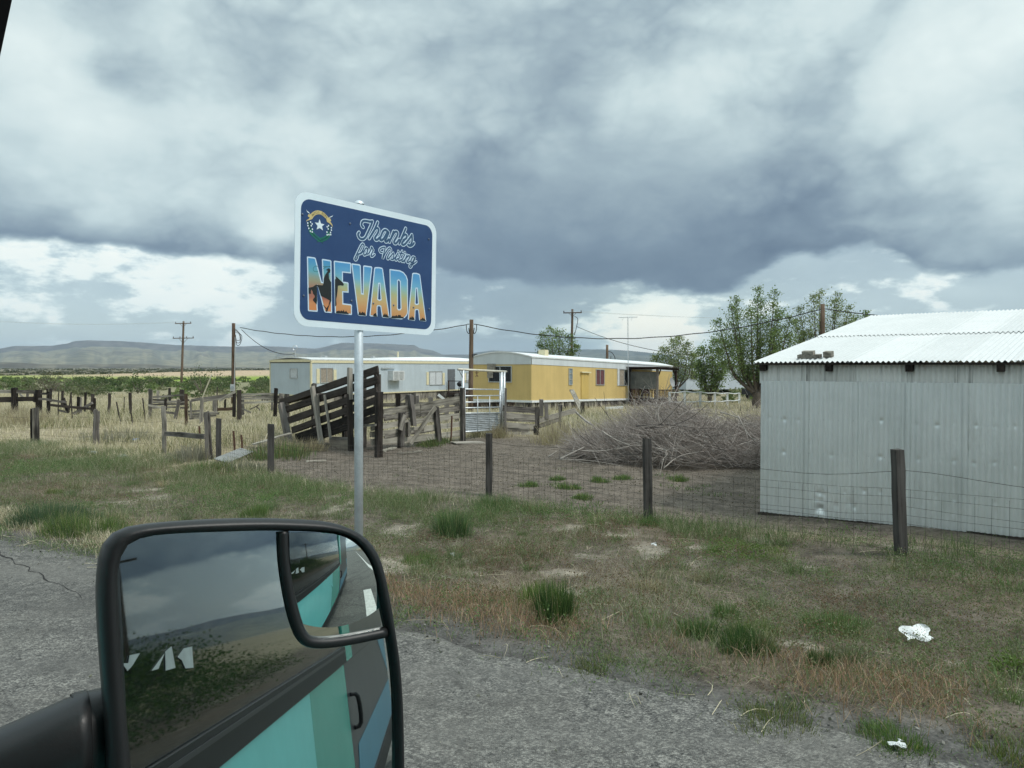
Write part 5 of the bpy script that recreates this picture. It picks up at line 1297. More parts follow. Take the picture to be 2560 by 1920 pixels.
def far_buildings():
    p = ground(1800, 1004); C = at(1715, 1003, 84); root = thing('white_building', (C.x, C.y, -.55), 'pale white long house half hidden behind the trees', 'house')
    WB = m_siding('white_house_siding', (.52, .57, .62), .2); z0 = -.55
    ex = Vector((.95, .31, 0)); ey = Vector((-.31, .95, 0)); c = Vector((C.x, C.y, z0))
    b = MB(); b.box(c + ex * 6.2 + ey * 3 + Vector((0, 0, 1.35)), ex * 6.2, ey * 3, Vector((0, 0, 1.35))); b.build('wall', WB, root)
    b = MB(); T = Vector((0, 0, 2.7)); P = [c - ex * .3 - ey * .3 + T, c + ex * 12.7 - ey * .3 + T, c + ex * 12.7 + ey * 6.3 + T, c - ex * .3 + ey * 6.3 + T, c - ex * .3 + ey * 3 + T + Vector((0, 0, .9)), c + ex * 12.7 + ey * 3 + T + Vector((0, 0, .9))]
    b.add(P, [(0, 1, 5, 4), (2, 3, 4, 5), (0, 4, 3), (1, 2, 5), (0, 3, 2, 1)]); b.build('roof', m_plain('pale_house_roof', (.42, .46, .50), .6), root)
    for x in (.9, 4.2, 8.0):
        b = MB(); b.box(c + ex * x + Vector((0, 0, 1.55)) - ey * .02, ex * .45, ey * .03, Vector((0, 0, .5))); f = b.build('window', ALU, root)
        b = MB(); b.box(c + ex * x + Vector((0, 0, 1.55)) - ey * .055, ex * .38, ey * .01, Vector((0, 0, .43))); b.build('pane', GLASS_DARK, f)
    # dark pickup nosing out between the big trunk and the shed
    q = at(1925, 1000, 66); q.z = g1(q.x, q.y); tr = thing('pickup_truck', q, 'dark pickup truck parked between the big tree trunk and the shed', 'truck')
    DK = m_plain('dark_truck_paint', (.03, .032, .036), .3); fx = Vector((.9, .43, 0)); fy = Vector((-.43, .9, 0)); up = Vector((0, 0, 1))
    prof = [(-2.4, .5), (-2.4, 1.0), (-.6, 1.05), (-.35, 1.75), (.8, 1.75), (1.25, 1.15), (2.3, 1.05), (2.4, .5)]
    b = MB(); b.poly([[q + fx * x + up * z - fy * .85 for x, z in prof]], fy * 1.7); b.build('body', DK, tr)
    for x in (-1.5, 1.5):
        for y in (-.8, .8):
            b = MB(); b.tube([q + fx * x + fy * (y - .11) + up * .38, q + fx * x + fy * (y + .11) + up * .38], .38, 14); wl = b.build('wheel', BLACK_PL, tr)
            b = MB(); b.tube([q + fx * x + fy * (y - .125) + up * .38, q + fx * x + fy * (y + .125) + up * .38], .2, 10); b.build('rim', ALU, wl)
    b = MB(); b.poly([[q + fx * x + up * z - fy * .865 for x, z in [(-.25, 1.15), (-.2, 1.65), (.72, 1.65), (1.08, 1.15)]]], fy * .01); b.build('window', GLASS_DARK, tr)
    # white rail fence
    us = [1674, 1711.5, 1750.5, 1787, 1818, 1848]; vb = [1012, 1012, 1011, 1009, 1007, 1005]; vt = [980, 977, 979, 981, 981.5, 982]
    Ys = [52, 52, 53, 55, 57, 59]
    p0 = at(us[0], vb[0], Ys[0]); rt = thing('white_rail_fence', (p0.x, p0.y, g1(p0.x, p0.y)), 'white two rail fence in front of the trees, right of the porch', 'fence')
    PT = []
    for u, v0, v1, Y in zip(us, vb, vt, Ys):
        a = at(u, v0, Y); t = at(u, v1, Y); a.z = g1(a.x, a.y) - .1; t.x = a.x; PT.append((a, t)); plank('post', a, t, .14, .14, OFFWHITE, rt, .3, (1, 0, 0), 2)
    for i in range(5):
        for f in (.0, .55):
            q0 = PT[i][1].lerp(PT[i][0], f + .03); q1 = PT[i + 1][1].lerp(PT[i + 1][0], f + .03); off = Vector((0, -.09, 0))
            b = MB(); mid = (q0 + q1) / 2 - Vector((0, 0, .05)); b.tube([q0 + off, mid + off, q1 + off], .042, 6); b.build('rail', OFFWHITE, rt, True)
far_buildings()

# ------------------------------------------------------------------ corrals, chute and gate
def upto(u, v0, v1, drop=.12):
    """foot and top of an upright whose foot shows at (u,v0) and whose top at v1"""
    a = ground(u, v0); t = at(u, v1, a.y); t.x = a.x; a.z -= drop; return a, t
def atY(u, v, Y): return at(u, v, Y)

def loading_chute():
    PL = ground(708, 1098); PR = ground(930, 1138)
    root = thing('loading_chute', PL.lerp(PR, .5), 'dark timber cattle loading chute sloping up behind the sign post', 'loading chute')
    d = (PR - PL); d.z = 0; d.normalize(); back = Vector((-d.y, d.x, 0))
    if back.y < 0: back = -back
    YL, YR = PL.y, PR.y
    def on(u, v, off=0.0):     # point on the near side plane
        k = (u - 1280) / 1923.0; q = PL
        t = (k * q.y - q.x) / (d.x - k * d.y); p = q + d * t
        return at(u, v, p.y) + back * off
    # near side: six sloping planks, ends as the photograph shows them
    ends = [((700, 1006), (945, 923.5)), ((704, 1026), (946, 949)), ((718, 1051), (943, 976)), ((730, 1075), (944, 999)), ((740, 1093), (944, 1022)), ((752, 1104), (948, 1042))]
    for i, ((u0, v0), (u1, v1)) in enumerate(ends):
        plank('plank', on(u0, v0, .04 * 0), on(u1, v1), .175, .05, WOOD_DARK, root, 1, segs=6)
    for i, ((u0, v0), (u1, v1)) in enumerate(ends):
        off = .62
        plank('plank', on(u0 - 44, v0 + 5, off), on(u1 - 52, v1 + 2, off), .16, .05, WOOD_DARK if i % 2 else WOOD_MID, root, 1, segs=5)
    # ramp floor between the sides
    for k in range(14):
        t = k / 13; q = on(745 + (925 - 745) * t, 1100 - 60 * t, .06); plank('ramp_board', q, q + back * .5, .04, .22, WOOD_MID, root, 1, segs=2)
    plank('chute_top_board', on(690, 1006.5, .25), on(775, 985, .3), .06, .42, WOOD_DARK, root, 1, segs=3)
    # uprights on the near side
    f = -.09
    def upr(u0, v0, u1, v1, w, t, m, off=f, nm='post'):
        a = on(u0, v0, off); b_ = on(u1, v1, off); dd = (a - b_).normalized(); plank(nm, a + dd * .15, b_, w, t, m, root, 1, d, 5)
    upr(728, 1097, 710, 1009, .20, .16, WOOD_MID)
    upr(819, 1130, 792, 967, .12, .10, WOOD_GREY, -.14); upr(807, 1100, 802, 985, .10, .06, WOOD_GREY, -.10)
    upr(833, 1080, 820, 987, .07, .05, WOOD_GREY, -.10)
    upr(888, 1141, 885, 985, .11, .12, WOOD_DARK, -.12); upr(886, 985, 885, 920, .115, .10, WOOD_GREY, -.12)
    upr(955, 1136, 957, 979, .15, .15, WOOD_DARK, -.10)
    upr(934, 1060, 933, 933, .09, .09, WOOD_MID, .10)
    # uprights on the far side
    for u, v1 in ((720, 985), (785, 960), (860, 972), (905, 940), (940, 935)): 
        a = on(u - 55, 1095 + (u - 720) * .15, .70); t = on(u - 55, v1, .70); plank('post', a, t, .13, .12, WOOD_MID, root, 1, d, 4)
    # crosspiece and the earth stop under the high end
    plank('plank', on(905, 1065, -.2), on(962, 1061, -.25), .06, .05, WOOD_GREY, root, 1, segs=3)
    q0, q1 = on(822, 1118, .05), on(886, 1122, .05); plank('kick_board', q0, q1, .42, .06, m_wood('earth_stained_board', (.13, .11, .09), (.27, .235, .19)), root, 1, segs=4)
    q0, q1 = on(822, 1098, .06), on(884, 1099, .06); plank('kick_board', q0, q1, .14, .05, WOOD_MID, root, 1, segs=3)
loading_chute()

def plank_corral():
    p0 = ground(965, 1122); p1 = ground(1153, 1102)
    root = thing('plank_corral_fence', p0, 'grey plank corral fence between the loading chute and the metal gate', 'fence')
    d = (p1 - p0); d.z = 0; Ld = d.length; d.normalize()
    def on(u, v, off=0):
        k = (u - 1280) / 1923.0; t = (k * p0.y - p0.x) / (d.x - k * d.y); q = p0 + d * t + Vector((-d.y, d.x, 0)) * off
        return Vector((q.x, q.y, zat(v, q.y)))
    for (u0, v0), (u1, v1), w, m in [((955, 1031), (1157, 996), .17, WOOD_PALE), ((958, 1046), (1154, 1018), .15, WOOD_GREY), ((925, 1071), (1153, 1038), .15, WOOD_PALE), ((925, 1087), (1150, 1060), .16, WOOD_PALE), ((925, 1106), (1150, 1083), .17, WOOD_PALE), ((960, 1092), (1100, 1070), .12, WOOD_GREY)]:
        um = u0 + (u1 - u0) * .47; vm = v0 + (v1 - v0) * .47 + random.uniform(-1.5, 1.5)
        plank('plank', on(u0, v0), on(um, vm), w, .035, m, root, 1.2); plank('plank', on(um + 1, vm + 1), on(u1, v1), w, .035, m, root, 1.2)
    for u0, v0, u1, v1, w, m in [(997, 1115, 1001, 1030, .15, WOOD_MID), (1093, 1104, 1085, 1017, .14, WOOD_MID), (1153, 1101, 1152, 969, .105, WOOD_MID), (1015, 1089, 1016, 1058, .08, WOOD_GREY), (1030, 1060, 1022, 990, .12, WOOD_MID)]:
        plank('post', on(u0, v0 + 4, -.07), on(u1, v1, -.07), w, .12, m, root, 1, d, 4)
    plank('brace', on(1019, 1107, -.14), on(1080, 1018, -.14), .12, .035, WOOD_PALE, root, 1.2)
    plank('brace', on(992, 1074, -.14), on(1004, 1037, -.14), .13, .04, WOOD_GREY, root, 1.2, segs=3)
    plank('stake', on(1118, 1104, -.16), on(1120, 1040, -.16), .035, .035, RUST, root, .5, d, 3)
    # second line of the pen behind
    r2 = thing('inner_corral_fence', p0 + Vector((0, 6, 0)), 'second dark post row of the plank corral, seen behind its top rail', 'fence')
    Y = 29.0
    def b2(u, v): return at(u, v, Y + (u - 960) * .004)
    for u, v1, w in ((941, 1000, .12), (995, 983, .17), (1020, 987, .19), (1034, 981, .17), (1044, 990, .12), (1077, 992, .17), (1117, 1000, .16), (1142, 985, .18)):
        a = b2(u, 1076); plank('post', a, b2(u, v1), w, w * .9, random.choice((WOOD_MID, WOOD_DARK)), r2, 1, (1, 0, 0), 4)
    for v in (1010, 1026, 1041, 1056): plank('plank', b2(935, v + 3), b2(1040, v), .14, .04, WOOD_GREY, r2, 1.2); plank('plank', b2(1040, v), b2(1150, v - 2), .14, .04, WOOD_GREY, r2, 1.2)
    plank('plank', b2(985, 1012), b2(1020, 990), .1, .04, WOOD_GREY, r2, 1, segs=2); plank('plank', b2(1096, 987), b2(1110, 998), .1, .04, OFFWHITE, r2, .6, segs=2)
plank_corral()

def metal_gate():
    a, t = upto(1157.5, 1102, 924); b_, t2 = upto(1258, 1083, 929)
    root = thing('metal_gate', a.lerp(b_, .5), 'galvanised pipe gate with a high arch and ribbed lower panel', 'gate')
    d = (b_ - a); d.z = 0; d.normalize(); nrm = Vector((d.y, -d.x, 0))
    def on(u, v, off=0):
        k = (u - 1280) / 1923.0; q = a; s = (k * q.y - q.x) / (d.x - k * d.y); p = q + d * s + nrm * off
        return Vector((p.x, p.y, zat(v, p.y)))
    def pipe(nm, p0, p1, r=.024, m=GALV): b = MB(); b.tube([p0, p1], r, 9); return b.build(nm, m, root, True)
    pipe('gate_post', on(1157.5, 1106), on(1157.5, 925), .045); pipe('gate_post', on(1253, 1080), on(1253, 930), .06); pipe('gate_post', on(1260.5, 1086), on(1260.5, 928), .045)
    pipe('arch_bar', on(1145, 923.5), on(1266, 929), .035, m_plain('cream_pipe', (.58, .55, .46), .5, .2))
    pipe('arch_brace', on(1149, 927), on(1158, 946), .014); pipe('arch_brace', on(1265, 930), on(1256, 948), .014)
    b = MB()                                    # ornament hanging from the arch
    for v0, v1, du in ((926, 941, 0),): b.tube([on(1192, 926), on(1192, 941)], .012, 5)
    b.tube([on(1188, 932), on(1196, 932)], .012, 5); b.tube([on(1189, 941), on(1192, 938), on(1195, 941)], .012, 5); b.build('ornament', RUST, root)
    for v0, v1 in ((973, 974), (990, 989), (1006, 1004), (1020, 1018), (1033.5, 1032)): pipe('gate_bar', on(1161, v0), on(1252, v1), .022)
    pipe('gate_bar', on(1161, 1080), on(1252, 1073.5), .022)
    pipe('gate_bar', on(1162, 973), on(1162, 1080), .024); pipe('gate_bar', on(1250, 974), on(1250, 1074), .024)
    pipe('gate_bar', on(1192, 990, .03), on(1192, 1078, .03), .012); pipe('gate_bar', on(1222, 990, .03), on(1222, 1076, .03), .012)
    p0, p1, p2 = on(1163, 1078, -.02), on(1249, 1072.5, -.02), on(1163, 1035, -.02); Wd = (p1 - p0).length; Hh = p2.z - p0.z
    bb = MB(); bb.sheet(p0, p1 - p0, Vector((0, 0, Hh)), 24, 56, lambda u, v: nrm * (.018 * math.cos(2 * math.pi * v * 9) + .012 * math.sin(u * 21 + v * 7) * math.sin(v * 13)))
    bb.build('ribbed_panel', GALV, root, True)
    pipe('latch', on(1255, 983), on(1263, 984), .02)
metal_gate()

def right_fence():
    p0 = ground(1262, 1087); p1 = ground(1345, 1091); root = thing('plank_corral_fence', p0, 'low grey plank fence right of the metal gate', 'fence')
    Y = p0.y
    def on(u, v): return at(u, v, Y + (u - 1262) * .006)
    for (v0, v1, m, w) in ((1021, 1026, WOOD_MID, .20), (1038, 1044, WOOD_GREY, .18), (1048, 1051, WOOD_GREY, .11), (1062, 1067, WOOD_GREY, .17), (1073, 1077, WOOD_GREY, .13), (1082, 1085, WOOD_PALE, .20)):
        plank('plank', on(1259, v0), on(1338, v1), w, .04, m, root, 1.2)
    for u, v0, v1, w in ((1264, 1090, 970, .07), (1343, 1094, 1018, .15), (1353, 1040, 999, .13), (1366, 1050, 1010, .13), (1338, 1093, 1062, .12)):
        plank('post', on(u, v0), on(u, v1), w, .12, WOOD_MID, root, 1, (1, 0, 0), 3)
    r2 = thing('broken_corral_rail', on(1400, 1040), 'fallen grey rails sagging between the plank fence and the yellow home', 'fence rail')
    plank('rail', on(1345, 1052), on(1440, 1026), .17, .05, WOOD_GREY, r2, 1.2); plank('rail', on(1348, 1066), on(1400, 1048), .13, .05, WOOD_GREY, r2, 1.2, segs=3)
    plank('post', on(1400, 1066), on(1399, 1010), .09, .09, WOOD_GREY, r2, 1, (1, 0, 0), 3)
    a, t = upto(1397.5, 1082, 1013); r3 = thing('steel_fence_stake', a, 'thin dark steel stake standing before the brush pile', 'stake'); plank('stake', a, Vector((t.x + .1, t.y, t.z)), .045, .045, BLACKW, r3, .3, (1, 0, 0), 3)
    # board leaning against the yellow home, and bits lying about
    q0 = at(1455, 1022, 42.0); q0.z = g1(q0.x, q0.y) + .1; q1 = at(1429, 974.5, 44.8); o = plank('leaning_board', q0, q1, .26, .05, WOOD_PALE, None, .6, (1, 0, 0)); tag(o, 'long pale board leaning against the yellow home wall', 'board')
    q = at(1513, 1021, 44); e = at(1557, 1018, 44.6); tag(plank('fallen_board', q, e, .14, .1, OFFWHITE, None, .5), 'white board lying on the ground before the yellow home', 'board')
    q = at(1456, 1030, 40); q.z = g1(q.x, q.y) - .05; tag(plank('short_post', q, q + Vector((0, 0, .65)), .2, .18, WOOD_DARK, None, .6, (1, 0, 0), 3), 'short dark stump of a post at the foot of the leaning board', 'post')
    for (u0, v0, u1, v1, w, m, lab) in [(1132, 1110, 1206, 1108, .5, WOOD_GREY, 'weathered door like panel lying flat below the metal gate'), (993, 1138, 1056, 1131, .07, WOOD_PALE, 'long pale slat lying on the gravel before the plank corral'), (768, 1156, 815, 1154, .05, WOOD_PALE, 'thin pale stick lying on the gravel behind the first black post'),
                                    (957, 1130, 985, 1122, .16, WOOD_PALE, 'short broken plank at the foot of the thick chute post'), (1018, 1108, 1046, 1106, .14, WOOD_PALE, 'short plank lying at the foot of the corral brace')]:
        a = ground(u0, v0); b_ = ground(u1, v1); a.z += .03; b_.z += .03; tag(plank('fallen_plank', a, b_, .035, w, m, None, 1, (0, 0, 1), 3), lab, 'plank', 'boards lying on the ground')
right_fence()

plank_ = plank
def left_corrals():
    def plank(nm, p0, p1, w, t, m, par, rough=1.0, up=(0, 0, 1), segs=5):
        k = .72 if nm in ('post', 'old_post', 'old_stake') else .88
        return plank_(nm, p0, p1, w * k, t * k, m, par, rough, up, segs)
    # big rail fence at far left
    Y = 33.0
    p = at(36, 1010, Y); root = thing('rail_fence', (p.x, p.y, g1(p.x, p.y)), 'heavy dark rail fence with thick square posts at the left edge', 'fence')
    def on(u, v, dy=0.0): return at(u, v, Y + dy)
    for u, v1, w in ((36.5, 970, .26), (97, 974, .26), (121, 979, .15), (-30, 968, .26)): plank('post', on(u, 1062), on(u, v1), w, w, WOOD_DARK, root, .6, (1, 0, 0), 4)
    for (u0, v0, u1, v1, w, m) in [(-60, 978, 30, 979, .17, WOOD_GREY), (42, 979, 92, 980, .17, WOOD_GREY), (-60, 999, 30, 999, .27, WOOD_DARK), (42, 998, 100, 997, .22, WOOD_DARK), (100, 984, 128, 984, .11, WOOD_MID)]: plank('rail', on(u0, v0), on(u1, v1), w, .06, m, root, .9)
    plank('rail', on(48, 984, .5), on(58, 993, .5), .09, .05, WOOD_PALE, root, .8, segs=2); plank('post', on(68, 1000, .5), on(69, 982, .5), .1, .1, WOOD_MID, root, .8, (1, 0, 0), 2)
    plank('post', on(85, 1005, .5), on(88, 983, .5), .1, .1, WOOD_DARK, root, .8, (1, 0, 0), 2); plank('post', on(127, 1005, 1), on(127, 971, 1), .10, .10, WOOD_DARK, root, .8, (1, 0, 0), 2); plank('post', on(118, 1005, 1), on(118, 971, 1), .06, .06, WOOD_DARK, root, .8, (1, 0, 0), 2)
    # collapsed rails next to it
    Y2 = 31.0
    def o2(u, v, dy=0.0): return at(u, v, Y2 + dy)
    r2 = thing('broken_rail_fence', o2(180, 1036), 'collapsed dark rail fence with a diagonal brace, left of the thin stakes', 'fence')
    for (u0, v0, u1, v1, w, m) in [(124, 1000, 164, 1006, .10, WOOD_MID), (128, 1013, 232, 1022, .11, WOOD_DARK), (185, 1034, 231, 1007, .12, WOOD_MID), (97, 997, 124, 999, .1, WOOD_MID), (147, 1026, 166, 1030, .09, WOOD_MID)]: plank('rail', o2(u0, v0), o2(u1, v1), w, .07, m, r2, 1.2)
    for u0, v0, u1, v1, w in ((170, 1032, 158, 996, .13), (231, 1036, 232, 986, .13), (237, 1030, 237, 995, .09), (121, 1018, 122, 985, .13)): plank('post', o2(u0, v0, .1), o2(u1, v1, .1), w, w, WOOD_DARK, r2, 1, (1, 0, 0), 4)
    # lone stakes
    k = 0
    for (u0, v0, u1, v1, w, dy, nm, lab) in [(155, 1000, 156.5, 977, .11, 4, 'old_post', 'stubby dark post behind the collapsed rails'), (171.5, 1018, 178.5, 979, .06, 0, 'old_stake', 'slanting stake of the crossed pair behind the broken rails'), (180.5, 1033, 178, 982, .045, -1, 'old_stake', 'upright stake of the crossed pair behind the broken rails'), (145, 1024, 146.5, 979, .04, 0, 'old_stake', 'thin stake just left of the collapsed rails'),
                                     (195, 1020, 196, 992, .12, 1, 'old_post', 'dark half of the split post pair amid the broken rails'), (201, 1018, 200, 994, .13, 1.2, 'old_post', 'pale half of the split post pair amid the broken rails'), (212, 1014, 214, 981, .10, 2, 'old_post', 'dark post behind the diagonal brace'), (272, 1021, 274, 983, .12, 2, 'old_post', 'dark post alone between the broken rails and the wire stakes'), (326, 1020, 325, 983, .13, 2, 'old_post', 'tapering dark post left of the plank pen'),
                                     (302.5, 1048, 291, 1003, .05, -2, 'old_stake', 'leaning black stake in the middle of the dry field'), (331, 1046, 326.5, 1020, .05, -2, 'old_stake', 'leaning stake in front of the tapering post'), (364, 1044, 357, 997, .05, -1, 'old_stake', 'leaning stake just left of the plank pen'), (309.5, 1024, 311, 991, .03, 2, 'old_stake', 'thin grey twig like stake behind the leaning black one')]:
        a, t = o2(u0, v0, dy), o2(u1, v1, dy); a.z -= .25
        o = plank(nm, a, t, w, w, WOOD_DARK if 'pale' not in lab else WOOD_GREY, None, 1, (1, 0, 0), 4); tag(o, lab, 'post', 'old posts standing in the dry field')
    # the plank pen
    Y3 = 31.5
    def o3(u, v, dy=0.0): return at(u, v, Y3 + dy)
    r3 = thing('plank_pen', o3(450, 1040), 'tumbledown grey plank pen with leaning posts before the meter pole', 'pen')
    for (u0, v0, u1, v1, w, dy, m) in [(374, 1042, 375, 972, .13, 0, WOOD_MID), (378, 1040, 380, 976, .07, .1, WOOD_GREY), (395, 1000, 395, 978, .12, 2, WOOD_GREY), (424, 998, 424, 970, .12, 2.5, WOOD_MID), (455, 1005, 455, 975, .2, 1.5, WOOD_DARK), (465, 1061, 465.5, 985, .12, -3.5, WOOD_BROWN), (438, 1041, 448, 998, .15, -.3, WOOD_MID), (414, 1018, 415, 996, .13, .2, WOOD_DARK),
                                       (503, 1052, 505, 994, .15, -1, WOOD_GREY), (478, 1038, 476, 1000, .09, -.2, WOOD_GREY), (539, 1024, 538, 998, .12, 1, WOOD_GREY), (533, 1022, 534, 990, .08, 2, WOOD_MID), (562, 1020, 563, 999, .1, 2.5, WOOD_DARK), (585, 1036, 586, 980, .15, -.5, WOOD_DARK), (598.5, 1042, 598, 976, .19, -.8, WOOD_DARK), (607, 1030, 607, 990, .13, 1, WOOD_MID), (688, 1034, 690, 971, .17, -.5, WOOD_DARK), (704, 1005, 704, 985, .2, -.2, WOOD_GREY), (680, 1020, 680, 990, .1, 1.5, WOOD_MID)]:
        a = o3(u0, v0, dy); a.z -= .1; plank('post', a, o3(u1, v1, dy), w, w, m, r3, 1, (1, 0, 0), 4)
    for (u0, v0, u1, v1, w, dy, m) in [(376, 993, 465, 987, .09, .3, WOOD_GREY), (377, 999, 412, 1001, .08, .2, WOOD_GREY), (377, 1006, 463, 1003, .10, .2, WOOD_GREY), (378, 1012, 440, 1010, .08, .2, WOOD_MID), (372, 1013, 410, 1021, .08, -.2, WOOD_PALE), (378, 1020, 440, 1018, .08, .2, WOOD_GREY), (415, 1030, 440, 1034, .10, 0, WOOD_MID), (448, 1002, 470, 1000, .1, -.1, WOOD_DARK), (450, 1011, 470, 1010, .1, -.1, WOOD_MID), (450, 1020, 470, 1019, .1, -.1, WOOD_GREY),
                                       (478, 1001, 588, 986, .13, -.3, WOOD_MID), (505, 1004, 584, 990, .09, .4, WOOD_GREY), (548, 1002, 588, 979, .11, -.6, WOOD_PALE), (545, 1024, 588, 1021, .14, .5, WOOD_BROWN), (470, 1029, 505, 1027, .11, .4, WOOD_GREY), (470, 1036, 545, 1033, .10, 0, WOOD_GREY), (472, 1041, 540, 1039, .09, -.1, WOOD_PALE), (472, 1047, 500, 1045, .08, -.2, WOOD_PALE), (505, 1033, 543, 1031, .08, -.2, WOOD_GREY),
                                       (602, 986, 692, 985, .08, -.4, WOOD_GREY), (602, 991, 692, 991, .07, -.4, WOOD_GREY), (602, 997, 692, 996, .09, -.4, WOOD_GREY), (602, 1007, 692, 1004, .09, -.4, WOOD_PALE), (602, 1020, 625, 1030, .07, -.3, WOOD_GREY), (625, 1024, 648, 1012, .05, 0, WOOD_GREY), (640, 1015, 652, 1027, .05, 0, WOOD_MID), (694, 1000, 706, 992, .1, -.3, WOOD_MID)]:
        plank('plank', o3(u0, v0, dy), o3(u1, v1, dy), w, .04, m, r3, 1.3)
    a, t = at(506, 994, 30.4), at(529, 937, 30.4); o = plank('leaning_pole', a, t, .045, .045, m_plain('pale_pole', (.47, .44, .33), .8), None, .6, (1, 0, 0)); tag(o, 'thin pale pole leaning up out of the plank pen', 'pole')
    a, t = at(543, 1000, 36), at(543, 968, 36); a.z -= .6; o = plank('old_stake', a, t, .05, .05, WOOD_DARK, None, .6, (1, 0, 0), 3); tag(o, 'thin dark stake seen between the pole and the meter pole', 'post', 'old posts standing in the dry field')
left_corrals()

# ------------------------------------------------------------------ wire fence along the verge
def verge_fence():
    spec = [(545.5, 1157, 547, 1047, .105), (677.5, 1188, 677, 1059, .125), (1223, 1240, 1222, 1085, .10), (1621.5, 1297, 1618, 1097, .105), (2255, 1388, 2243, 1123, .105)]
    feet = [ground(u, v) for u, v, *_ in spec]
    root = thing('wire_fence', feet[2], 'woven wire fence on black wooden posts between verge and gravel yard', 'fence')
    tops = []
    for (u0, v0, u1, v1, w), f in zip(spec, feet):
        t = at(u1, v1, f.y); a = f.copy(); a.z -= .25
        plank('post', a, t, w, w * .95, WOOD_POST, root, .6, (1, .2, 0), 6); tops.append(t)
    e = feet[4] + (feet[4] - feet[3]).normalized() * 3.2; e.z = g1(e.x, e.y); feet.append(e)
    b = MB(); rad = .0021; up = Vector((0, 0, 1)); back = ROAD_R * .06
    hs = [.05, .15, .25, .35, .45, .55, .65, .74]
    wires = []
    for i in range(len(feet) - 1):
        p, q = feet[i] + back, feet[i + 1] + back; n = max(2, int((q - p).length / .6)); sag = [random.uniform(-.03, .03) for _ in hs]
        for h, sg in zip(hs, sag):
            pts = []
            for j in range(n + 1):
                t = j / n; r_ = p.lerp(q, t); r_.z = g1(r_.x, r_.y) + h + sg * math.sin(math.pi * t) + random.uniform(-.006, .006); pts.append(r_)
            b.tube(pts, rad, 3, False)
        m = int((q - p).length / (.155 if i > 2 else .11))
        for j in range(m):
            t = (j + .5) / m; r_ = p.lerp(q, t); z0 = g1(r_.x, r_.y); lean = random.uniform(-.008, .008)
            b.tube([(r_.x, r_.y, z0 + hs[0]), (r_.x + lean, r_.y, z0 + .4), (r_.x, r_.y, z0 + hs[-1])], rad * .9, 3, False)
    tag(b.build('woven_wire', RUSTW, root), kind='stuff')
    for i in range(2, len(feet) - 1):
        p, q = feet[i] + back, feet[i + 1] + back; pts = []
        for j in range(13):
            t = j / 12; r_ = p.lerp(q, t); r_.z = g1(r_.x, r_.y) + .94 - .05 * math.sin(math.pi * t) - .02 * math.sin(7 * t + i); pts.append(r_)
        b = MB(); b.tube(pts, .0028, 4, False); b.build('top_wire', RUSTW, root)
    # older fence running on to the left: split grey posts and barbed strands
    sp2 = [(87, 1112, 87, 1021, .125, 'pale and dark split post pair'), (237, 1114, 240, 1026, .13, ''), (411, 1132, 409, 1016, .12, ''), (521, 1148, 516, 1028, .13, '')]
    f0 = ground(237, 1114); r2 = thing('barbed_wire_fence', f0, 'old barbed wire fence on cracked grey posts through the dry grass', 'fence')
    pts_t = []
    for k, (u, v, u1, v1, w, _) in enumerate(sp2):
        a = ground(u, v); t = at(u1, v1, a.y); a.z -= .2
        if k == 0:
            plank('post', a + Vector((-.05, 0, 0)), t + Vector((-.06, 0, 0)), .09, .09, WOOD_DARK, r2, 1, (1, 0, 0)); plank('post', a + Vector((.06, .02, 0)), t + Vector((.04, 0, 0)), .095, .09, WOOD_MID, r2, 1, (1, 0, 0)); plank('post', a + Vector((0, -.06, 0)), t + Vector((-.01, -.07, 0)), .03, .04, WOOD_PALE, r2, 1, (1, 0, 0))
        else:
            plank('post', a, t, w * .68, w * .7, WOOD_GREY if k == 2 else WOOD_MID, r2, 1.5, (1, 0, 0), 7)
            if k in (1, 3): plank('post', a + Vector((.065, .03, 0)), t + Vector((.05, .03, -.05)), .045, .06, WOOD_MID, r2, 1.3, (1, 0, 0), 5)
        pts_t.append((a, t))
    a1 = at(414, 1084, pts_t[2][0].y - .1); a2 = at(512, 1092, pts_t[3][0].y - .1); plank('rail', a1, a2, .115, .05, WOOD_MID, r2, 1)
    chain = [ground(-120, 1112)] + [p[0] for p in pts_t] + [feet[0]]
    for h in (.25, .5, .78):
        b = MB(); pts = []
        for i in range(len(chain) - 1):
            for j in range(6):
                t = j / 6; q = chain[i].lerp(chain[i + 1], t); pts.append((q.x, q.y, g1(q.x, q.y) + h + .03 * math.sin(t * 3.1 + h * 9)))
        b.tube(pts, .0026, 3, False); b.build('barbed_wire', RUSTW, r2)
    for (u, v, v1) in ((588, 1146, 1078), (607, 1130, 1086), (502, 1110, 1066)):
        a = ground(u, v); t = at(u - 4, v1, a.y); a.z -= .1; o = plank('steel_fence_stake', a, t, .04, .04, RUST, None, .5, (1, 0, 0), 3); tag(o, {588: 'rusty stake leaning between the two left black posts', 607: 'short rusty stake right of the leaning one by the black posts', 502: 'rusty bent stake beside the end of the old wooden rail'}[u], 'stake')
verge_fence()

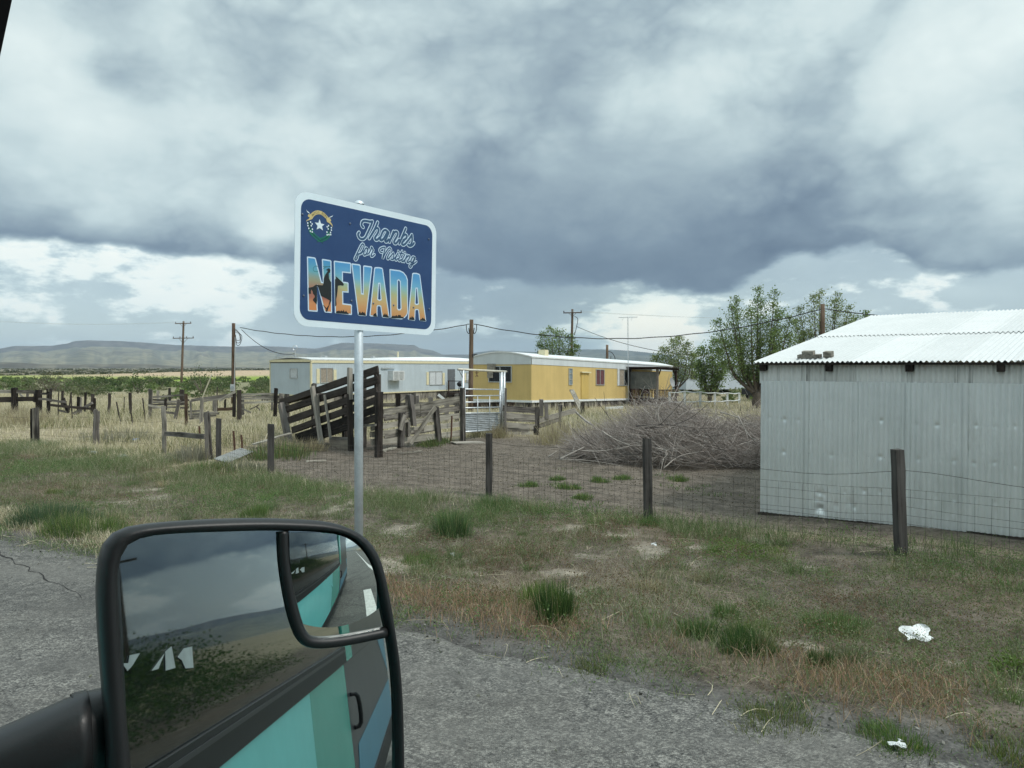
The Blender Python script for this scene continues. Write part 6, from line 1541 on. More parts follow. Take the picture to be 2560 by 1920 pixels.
# ------------------------------------------------------------------ poles and wires
def cable(name, p0, p1, sag, r, label, m=BLACKW, n=20, wob=.0):
    b = MB(); p0, p1 = Vector(p0), Vector(p1); pts = []
    for i in range(n + 1):
        t = i / n; q = p0.lerp(p1, t); q.z -= sag * 4 * t * (1 - t) - (wob * math.sin(t * 60) if 0 < i < n else 0); pts.append(q)
    b.tube(pts, r, 4, False); return tag(b.build(name, m), label, 'cable', 'overhead cables')
def utility_pole(u0, v1, Y, r, label, arms=(), u1=None, foot=None):
    t = at(u1 or u0, v1, Y); a = at(u0, 950, Y); a.z = g1(a.x, a.y)
    root = thing('utility_pole', a, label, 'utility pole', 'wooden utility poles')
    pole('shaft', a - Vector((0, 0, .3)), t, r * 1.15, r * .85, WOOD_BROWN, root)
    for dz, w, npin in arms:
        ax = Vector((.96, -.28, 0)); c = Vector((t.x, t.y, t.z - dz)) + Vector((0, -r, 0))
        b = MB(); b.beam(c - ax * w, c + ax * w, .11, .12); arm = b.build('crossarm', WOOD_BROWN, root)
        b = MB(); b.beam(c - ax * w * .45, Vector((t.x, t.y - r * 1.1, t.z - dz - w * .4)), .03, .04); b.beam(c + ax * w * .45, Vector((t.x, t.y - r * 1.1, t.z - dz - w * .4)), .03, .04); b.build('arm_brace', WOOD_BROWN, root)
        for k in range(npin):
            f = -0.94 + 1.88 * k / (npin - 1); q = c + ax * (w * f)
            b = MB(); b.tube([q + Vector((0, 0, .05)), q + Vector((0, 0, .14)), q + Vector((0, 0, .2)), q + Vector((0, 0, .27))], [.025, .07, .075, .03], 8); b.build('insulator', m_plain('dark_insulator', (.05, .04, .045), .3), arm)
    return root, a, t
def poles():
    r1, a1, t1 = utility_pole(453, 803, 118, .17, 'tall far pole with two crossarms above the green plain', ((.35, 1.45, 2), (2.6, 1.9, 4)), 459)
    r2, a2, t2 = utility_pole(583, 808, 50, .125, 'plain brown pole with cable loops and a meter box', (), 584)
    b = MB(); b.box(a2 + Vector((.03, -.2, at(590, 969, 50).z - a2.z)), Vector((.13, 0, 0)), Vector((0, .08, 0)), Vector((0, 0, .22))); mb = b.build('meter_box', ALU, r2)
    b = MB(); q = a2 + Vector((.06, -.30, at(590, 969, 50).z - a2.z + .02)); b.tube([q, q - Vector((0, .06, 0))], .1, 12); b.build('meter_dial', m_plain('meter_glass', (.30, .34, .37), .15), mb)
    b = MB(); b.tube([a2 + Vector((.12, -.13, 1.3)), Vector((t2.x + .13, t2.y - .1, t2.z - .9))], .03, 6); b.build('conduit', ALU, r2)
    b = MB(); cl = Vector((t2.x + .1, t2.y - .1, t2.z - .35))
    for k in range(3): b.tube(smooth_path([cl + Vector((.0, 0, -.1 * k)), cl + Vector((.25 + .1 * k, 0, -.25 - .1 * k)), cl + Vector((.35, 0, -.7 - .15 * k)), cl + Vector((.12, 0, -.75 - .15 * k)), cl + Vector((.05, 0, -.4))], 5), .018, 4, False)
    b.build('cable_loop', BLACKW, r2)
    r3, a3, t3 = utility_pole(1176, 799, 41.5, .125, 'brown pole standing at the left end of the yellow home', (), 1179)
    b = MB()
    for sx in (-1, 1):
        cl = Vector((t3.x + sx * .12, t3.y - .1, t3.z - .25)); b.tube(smooth_path([cl, cl + Vector((sx * .15, 0, -.05)), cl + Vector((sx * .12, 0, -.4)), cl + Vector((0, 0, -.5)), cl + Vector((sx * .03, 0, -.2))], 5), .02, 4, False)
    b.build('cable_loop', BLACKW, r3)
    b = MB(); q = Vector((a3.x + .1, a3.y - .1, at(1190, 887, 41.5).z)); b.beam(q, q + Vector((.28, 0, .03)), .04, .04); b.beam(q - Vector((0, 0, .12)), q + Vector((.2, 0, .02)), .03, .03); b.build('bracket', BLACK_PL, r3)
    r4, a4, t4 = utility_pole(1427, 773, 95, .16, 'brown pole with one crossarm behind the yellow home', ((.45, 1.15, 3),), 1431)
    b = MB(); cl = Vector((t4.x + .15, t4.y - .15, t4.z - 1.6)); b.tube(smooth_path([cl + Vector((.1, 0, .7)), cl + Vector((.5, 0, .4)), cl + Vector((.35, 0, -.6)), cl + Vector((.1, 0, -1.6))], 4), .035, 4, False); b.build('cable_loop', BLACKW, r4)
    r5, a5, t5 = utility_pole(1518, 862, 80, .15, 'short dark pole rising over the yellow home roof')
    b = MB(); cl = Vector((t5.x + .12, t5.y - .1, t5.z - .7)); b.tube(smooth_path([cl, cl + Vector((.4, 0, -.15)), cl + Vector((.7, 0, -.8)), cl + Vector((.3, 0, -1.3)), cl + Vector((.25, 0, -.5))], 4), .03, 4, False); b.build('cable_loop', BLACKW, r5)
    r6, a6, t6 = utility_pole(2057, 760, 36, .115, 'reddish brown pole behind the white shed roof')
    # cables
    cable('service_cable', at(600, 819, 50), at(1166, 812, 41.5), .62, .022, 'black service cable from the meter pole to the pole by the yellow home', wob=.012, n=60)
    cable('service_cable', at(1190, 811, 41.5), at(2054, 773, 36), 1.05, .022, 'black service cable from the yellow home pole to the pole behind the shed', wob=.012, n=80)
    cable('service_cable', at(2062, 772, 36), at(2420, 800, 34), .12, .022, 'black service cable leaving the pole behind the shed to the right', wob=.008)
    cable('service_cable', at(604, 824, 50), at(738, 884, 55), .55, .022, 'drop cable from the meter pole to the blue home roof')
    cable('service_cable', at(1441, 816, 95), at(1760, 890, 78), .7, .03, 'sagging cable from the crossarm pole to the right hand trees')
    for k, (dv, x) in enumerate(((0, -1.3), (0, 1.3))):
        cable('power_line', Vector((t1.x + x, t1.y, t1.z - .1)), at(-160, 789 + 4 * k, 112), .7, .012, ['faint thin power line from the near end of the far double crossarm', 'faint thin power line from the other end of the far double crossarm'][k], ALU)
    for k, x in enumerate((-1.0, 1.0)):
        cable('power_line', Vector((t4.x + x, t4.y, t4.z - .2)), at(2700, 772 + 5 * k, 80), 1.0, .012, ['faint thin power line running right from the single crossarm', 'second faint power line running right from the single crossarm'][k], ALU)
poles()

# ------------------------------------------------------------------ trees
def tree(name, foot, plumes, trunk_r, trunk_h, nleaf, lsize, cols, label, droop=0.0, group='trees behind the mobile homes', low=False):
    """plumes: (dx, top height, radius, base height, dy) each an upright limb clothed in leaves"""
    fx, fy, fz = foot; root = thing(name, foot, label, 'tree', group)
    b = MB(); nt = 8
    tp = [(random.uniform(-.05, .05), random.uniform(-.05, .05), trunk_h * i / 4 - .2) for i in range(5)]
    b.tube(tp, [trunk_r * k for k in (1.35, 1.05, .95, .9, .95)], 10)
    tw = MB(); LP = []; LS = []
    for (dx, top, rad, bh, dy) in plumes:
        p0 = Vector((dx * .12, dy * .12, trunk_h * .86)); p3 = Vector((dx, dy, top)); p1 = p0.lerp(p3, .3) + Vector((dx * .25, dy * .2, 0)); p2 = p0.lerp(p3, .65) + Vector((dx * .12, dy * .1, 0))
        path = smooth_path([p0, p1, p2, p3], 6); n = len(path)
        b.tube(path, [max(.012, trunk_r * .46 * (1 - i / (n - 1)) ** 1.1) for i in range(n)], 6, False)
        nb = int(16 + 9 * (top - bh))
        for k in range(nb):
            f = (bh + (top - bh) * (k + random.random()) / nb) / top
            z = f * top; i = min(n - 1, max(0, min(range(n), key=lambda q: abs(path[q].z - z)))); o = path[i]
            env = rad * max(.12, math.sin(math.pi * min(1, max(.06, .16 + .80 * (z - bh) / (top - bh + .01)))) ** .7)
            a = random.uniform(0, 6.28); L = env * random.uniform(.55, 1.15); rise = L * random.uniform(.35, 1.1)
            e = o + Vector((math.cos(a) * L, math.sin(a) * L, rise - droop * L)); mid = o.lerp(e, .5) + Vector((0, 0, -.12 * L))
            if e.z > top + .1: e.z = top + random.uniform(-.2, .12)
            tw.tube([o, mid, e], [.013, .008, .003], 3, False)
            m = max(3, int(nleaf / (nb * len(plumes))))
            for q in range(m):
                t = random.uniform(.25, 1.05); c = o.lerp(e, t) + Vector((random.gauss(0, 1), random.gauss(0, 1), random.gauss(0, .9))) * (.07 + .13 * L); LP.append(c); LS.append(lsize * random.uniform(.55, 1.35))
    tr = b.build('trunk', BARK, None, True); tr.parent = root
    t2 = tw.build('branch', BARK, None); t2.parent = root
    P = np.array([tuple(v) for v in LP]); n = len(P)
    cl = fbm(P[:, 0] * 1 + 50, P[:, 2] + P[:, 1] + 50, 1.1, 7); c = pal(n, cols, .22) * (0.72 + .56 * cl)[:, None]
    leaf_mesh('crown', P, np.array(LS), c, LEAF_M, root, ratio=.75)
    return root
TG = [(.17, .235, .09), (.14, .20, .08), (.21, .27, .115), (.10, .15, .07)]
TGL = [(.21, .255, .12), (.18, .225, .105), (.25, .285, .155), (.13, .175, .085)]
def trees():
    def foot(u, Y): q = at(u, 950, Y); return (q.x, q.y, g1(q.x, q.y))
    def hz(v, Y, f): return zat(v, Y) - f[2]
    Y = 75; f = foot(1392, Y); s = Y / 1923
    tree('cottonwood_tree', f, [((u - 1392) * s, hz(v, Y, f), r_, 2.2, dy) for u, v, r_, dy in ((1358, 832, 1.0, .4), (1378, 818, 1.1, -.5), (1400, 826, 1.1, .6), (1425, 838, .9, -.3), (1440, 862, .8, .2), (1350, 862, .8, -.2))], .28, 1.4, 6000, .14, TG, 'rounded green tree behind the middle of the yellow home')
    Y = 76; f = foot(1692, Y); s = Y / 1923
    tree('elm_tree', f, [((u - 1692) * s, hz(v, Y, f), r_, 1.2, dy) for u, v, r_, dy in ((1660, 868, 1.1, .3), (1680, 848, 1.2, -.6), (1700, 842, 1.2, .5), (1722, 858, 1.1, -.2), (1640, 890, 1.1, .4), (1735, 885, 1.0, 0))], .2, .9, 6500, .14, TGL, 'feathery pale green tree just right of the porch')
    Y = 60; f = foot(1775, Y); s = Y / 1923
    tree('elm_tree', f, [((u - 1775) * s, hz(v, Y, f), r_, .9, dy) for u, v, r_, dy in ((1758, 868, .9, .3), (1780, 850, 1.0, -.4), (1800, 872, .9, .2), (1752, 905, .8, 0), (1806, 905, .8, -.3))], .2, .7, 7000, .125, TG, 'dense dark green bushy tree left of the big trunk')
    f3 = ground(1892, 1021); Y = f3.y; f = (f3.x, f3.y, f3.z); s = Y / 1923
    tree('cottonwood_tree', f, [((u - 1892) * s, hz(v, Y, f), r_ * 1.35, 1.7, dy) for u, v, r_, dy in ((1798, 800, .75, .5), (1822, 768, .75, -.4), (1838, 745, .65, .2), (1868, 772, .7, -.6), (1894, 716, .62, .1), (1908, 745, .6, .6), (1932, 729, .6, -.3), (1950, 770, .75, .4), (1972, 790, .8, -.2), (1800, 850, .8, -.5), (1850, 842, .9, .9), (1925, 830, .9, -.9), (1985, 835, .8, .5))], .29, 1.25, 22000, .10, TG, 'tall cottonwood with several upright plumes and a thick trunk beside the shed')
    Y = 62; f = foot(2055, Y); s = Y / 1923
    tree('cottonwood_tree', f, [((u - 2055) * s, hz(v, Y, f), r_, 2.6, dy) for u, v, r_, dy in ((2002, 765, 1.1, .4), (2026, 738, 1.05, -.5), (2050, 724, 1.0, .3), (2082, 752, 1.0, -.3), (2098, 732, .95, .5), (2118, 765, 1.0, -.2), (2005, 830, 1.1, 0), (2125, 805, 1.0, 0), (1990, 800, .9, .3))], .3, 1.8, 9000, .13, TGL, 'loose pale green tree behind the reddish pole and shed roof')
    Y = 74; f = foot(2155, Y); s = Y / 1923
    tree('cottonwood_tree', f, [((u - 2155) * s, hz(v, Y, f), r_, 2.6, dy) for u, v, r_, dy in ((2140, 795, 1.0, .4), (2158, 778, 1.0, -.3), (2172, 790, .9, .2))], .25, 1.8, 1300, .19, TG, 'small tree top showing over the left slope of the shed roof')
    Y = 66; f = foot(1935, Y); s = Y / 1923
    tree('elm_tree', f, [((u - 1935) * s, hz(v, Y, f), r_, .5, dy) for u, v, r_, dy in ((1905, 930, 1.0, .3), (1940, 905, 1.2, -.4), (1870, 945, .9, 0), (1975, 900, 1.1, 0))], .15, .5, 2200, .18, TG, 'low green thicket behind the thick cottonwood trunk')
    # power poles' far neighbours over the roof at the right edge: two tiny tree tips
    for u, v, lab in ((2523, 783, 'tiny dark tree tip above the shed ridge near the right edge'), (2557, 778, 'tiny dark tree tip above the shed ridge at the very right edge')):
        Y = 120; f = foot(u, Y); tree('cottonwood_tree', f, [(0, hz(v - 4, Y, f), .7, 5.5, 0), (.5, hz(v, Y, f), .6, 5.5, 0)], .25, 4, 300, .28, TG, lab)
trees()

def roadside_beyond():
    # what stands down the road behind the camera's right shoulder; it shows in the van's glass
    for s_, r_, h, rad, lab in ((-24, 15, 1.7, 4.0, 'broad thicket nearest the road behind the camera'), (-33, 17, 2.2, 4.6, 'broad thicket beyond the first behind the camera'), (-44, 16, 2.6, 5.0, 'high thicket beside the road behind the camera'), (-46, 26, 3.0, 6.0, 'wide thicket well back from the road behind the camera'), (-60, 22, 3.6, 6.0, 'highest thicket behind the camera'), (-34, 27, 2.6, 5.5, 'wide thicket farther from the road behind the camera'), (-75, 30, 4.2, 8.0, 'farthest thicket behind the camera')):
        x, y = to_xy(s_, r_); leafy_bush('roadside_thicket', x, y, h, rad, 3600, .22, DKG, lab, 'thicket', 'thickets down the road')
    for k, (s_, r_, h, lab) in enumerate(((-14, 8.0, .8, 'dark roadside shrub nearest behind the camera'), (-19, 8.6, 1.0, 'second dark roadside shrub behind the camera'), (-25, 8.4, 1.0, 'third dark roadside shrub behind the camera'), (-31, 9.0, 1.2, 'fourth dark roadside shrub behind the camera'), (-38, 8.6, 1.2, 'farthest dark roadside shrub behind the camera'))):
        x, y = to_xy(s_, r_); leafy_bush('roadside_shrub', x, y, h, 2.6, 3200, .08, DKG, lab, 'shrub', 'shrubs down the road')
    p = (46, -9); r = thing('utility_pole', (p[0], p[1], g1(*p)), 'brown pole with a crossarm down the road behind the camera', 'utility pole', 'wooden utility poles')
    pole('shaft', (p[0], p[1], -.5), (p[0], p[1], 7.5), .15, .11, WOOD_BROWN, r); b = MB(); b.beam((p[0] - .5, p[1] - .9, 7.1), (p[0] + .5, p[1] + .9, 7.1), .1, .12); b.build('crossarm', WOOD_BROWN, r)
    b0 = Vector((44, -1.5, 0)); b0.z = g1(b0.x, b0.y); r = thing('roadside_building', b0, 'long low pale building down the road behind the camera', 'building'); ex = ROAD_F * -1; ey = ROAD_R
    b = MB(); b.box(b0 + ex * 6 + ey * 3 + Vector((0, 0, 1.5)), ex * 6, ey * 3, Vector((0, 0, 1.5))); b.build('wall', OFFWHITE, r)
    b = MB(); b.box(b0 + ex * 6 + ey * 3 + Vector((0, 0, 3.08)), ex * 6.4, ey * 3.4, Vector((0, 0, .07))); b.build('roof', ALU, r)
roadside_beyond()

# ------------------------------------------------------------------ brush pile
def brush_pile():
    c = Vector((3.55, 18.6, 0)); c.z = g1(c.x, c.y)
    root = thing('brush_pile', c, 'big sprawling pile of bare grey branches behind the wire fence', 'brush pile')
    cols = [(.31, .275, .245), (.38, .34, .31), (.21, .18, .16), (.46, .42, .39)]
    co, tri, cc = [], [], []
    def hull(x, y):  # height of the heap
        q = ((x - .9) / 3.0) ** 2 + ((y) / 2.1) ** 2
        return (1.0 + .28 * math.sin(2.1 * x + 1) + .16 * math.sin(4.7 * x + 2 * y)) * math.sqrt(max(0, 1 - q)) if q < 1 else 0
    n = 0; made = 0
    while made < 11500:
        made += 1
        a0 = random.uniform(0, 6.28); rr_ = math.sqrt(random.random())
        x = .9 + 2.95 * rr_ * math.cos(a0); y = 2.1 * rr_ * math.sin(a0); h = hull(x, y); z = h * random.random() ** .45
        az = random.gauss(math.pi * (1.02 if x < 1 else .9), .8) if random.random() < .62 else random.uniform(0, 6.28)
        el_ = random.gauss(.30, .38) ; L = random.uniform(.3, 1.05); r0 = random.choice((.003, .004, .005, .0075))
        if z > h * .8: el_ = abs(el_) * .8
        p = Vector((x, y, z)); d = Vector((math.cos(az) * math.cos(el_), math.sin(az) * math.cos(el_), math.sin(el_)))
        k = 5; col = np.array(random.choice(cols)) * random.uniform(.7, 1.25)
        s = d.cross(Vector((0, 0, 1)));  s = s.normalized() if s.length > 1e-3 else Vector((1, 0, 0)); u = d.cross(s)
        base = len(co)
        for i in range(k):
            r_ = r0 * (1 - .75 * i / (k - 1))
            for j in range(3):
                an = j * 2.094; q = p + s * (r_ * math.cos(an)) + u * (r_ * math.sin(an)); co.append((q.x, q.y, max(q.z, -.02))); cc.append(col)
            d = (d + Vector((random.gauss(0, .16), random.gauss(0, .16), random.gauss(.02, .16)))).normalized(); p = p + d * (L / (k - 1))
        for i in range(k - 1):
            for j in range(3):
                a = base + 3 * i + j; b_ = base + 3 * i + (j + 1) % 3; tri.append((a, b_, b_ + 3)); tri.append((a, b_ + 3, a + 3))
    o = make_np('twig', np.array(co), np.array(tri), TWIG_M, np.array(cc), root); tag(o, kind='stuff')
    BR = m_plain('grey_branch', (.31, .28, .25), .9, 0, .3, 6, bumps=.4); BRD = m_plain('dark_branch', (.085, .075, .07), .9, 0, .3, 6)
    def branch(pts, r, m=BR, forks=3):
        P = smooth_path(pts, 4); b = MB(); n_ = len(P); r *= .6; b.tube(P, [max(.006, r * (1 - .8 * i / n_)) for i in range(n_)], 6)
        for k in range(forks):
            i = random.randint(n_ // 4, n_ - 2); d = (P[i + 1] - P[i]).normalized(); d = (d + Vector((random.gauss(0, .6), random.gauss(0, .6), random.gauss(.2, .5)))).normalized(); q = P[i]; l = random.uniform(.4, 1.0)
            b.tube(smooth_path([q, q + d * l * .5 + Vector((0, 0, random.uniform(-.05, .1))), q + d * l + Vector((0, 0, random.uniform(-.1, .2)))], 3), [max(.004, r * .5 * (1 - j / 7)) for j in range(7)], 4)
        b.build('branch', m, root, True)
    def wp(u, v, Y): return at(u, v, Y)
    # the branches that stand out in the photograph
    branch([wp(1400, 1148, 16.9), wp(1440, 1128, 16.9), wp(1462, 1117, 17)], .045, BR, 1); branch([wp(1372, 1142, 17.6), wp(1392, 1128, 17.6)], .035, BR, 0)
    branch([wp(1400, 1148, 16.7), wp(1480, 1152, 16.5), wp(1560, 1166, 16.2)], .02, BR, 3)
    branch([wp(1505, 1078, 17.2), wp(1540, 1100, 17.0), wp(1590, 1120, 16.8), wp(1630, 1145, 16.6)], .035, BR, 5)
    branch([wp(1430, 1126, 17), wp(1500, 1128, 16.9), wp(1560, 1118, 16.8), wp(1610, 1110, 16.9)], .03, BR, 5)
    branch([wp(1590, 1065, 17), wp(1650, 1062, 16.8), wp(1710, 1065, 16.8)], .03, BRD, 3); branch([wp(1612, 1070, 17), wp(1660, 1068, 16.9)], .03, BRD, 1)
    branch([wp(1650, 1060, 17.5), wp(1645, 1030, 17.6), wp(1658, 1000, 17.8)], .03, BR, 4); branch([wp(1690, 1050, 17.5), wp(1715, 1030, 17.6), wp(1750, 1022, 17.8)], .025, BR, 4)
    branch([wp(1585, 1040, 17.5), wp(1587, 998, 17.6)], .02, BR, 2); branch([wp(1640, 1120, 16.3), wp(1670, 1130, 16.2), wp(1655, 1150, 16.0)], .03, BR, 4); branch([wp(1660, 1170, 15.6), wp(1700, 1140, 15.8), wp(1760, 1128, 15.9)], .022, BR, 4)
    branch([wp(1845, 1040, 16.6), wp(1870, 1085, 16.3), wp(1905, 1120, 16)], .03, BR, 3); branch([wp(1800, 1030, 17), wp(1860, 1050, 16.6), wp(1920, 1090, 16.4)], .025, BR, 4)
    branch([wp(1760, 1075, 16.8), wp(1790, 1110, 16.6), wp(1805, 1140, 16.4)], .02, BRD, 3); branch([wp(1640, 1005, 18), wp(1652, 1040, 17.8)], .02, BR, 3); branch([wp(1830, 1075, 16.5), wp(1850, 1060, 16.5), wp(1912, 1060, 16.2)], .02, BR, 4)
    for k in range(14):
        x = random.uniform(-1.9, 3.2); y = random.uniform(-1.9, 1.2); z = hull(x, y) * random.uniform(.3, 1.0); az = random.gauss(3.0, .9); L = random.uniform(.7, 1.5)
        p = c + Vector((x, y, z)); d = Vector((math.cos(az), math.sin(az), random.gauss(.18, .3)))
        branch([p, p + d * L * .5 + Vector((0, 0, random.uniform(-.1, .15))), p + d * L + Vector((random.gauss(0, .15), random.gauss(0, .15), random.gauss(.1, .2)))], random.uniform(.012, .024), BR if random.random() < .75 else BRD, 3)
    q = at(1440, 1030, 22.5); p = [q, at(1462, 1050, 22), at(1480, 1062, 21)]
    b = MB(); b.tube(smooth_path(p, 4), .03, 6); tag(b.build('bent_branch', BR, None, True), 'bent pale branch hanging down beside the fallen rails', 'branch')
brush_pile()

# ------------------------------------------------------------------ litter and scrap
def litter():
    LW = m_plain('white_litter', (.66, .68, .68), .6, 0, .1, 20); LB = m_plain('blue_litter', (.12, .24, .52), .6); ST = m_plain('pale_stone', (.36, .37, .35), .9, 0, .2, 9)
    def bag(name, u, v, w, h, m, label, cat, lift_=.05):
        p = ground(u, v); b = MB(); n = 9
        b.sheet(p + Vector((-w / 2, -.03, .015 + w * .22)), Vector((w, 0, 0)), Vector((0, w * .6, h)), n, 5, lambda a, c: Vector((.02 * math.sin(7 * c + a * 3), .02 * math.sin(a * 7 + c * 3), .010 * math.sin(a * 9) * math.cos(c * 5) + .012 * a)))
        return tag(b.build(name, m, None, False), label, cat)
    bag('crumpled_paper', 2297, 1618, .21, .075, LW, 'crumpled white paper lying in the weeds at lower right', 'litter')
    bag('crumpled_paper', 2240, 1873, .05, .012, LW, 'small white scrap lying on the road shoulder at lower right', 'litter')
    bag('plastic_scrap', 337, 1106, .16, .06, LB, 'small blue plastic scrap caught in the dry grass', 'litter'); bag('plastic_scrap', 1635, 1368, .04, .03, LW, 'tiny white scrap below the third black fence post', 'litter'); bag('plastic_scrap', 1132, 1392, .035, .025, LW, 'tiny white scrap right of the sign post in the weeds', 'litter')
    def stone(u, v, r_, label):
        p = ground(u, v); vs = []; ph0 = u
        for j in range(6):
            th = math.pi * j / 5
            for k in range(9): q = 1 + .18 * math.sin(2 * k + ph0) + .1 * math.sin(3 * k + j); vs.append(p + Vector((r_ * q * math.sin(th) * math.cos(k * .698), r_ * .7 * q * math.sin(th) * math.sin(k * .698), r_ * .38 * math.cos(th) + r_ * .1)))
        tag(make('stone', vs, [(j * 9 + k, (j + 1) * 9 + k, (j + 1) * 9 + (k + 1) % 9, j * 9 + (k + 1) % 9) for j in range(5) for k in range(9)], ST, None, False), label, 'stone', 'pale stones along the edge of the dry grass')
    stone(72, 1124, .16, 'pale stone at the foot of the split post, left of its twin'); stone(86, 1123, .12, 'pale stone at the foot of the split post, right of its twin'); stone(232, 1134, .15, 'flat pale stone near the second grey post'); stone(308, 1144, .16, 'pale stone lying alone between the second and third grey posts'); stone(432, 1150, .14, 'pale stone beside the grey dead bush'); stone(628, 1180, .06, 'small white stone among the grey twigs by the corrugated scrap')
    a = ground(572, 1166); e = ground(636, 1150); d = e - a; d.z = 0; Ls = d.length; d.normalize(); nrm = Vector((-d.y, d.x, 0))
    b = MB(); b.sheet(a + Vector((0, 0, .08)), d * Ls, nrm * .34 + Vector((0, 0, .09)), 8, 60, lambda u, v: Vector((0, 0, .012 * math.cos(v * 60) + .06 * u)))
    tag(b.build('corrugated_scrap', m_plain('dull_scrap_iron', (.30, .31, .30), .6, .3, .25, 6), None, True), 'bent sheet of corrugated iron lying in the straw by the black post', 'scrap metal')
    a = ground(634, 1122); o = plank('fallen_plank', a + Vector((0, 0, .12)), a + Vector((.75, .9, .35)), .03, .2, WOOD_PALE, None, 1, (0, 0, 1), 3); tag(o, 'pale plank end sticking out of the dry grass left of the chute', 'plank', 'boards lying on the ground')
litter()

# ------------------------------------------------------------------ low vegetation
OLIVE = [(.12, .135, .06), (.15, .15, .075), (.10, .125, .06), (.18, .165, .095)]
BROWN = [(.17, .11, .07), (.14, .10, .07), (.20, .145, .09), (.12, .085, .06)]
GREEN = [(.095, .17, .06), (.115, .19, .065), (.08, .145, .06), (.145, .205, .09)]
STRAW = [(.50, .44, .325), (.58, .515, .395), (.43, .375, .275), (.55, .50, .40)]
RUSTY = [(.28, .175, .12), (.36, .25, .17), (.23, .14, .10), (.44, .33, .23)]

def verge():
    WEED = [(.135, .17, .08), (.165, .185, .105), (.115, .155, .07), (.195, .205, .135), (.14, .185, .095)]
    off = lambda x, y: 1 - .93 * bare(x, y)
    # creeping low leaves: grey olive and brown, none on the bare pale soil
    x, y, r, s = scatter_sr(420000, -8, 24, 4.4, 11.2)
    n = fbm(x, y, 1.3, 71); n2 = fbm(x, y, .45, 72)
    p = (sstep(n * .65 + n2 * .35, .38, .58) * .75 + .06) * sstep(r, 4.4, 4.9) * (1 - yard_mask(x, y)) * off(x, y)
    k = rng.random(len(x)) < p; x, y, r, n, n2, s = x[k], y[k], r[k], n[k], n2[k], s[k]
    P = lift(x, y, 0); P[:, 2] += rng.random(len(x)) ** 1.6 * (.02 + .08 * sstep(n, .45, .65))
    g = sstep(fbm(x, y, .9, 73), .40, .56) * .75 + .2
    c = np.where((rng.random(len(x)) < g)[:, None], pal(len(x), WEED), pal(len(x), BROWN))
    tag(leaf_mesh('verge_ground_cover', P, rng.uniform(.010, .024, len(x)), c), 'low olive and brown ground cover over the roadside verge', 'ground cover', kind='stuff')
    # matted dry stems, flattened every which way
    x, y, r, s = scatter_sr(230000, -8, 24, 4.5, 11.0)
    n = fbm(x, y, 1.0, 70); k = rng.random(len(x)) < (.10 + .75 * sstep(n, .46, .62)) * (1 - yard_mask(x, y)) * (.3 + .7 * sstep(r, 4.5, 5.0)) * (.35 + .65 * off(x, y)); x, y, r = x[k], y[k], r[k]
    tone = fbm(x, y, 1.8, 69)[:, None]
    c = np.where(rng.random((len(x), 1)) < sstep(tone, .46, .62), pal(len(x), [(.30, .26, .19), (.24, .205, .15), (.36, .32, .24)]), pal(len(x), [(.16, .125, .095), (.13, .105, .08), (.20, .15, .115)]))
    tag(blade_mesh('matted_dry_grass', lift(x, y), rng.uniform(.03, .09, len(x)), rng.uniform(0, 6.3, len(x)), rng.uniform(.6, 2.4, len(x)), rng.uniform(.0022, .0045, len(x)), c), 'matted dead grass thatch lying over the roadside verge', 'dead grass', kind='stuff')
    # feathery weeds standing a hand high, in drifts of grey green and of dull red
    x, y, r, s = scatter_sr(62000, -8, 24, 4.5, 11.2)
    n = fbm(x, y, 1.1, 74); k = rng.random(len(x)) < (sstep(n, .36, .56) * .9 + .05) * (1 - yard_mask(x, y)) * (.4 + .6 * sstep(r, 4.7, 5.6)) * off(x, y) * (1 - .75 * np.exp(-((r - 5.1) / .38) ** 2)); x, y, r, n, s = x[k], y[k], r[k], n[k], s[k]
    m = 13; t = rng.random((len(x), m)) ** .8; hh = rng.uniform(.04, .17, len(x)) * (.6 + .9 * sstep(n, .45, .7))
    P = np.repeat(lift(x, y)[:, None, :], m, 1); P[..., 2] += t * hh[:, None]
    P[..., :2] += rng.normal(size=(len(x), m, 2)) * (.010 + .030 * t * hh[:, None] / .1)[..., None]
    red = sstep(fbm(x, y, 2.3, 76), .54, .66) * .7 + .05 + .5 * np.exp(-((r - 5.5) / .6) ** 2) * (fbm(x, y, 1.5, 66) > .46)
    lush = sstep(fbm(x, y, 2.0, 67) + .16 * sstep(r, 8.0, 10.2), .43, .56)
    c = np.where((rng.random(len(x)) < red)[:, None], pal(len(x), [(.17, .115, .085), (.21, .135, .095), (.14, .10, .075)]), np.where((rng.random(len(x)) < lush)[:, None], pal(len(x), GREEN), pal(len(x), WEED)))
    c = np.repeat(c[:, None, :], m, 1) * rng.uniform(.75, 1.25, (len(x), m, 1))
    tag(leaf_mesh('verge_weeds', P.reshape(-1, 3), rng.uniform(.010, .026, len(x) * m), c.reshape(-1, 3), ratio=.42), 'grey green and reddish little weeds thick over the roadside verge', 'weeds', kind='stuff')
    # short upright grass, in patches; denser and greener by the fence
    x, y, r, s = scatter_sr(330000, -8, 24, 4.5, 11.6)
    n = fbm(x, y, .8, 75)
    p = (sstep(n, .44, .60) * .5 + sstep(r, 8.3, 10.2) * sstep(s, -3.5, 0.5) * .7 * sstep(n, .34, .52)) * (1 - yard_mask(x, y)) * sstep(r, 4.5, 5.2) * off(x, y)
    k = rng.random(len(x)) < p; x, y, r, n, s = x[k], y[k], r[k], n[k], s[k]
    hh = rng.uniform(.05, .16, len(x)) * (1 + .9 * sstep(r, 8.5, 10) * sstep(s, -3, 1))
    mixg = rng.random(len(x)) < (.45 + .30 * sstep(r, 8, 10)) * (1 - .6 * sstep(s, 5, 10))
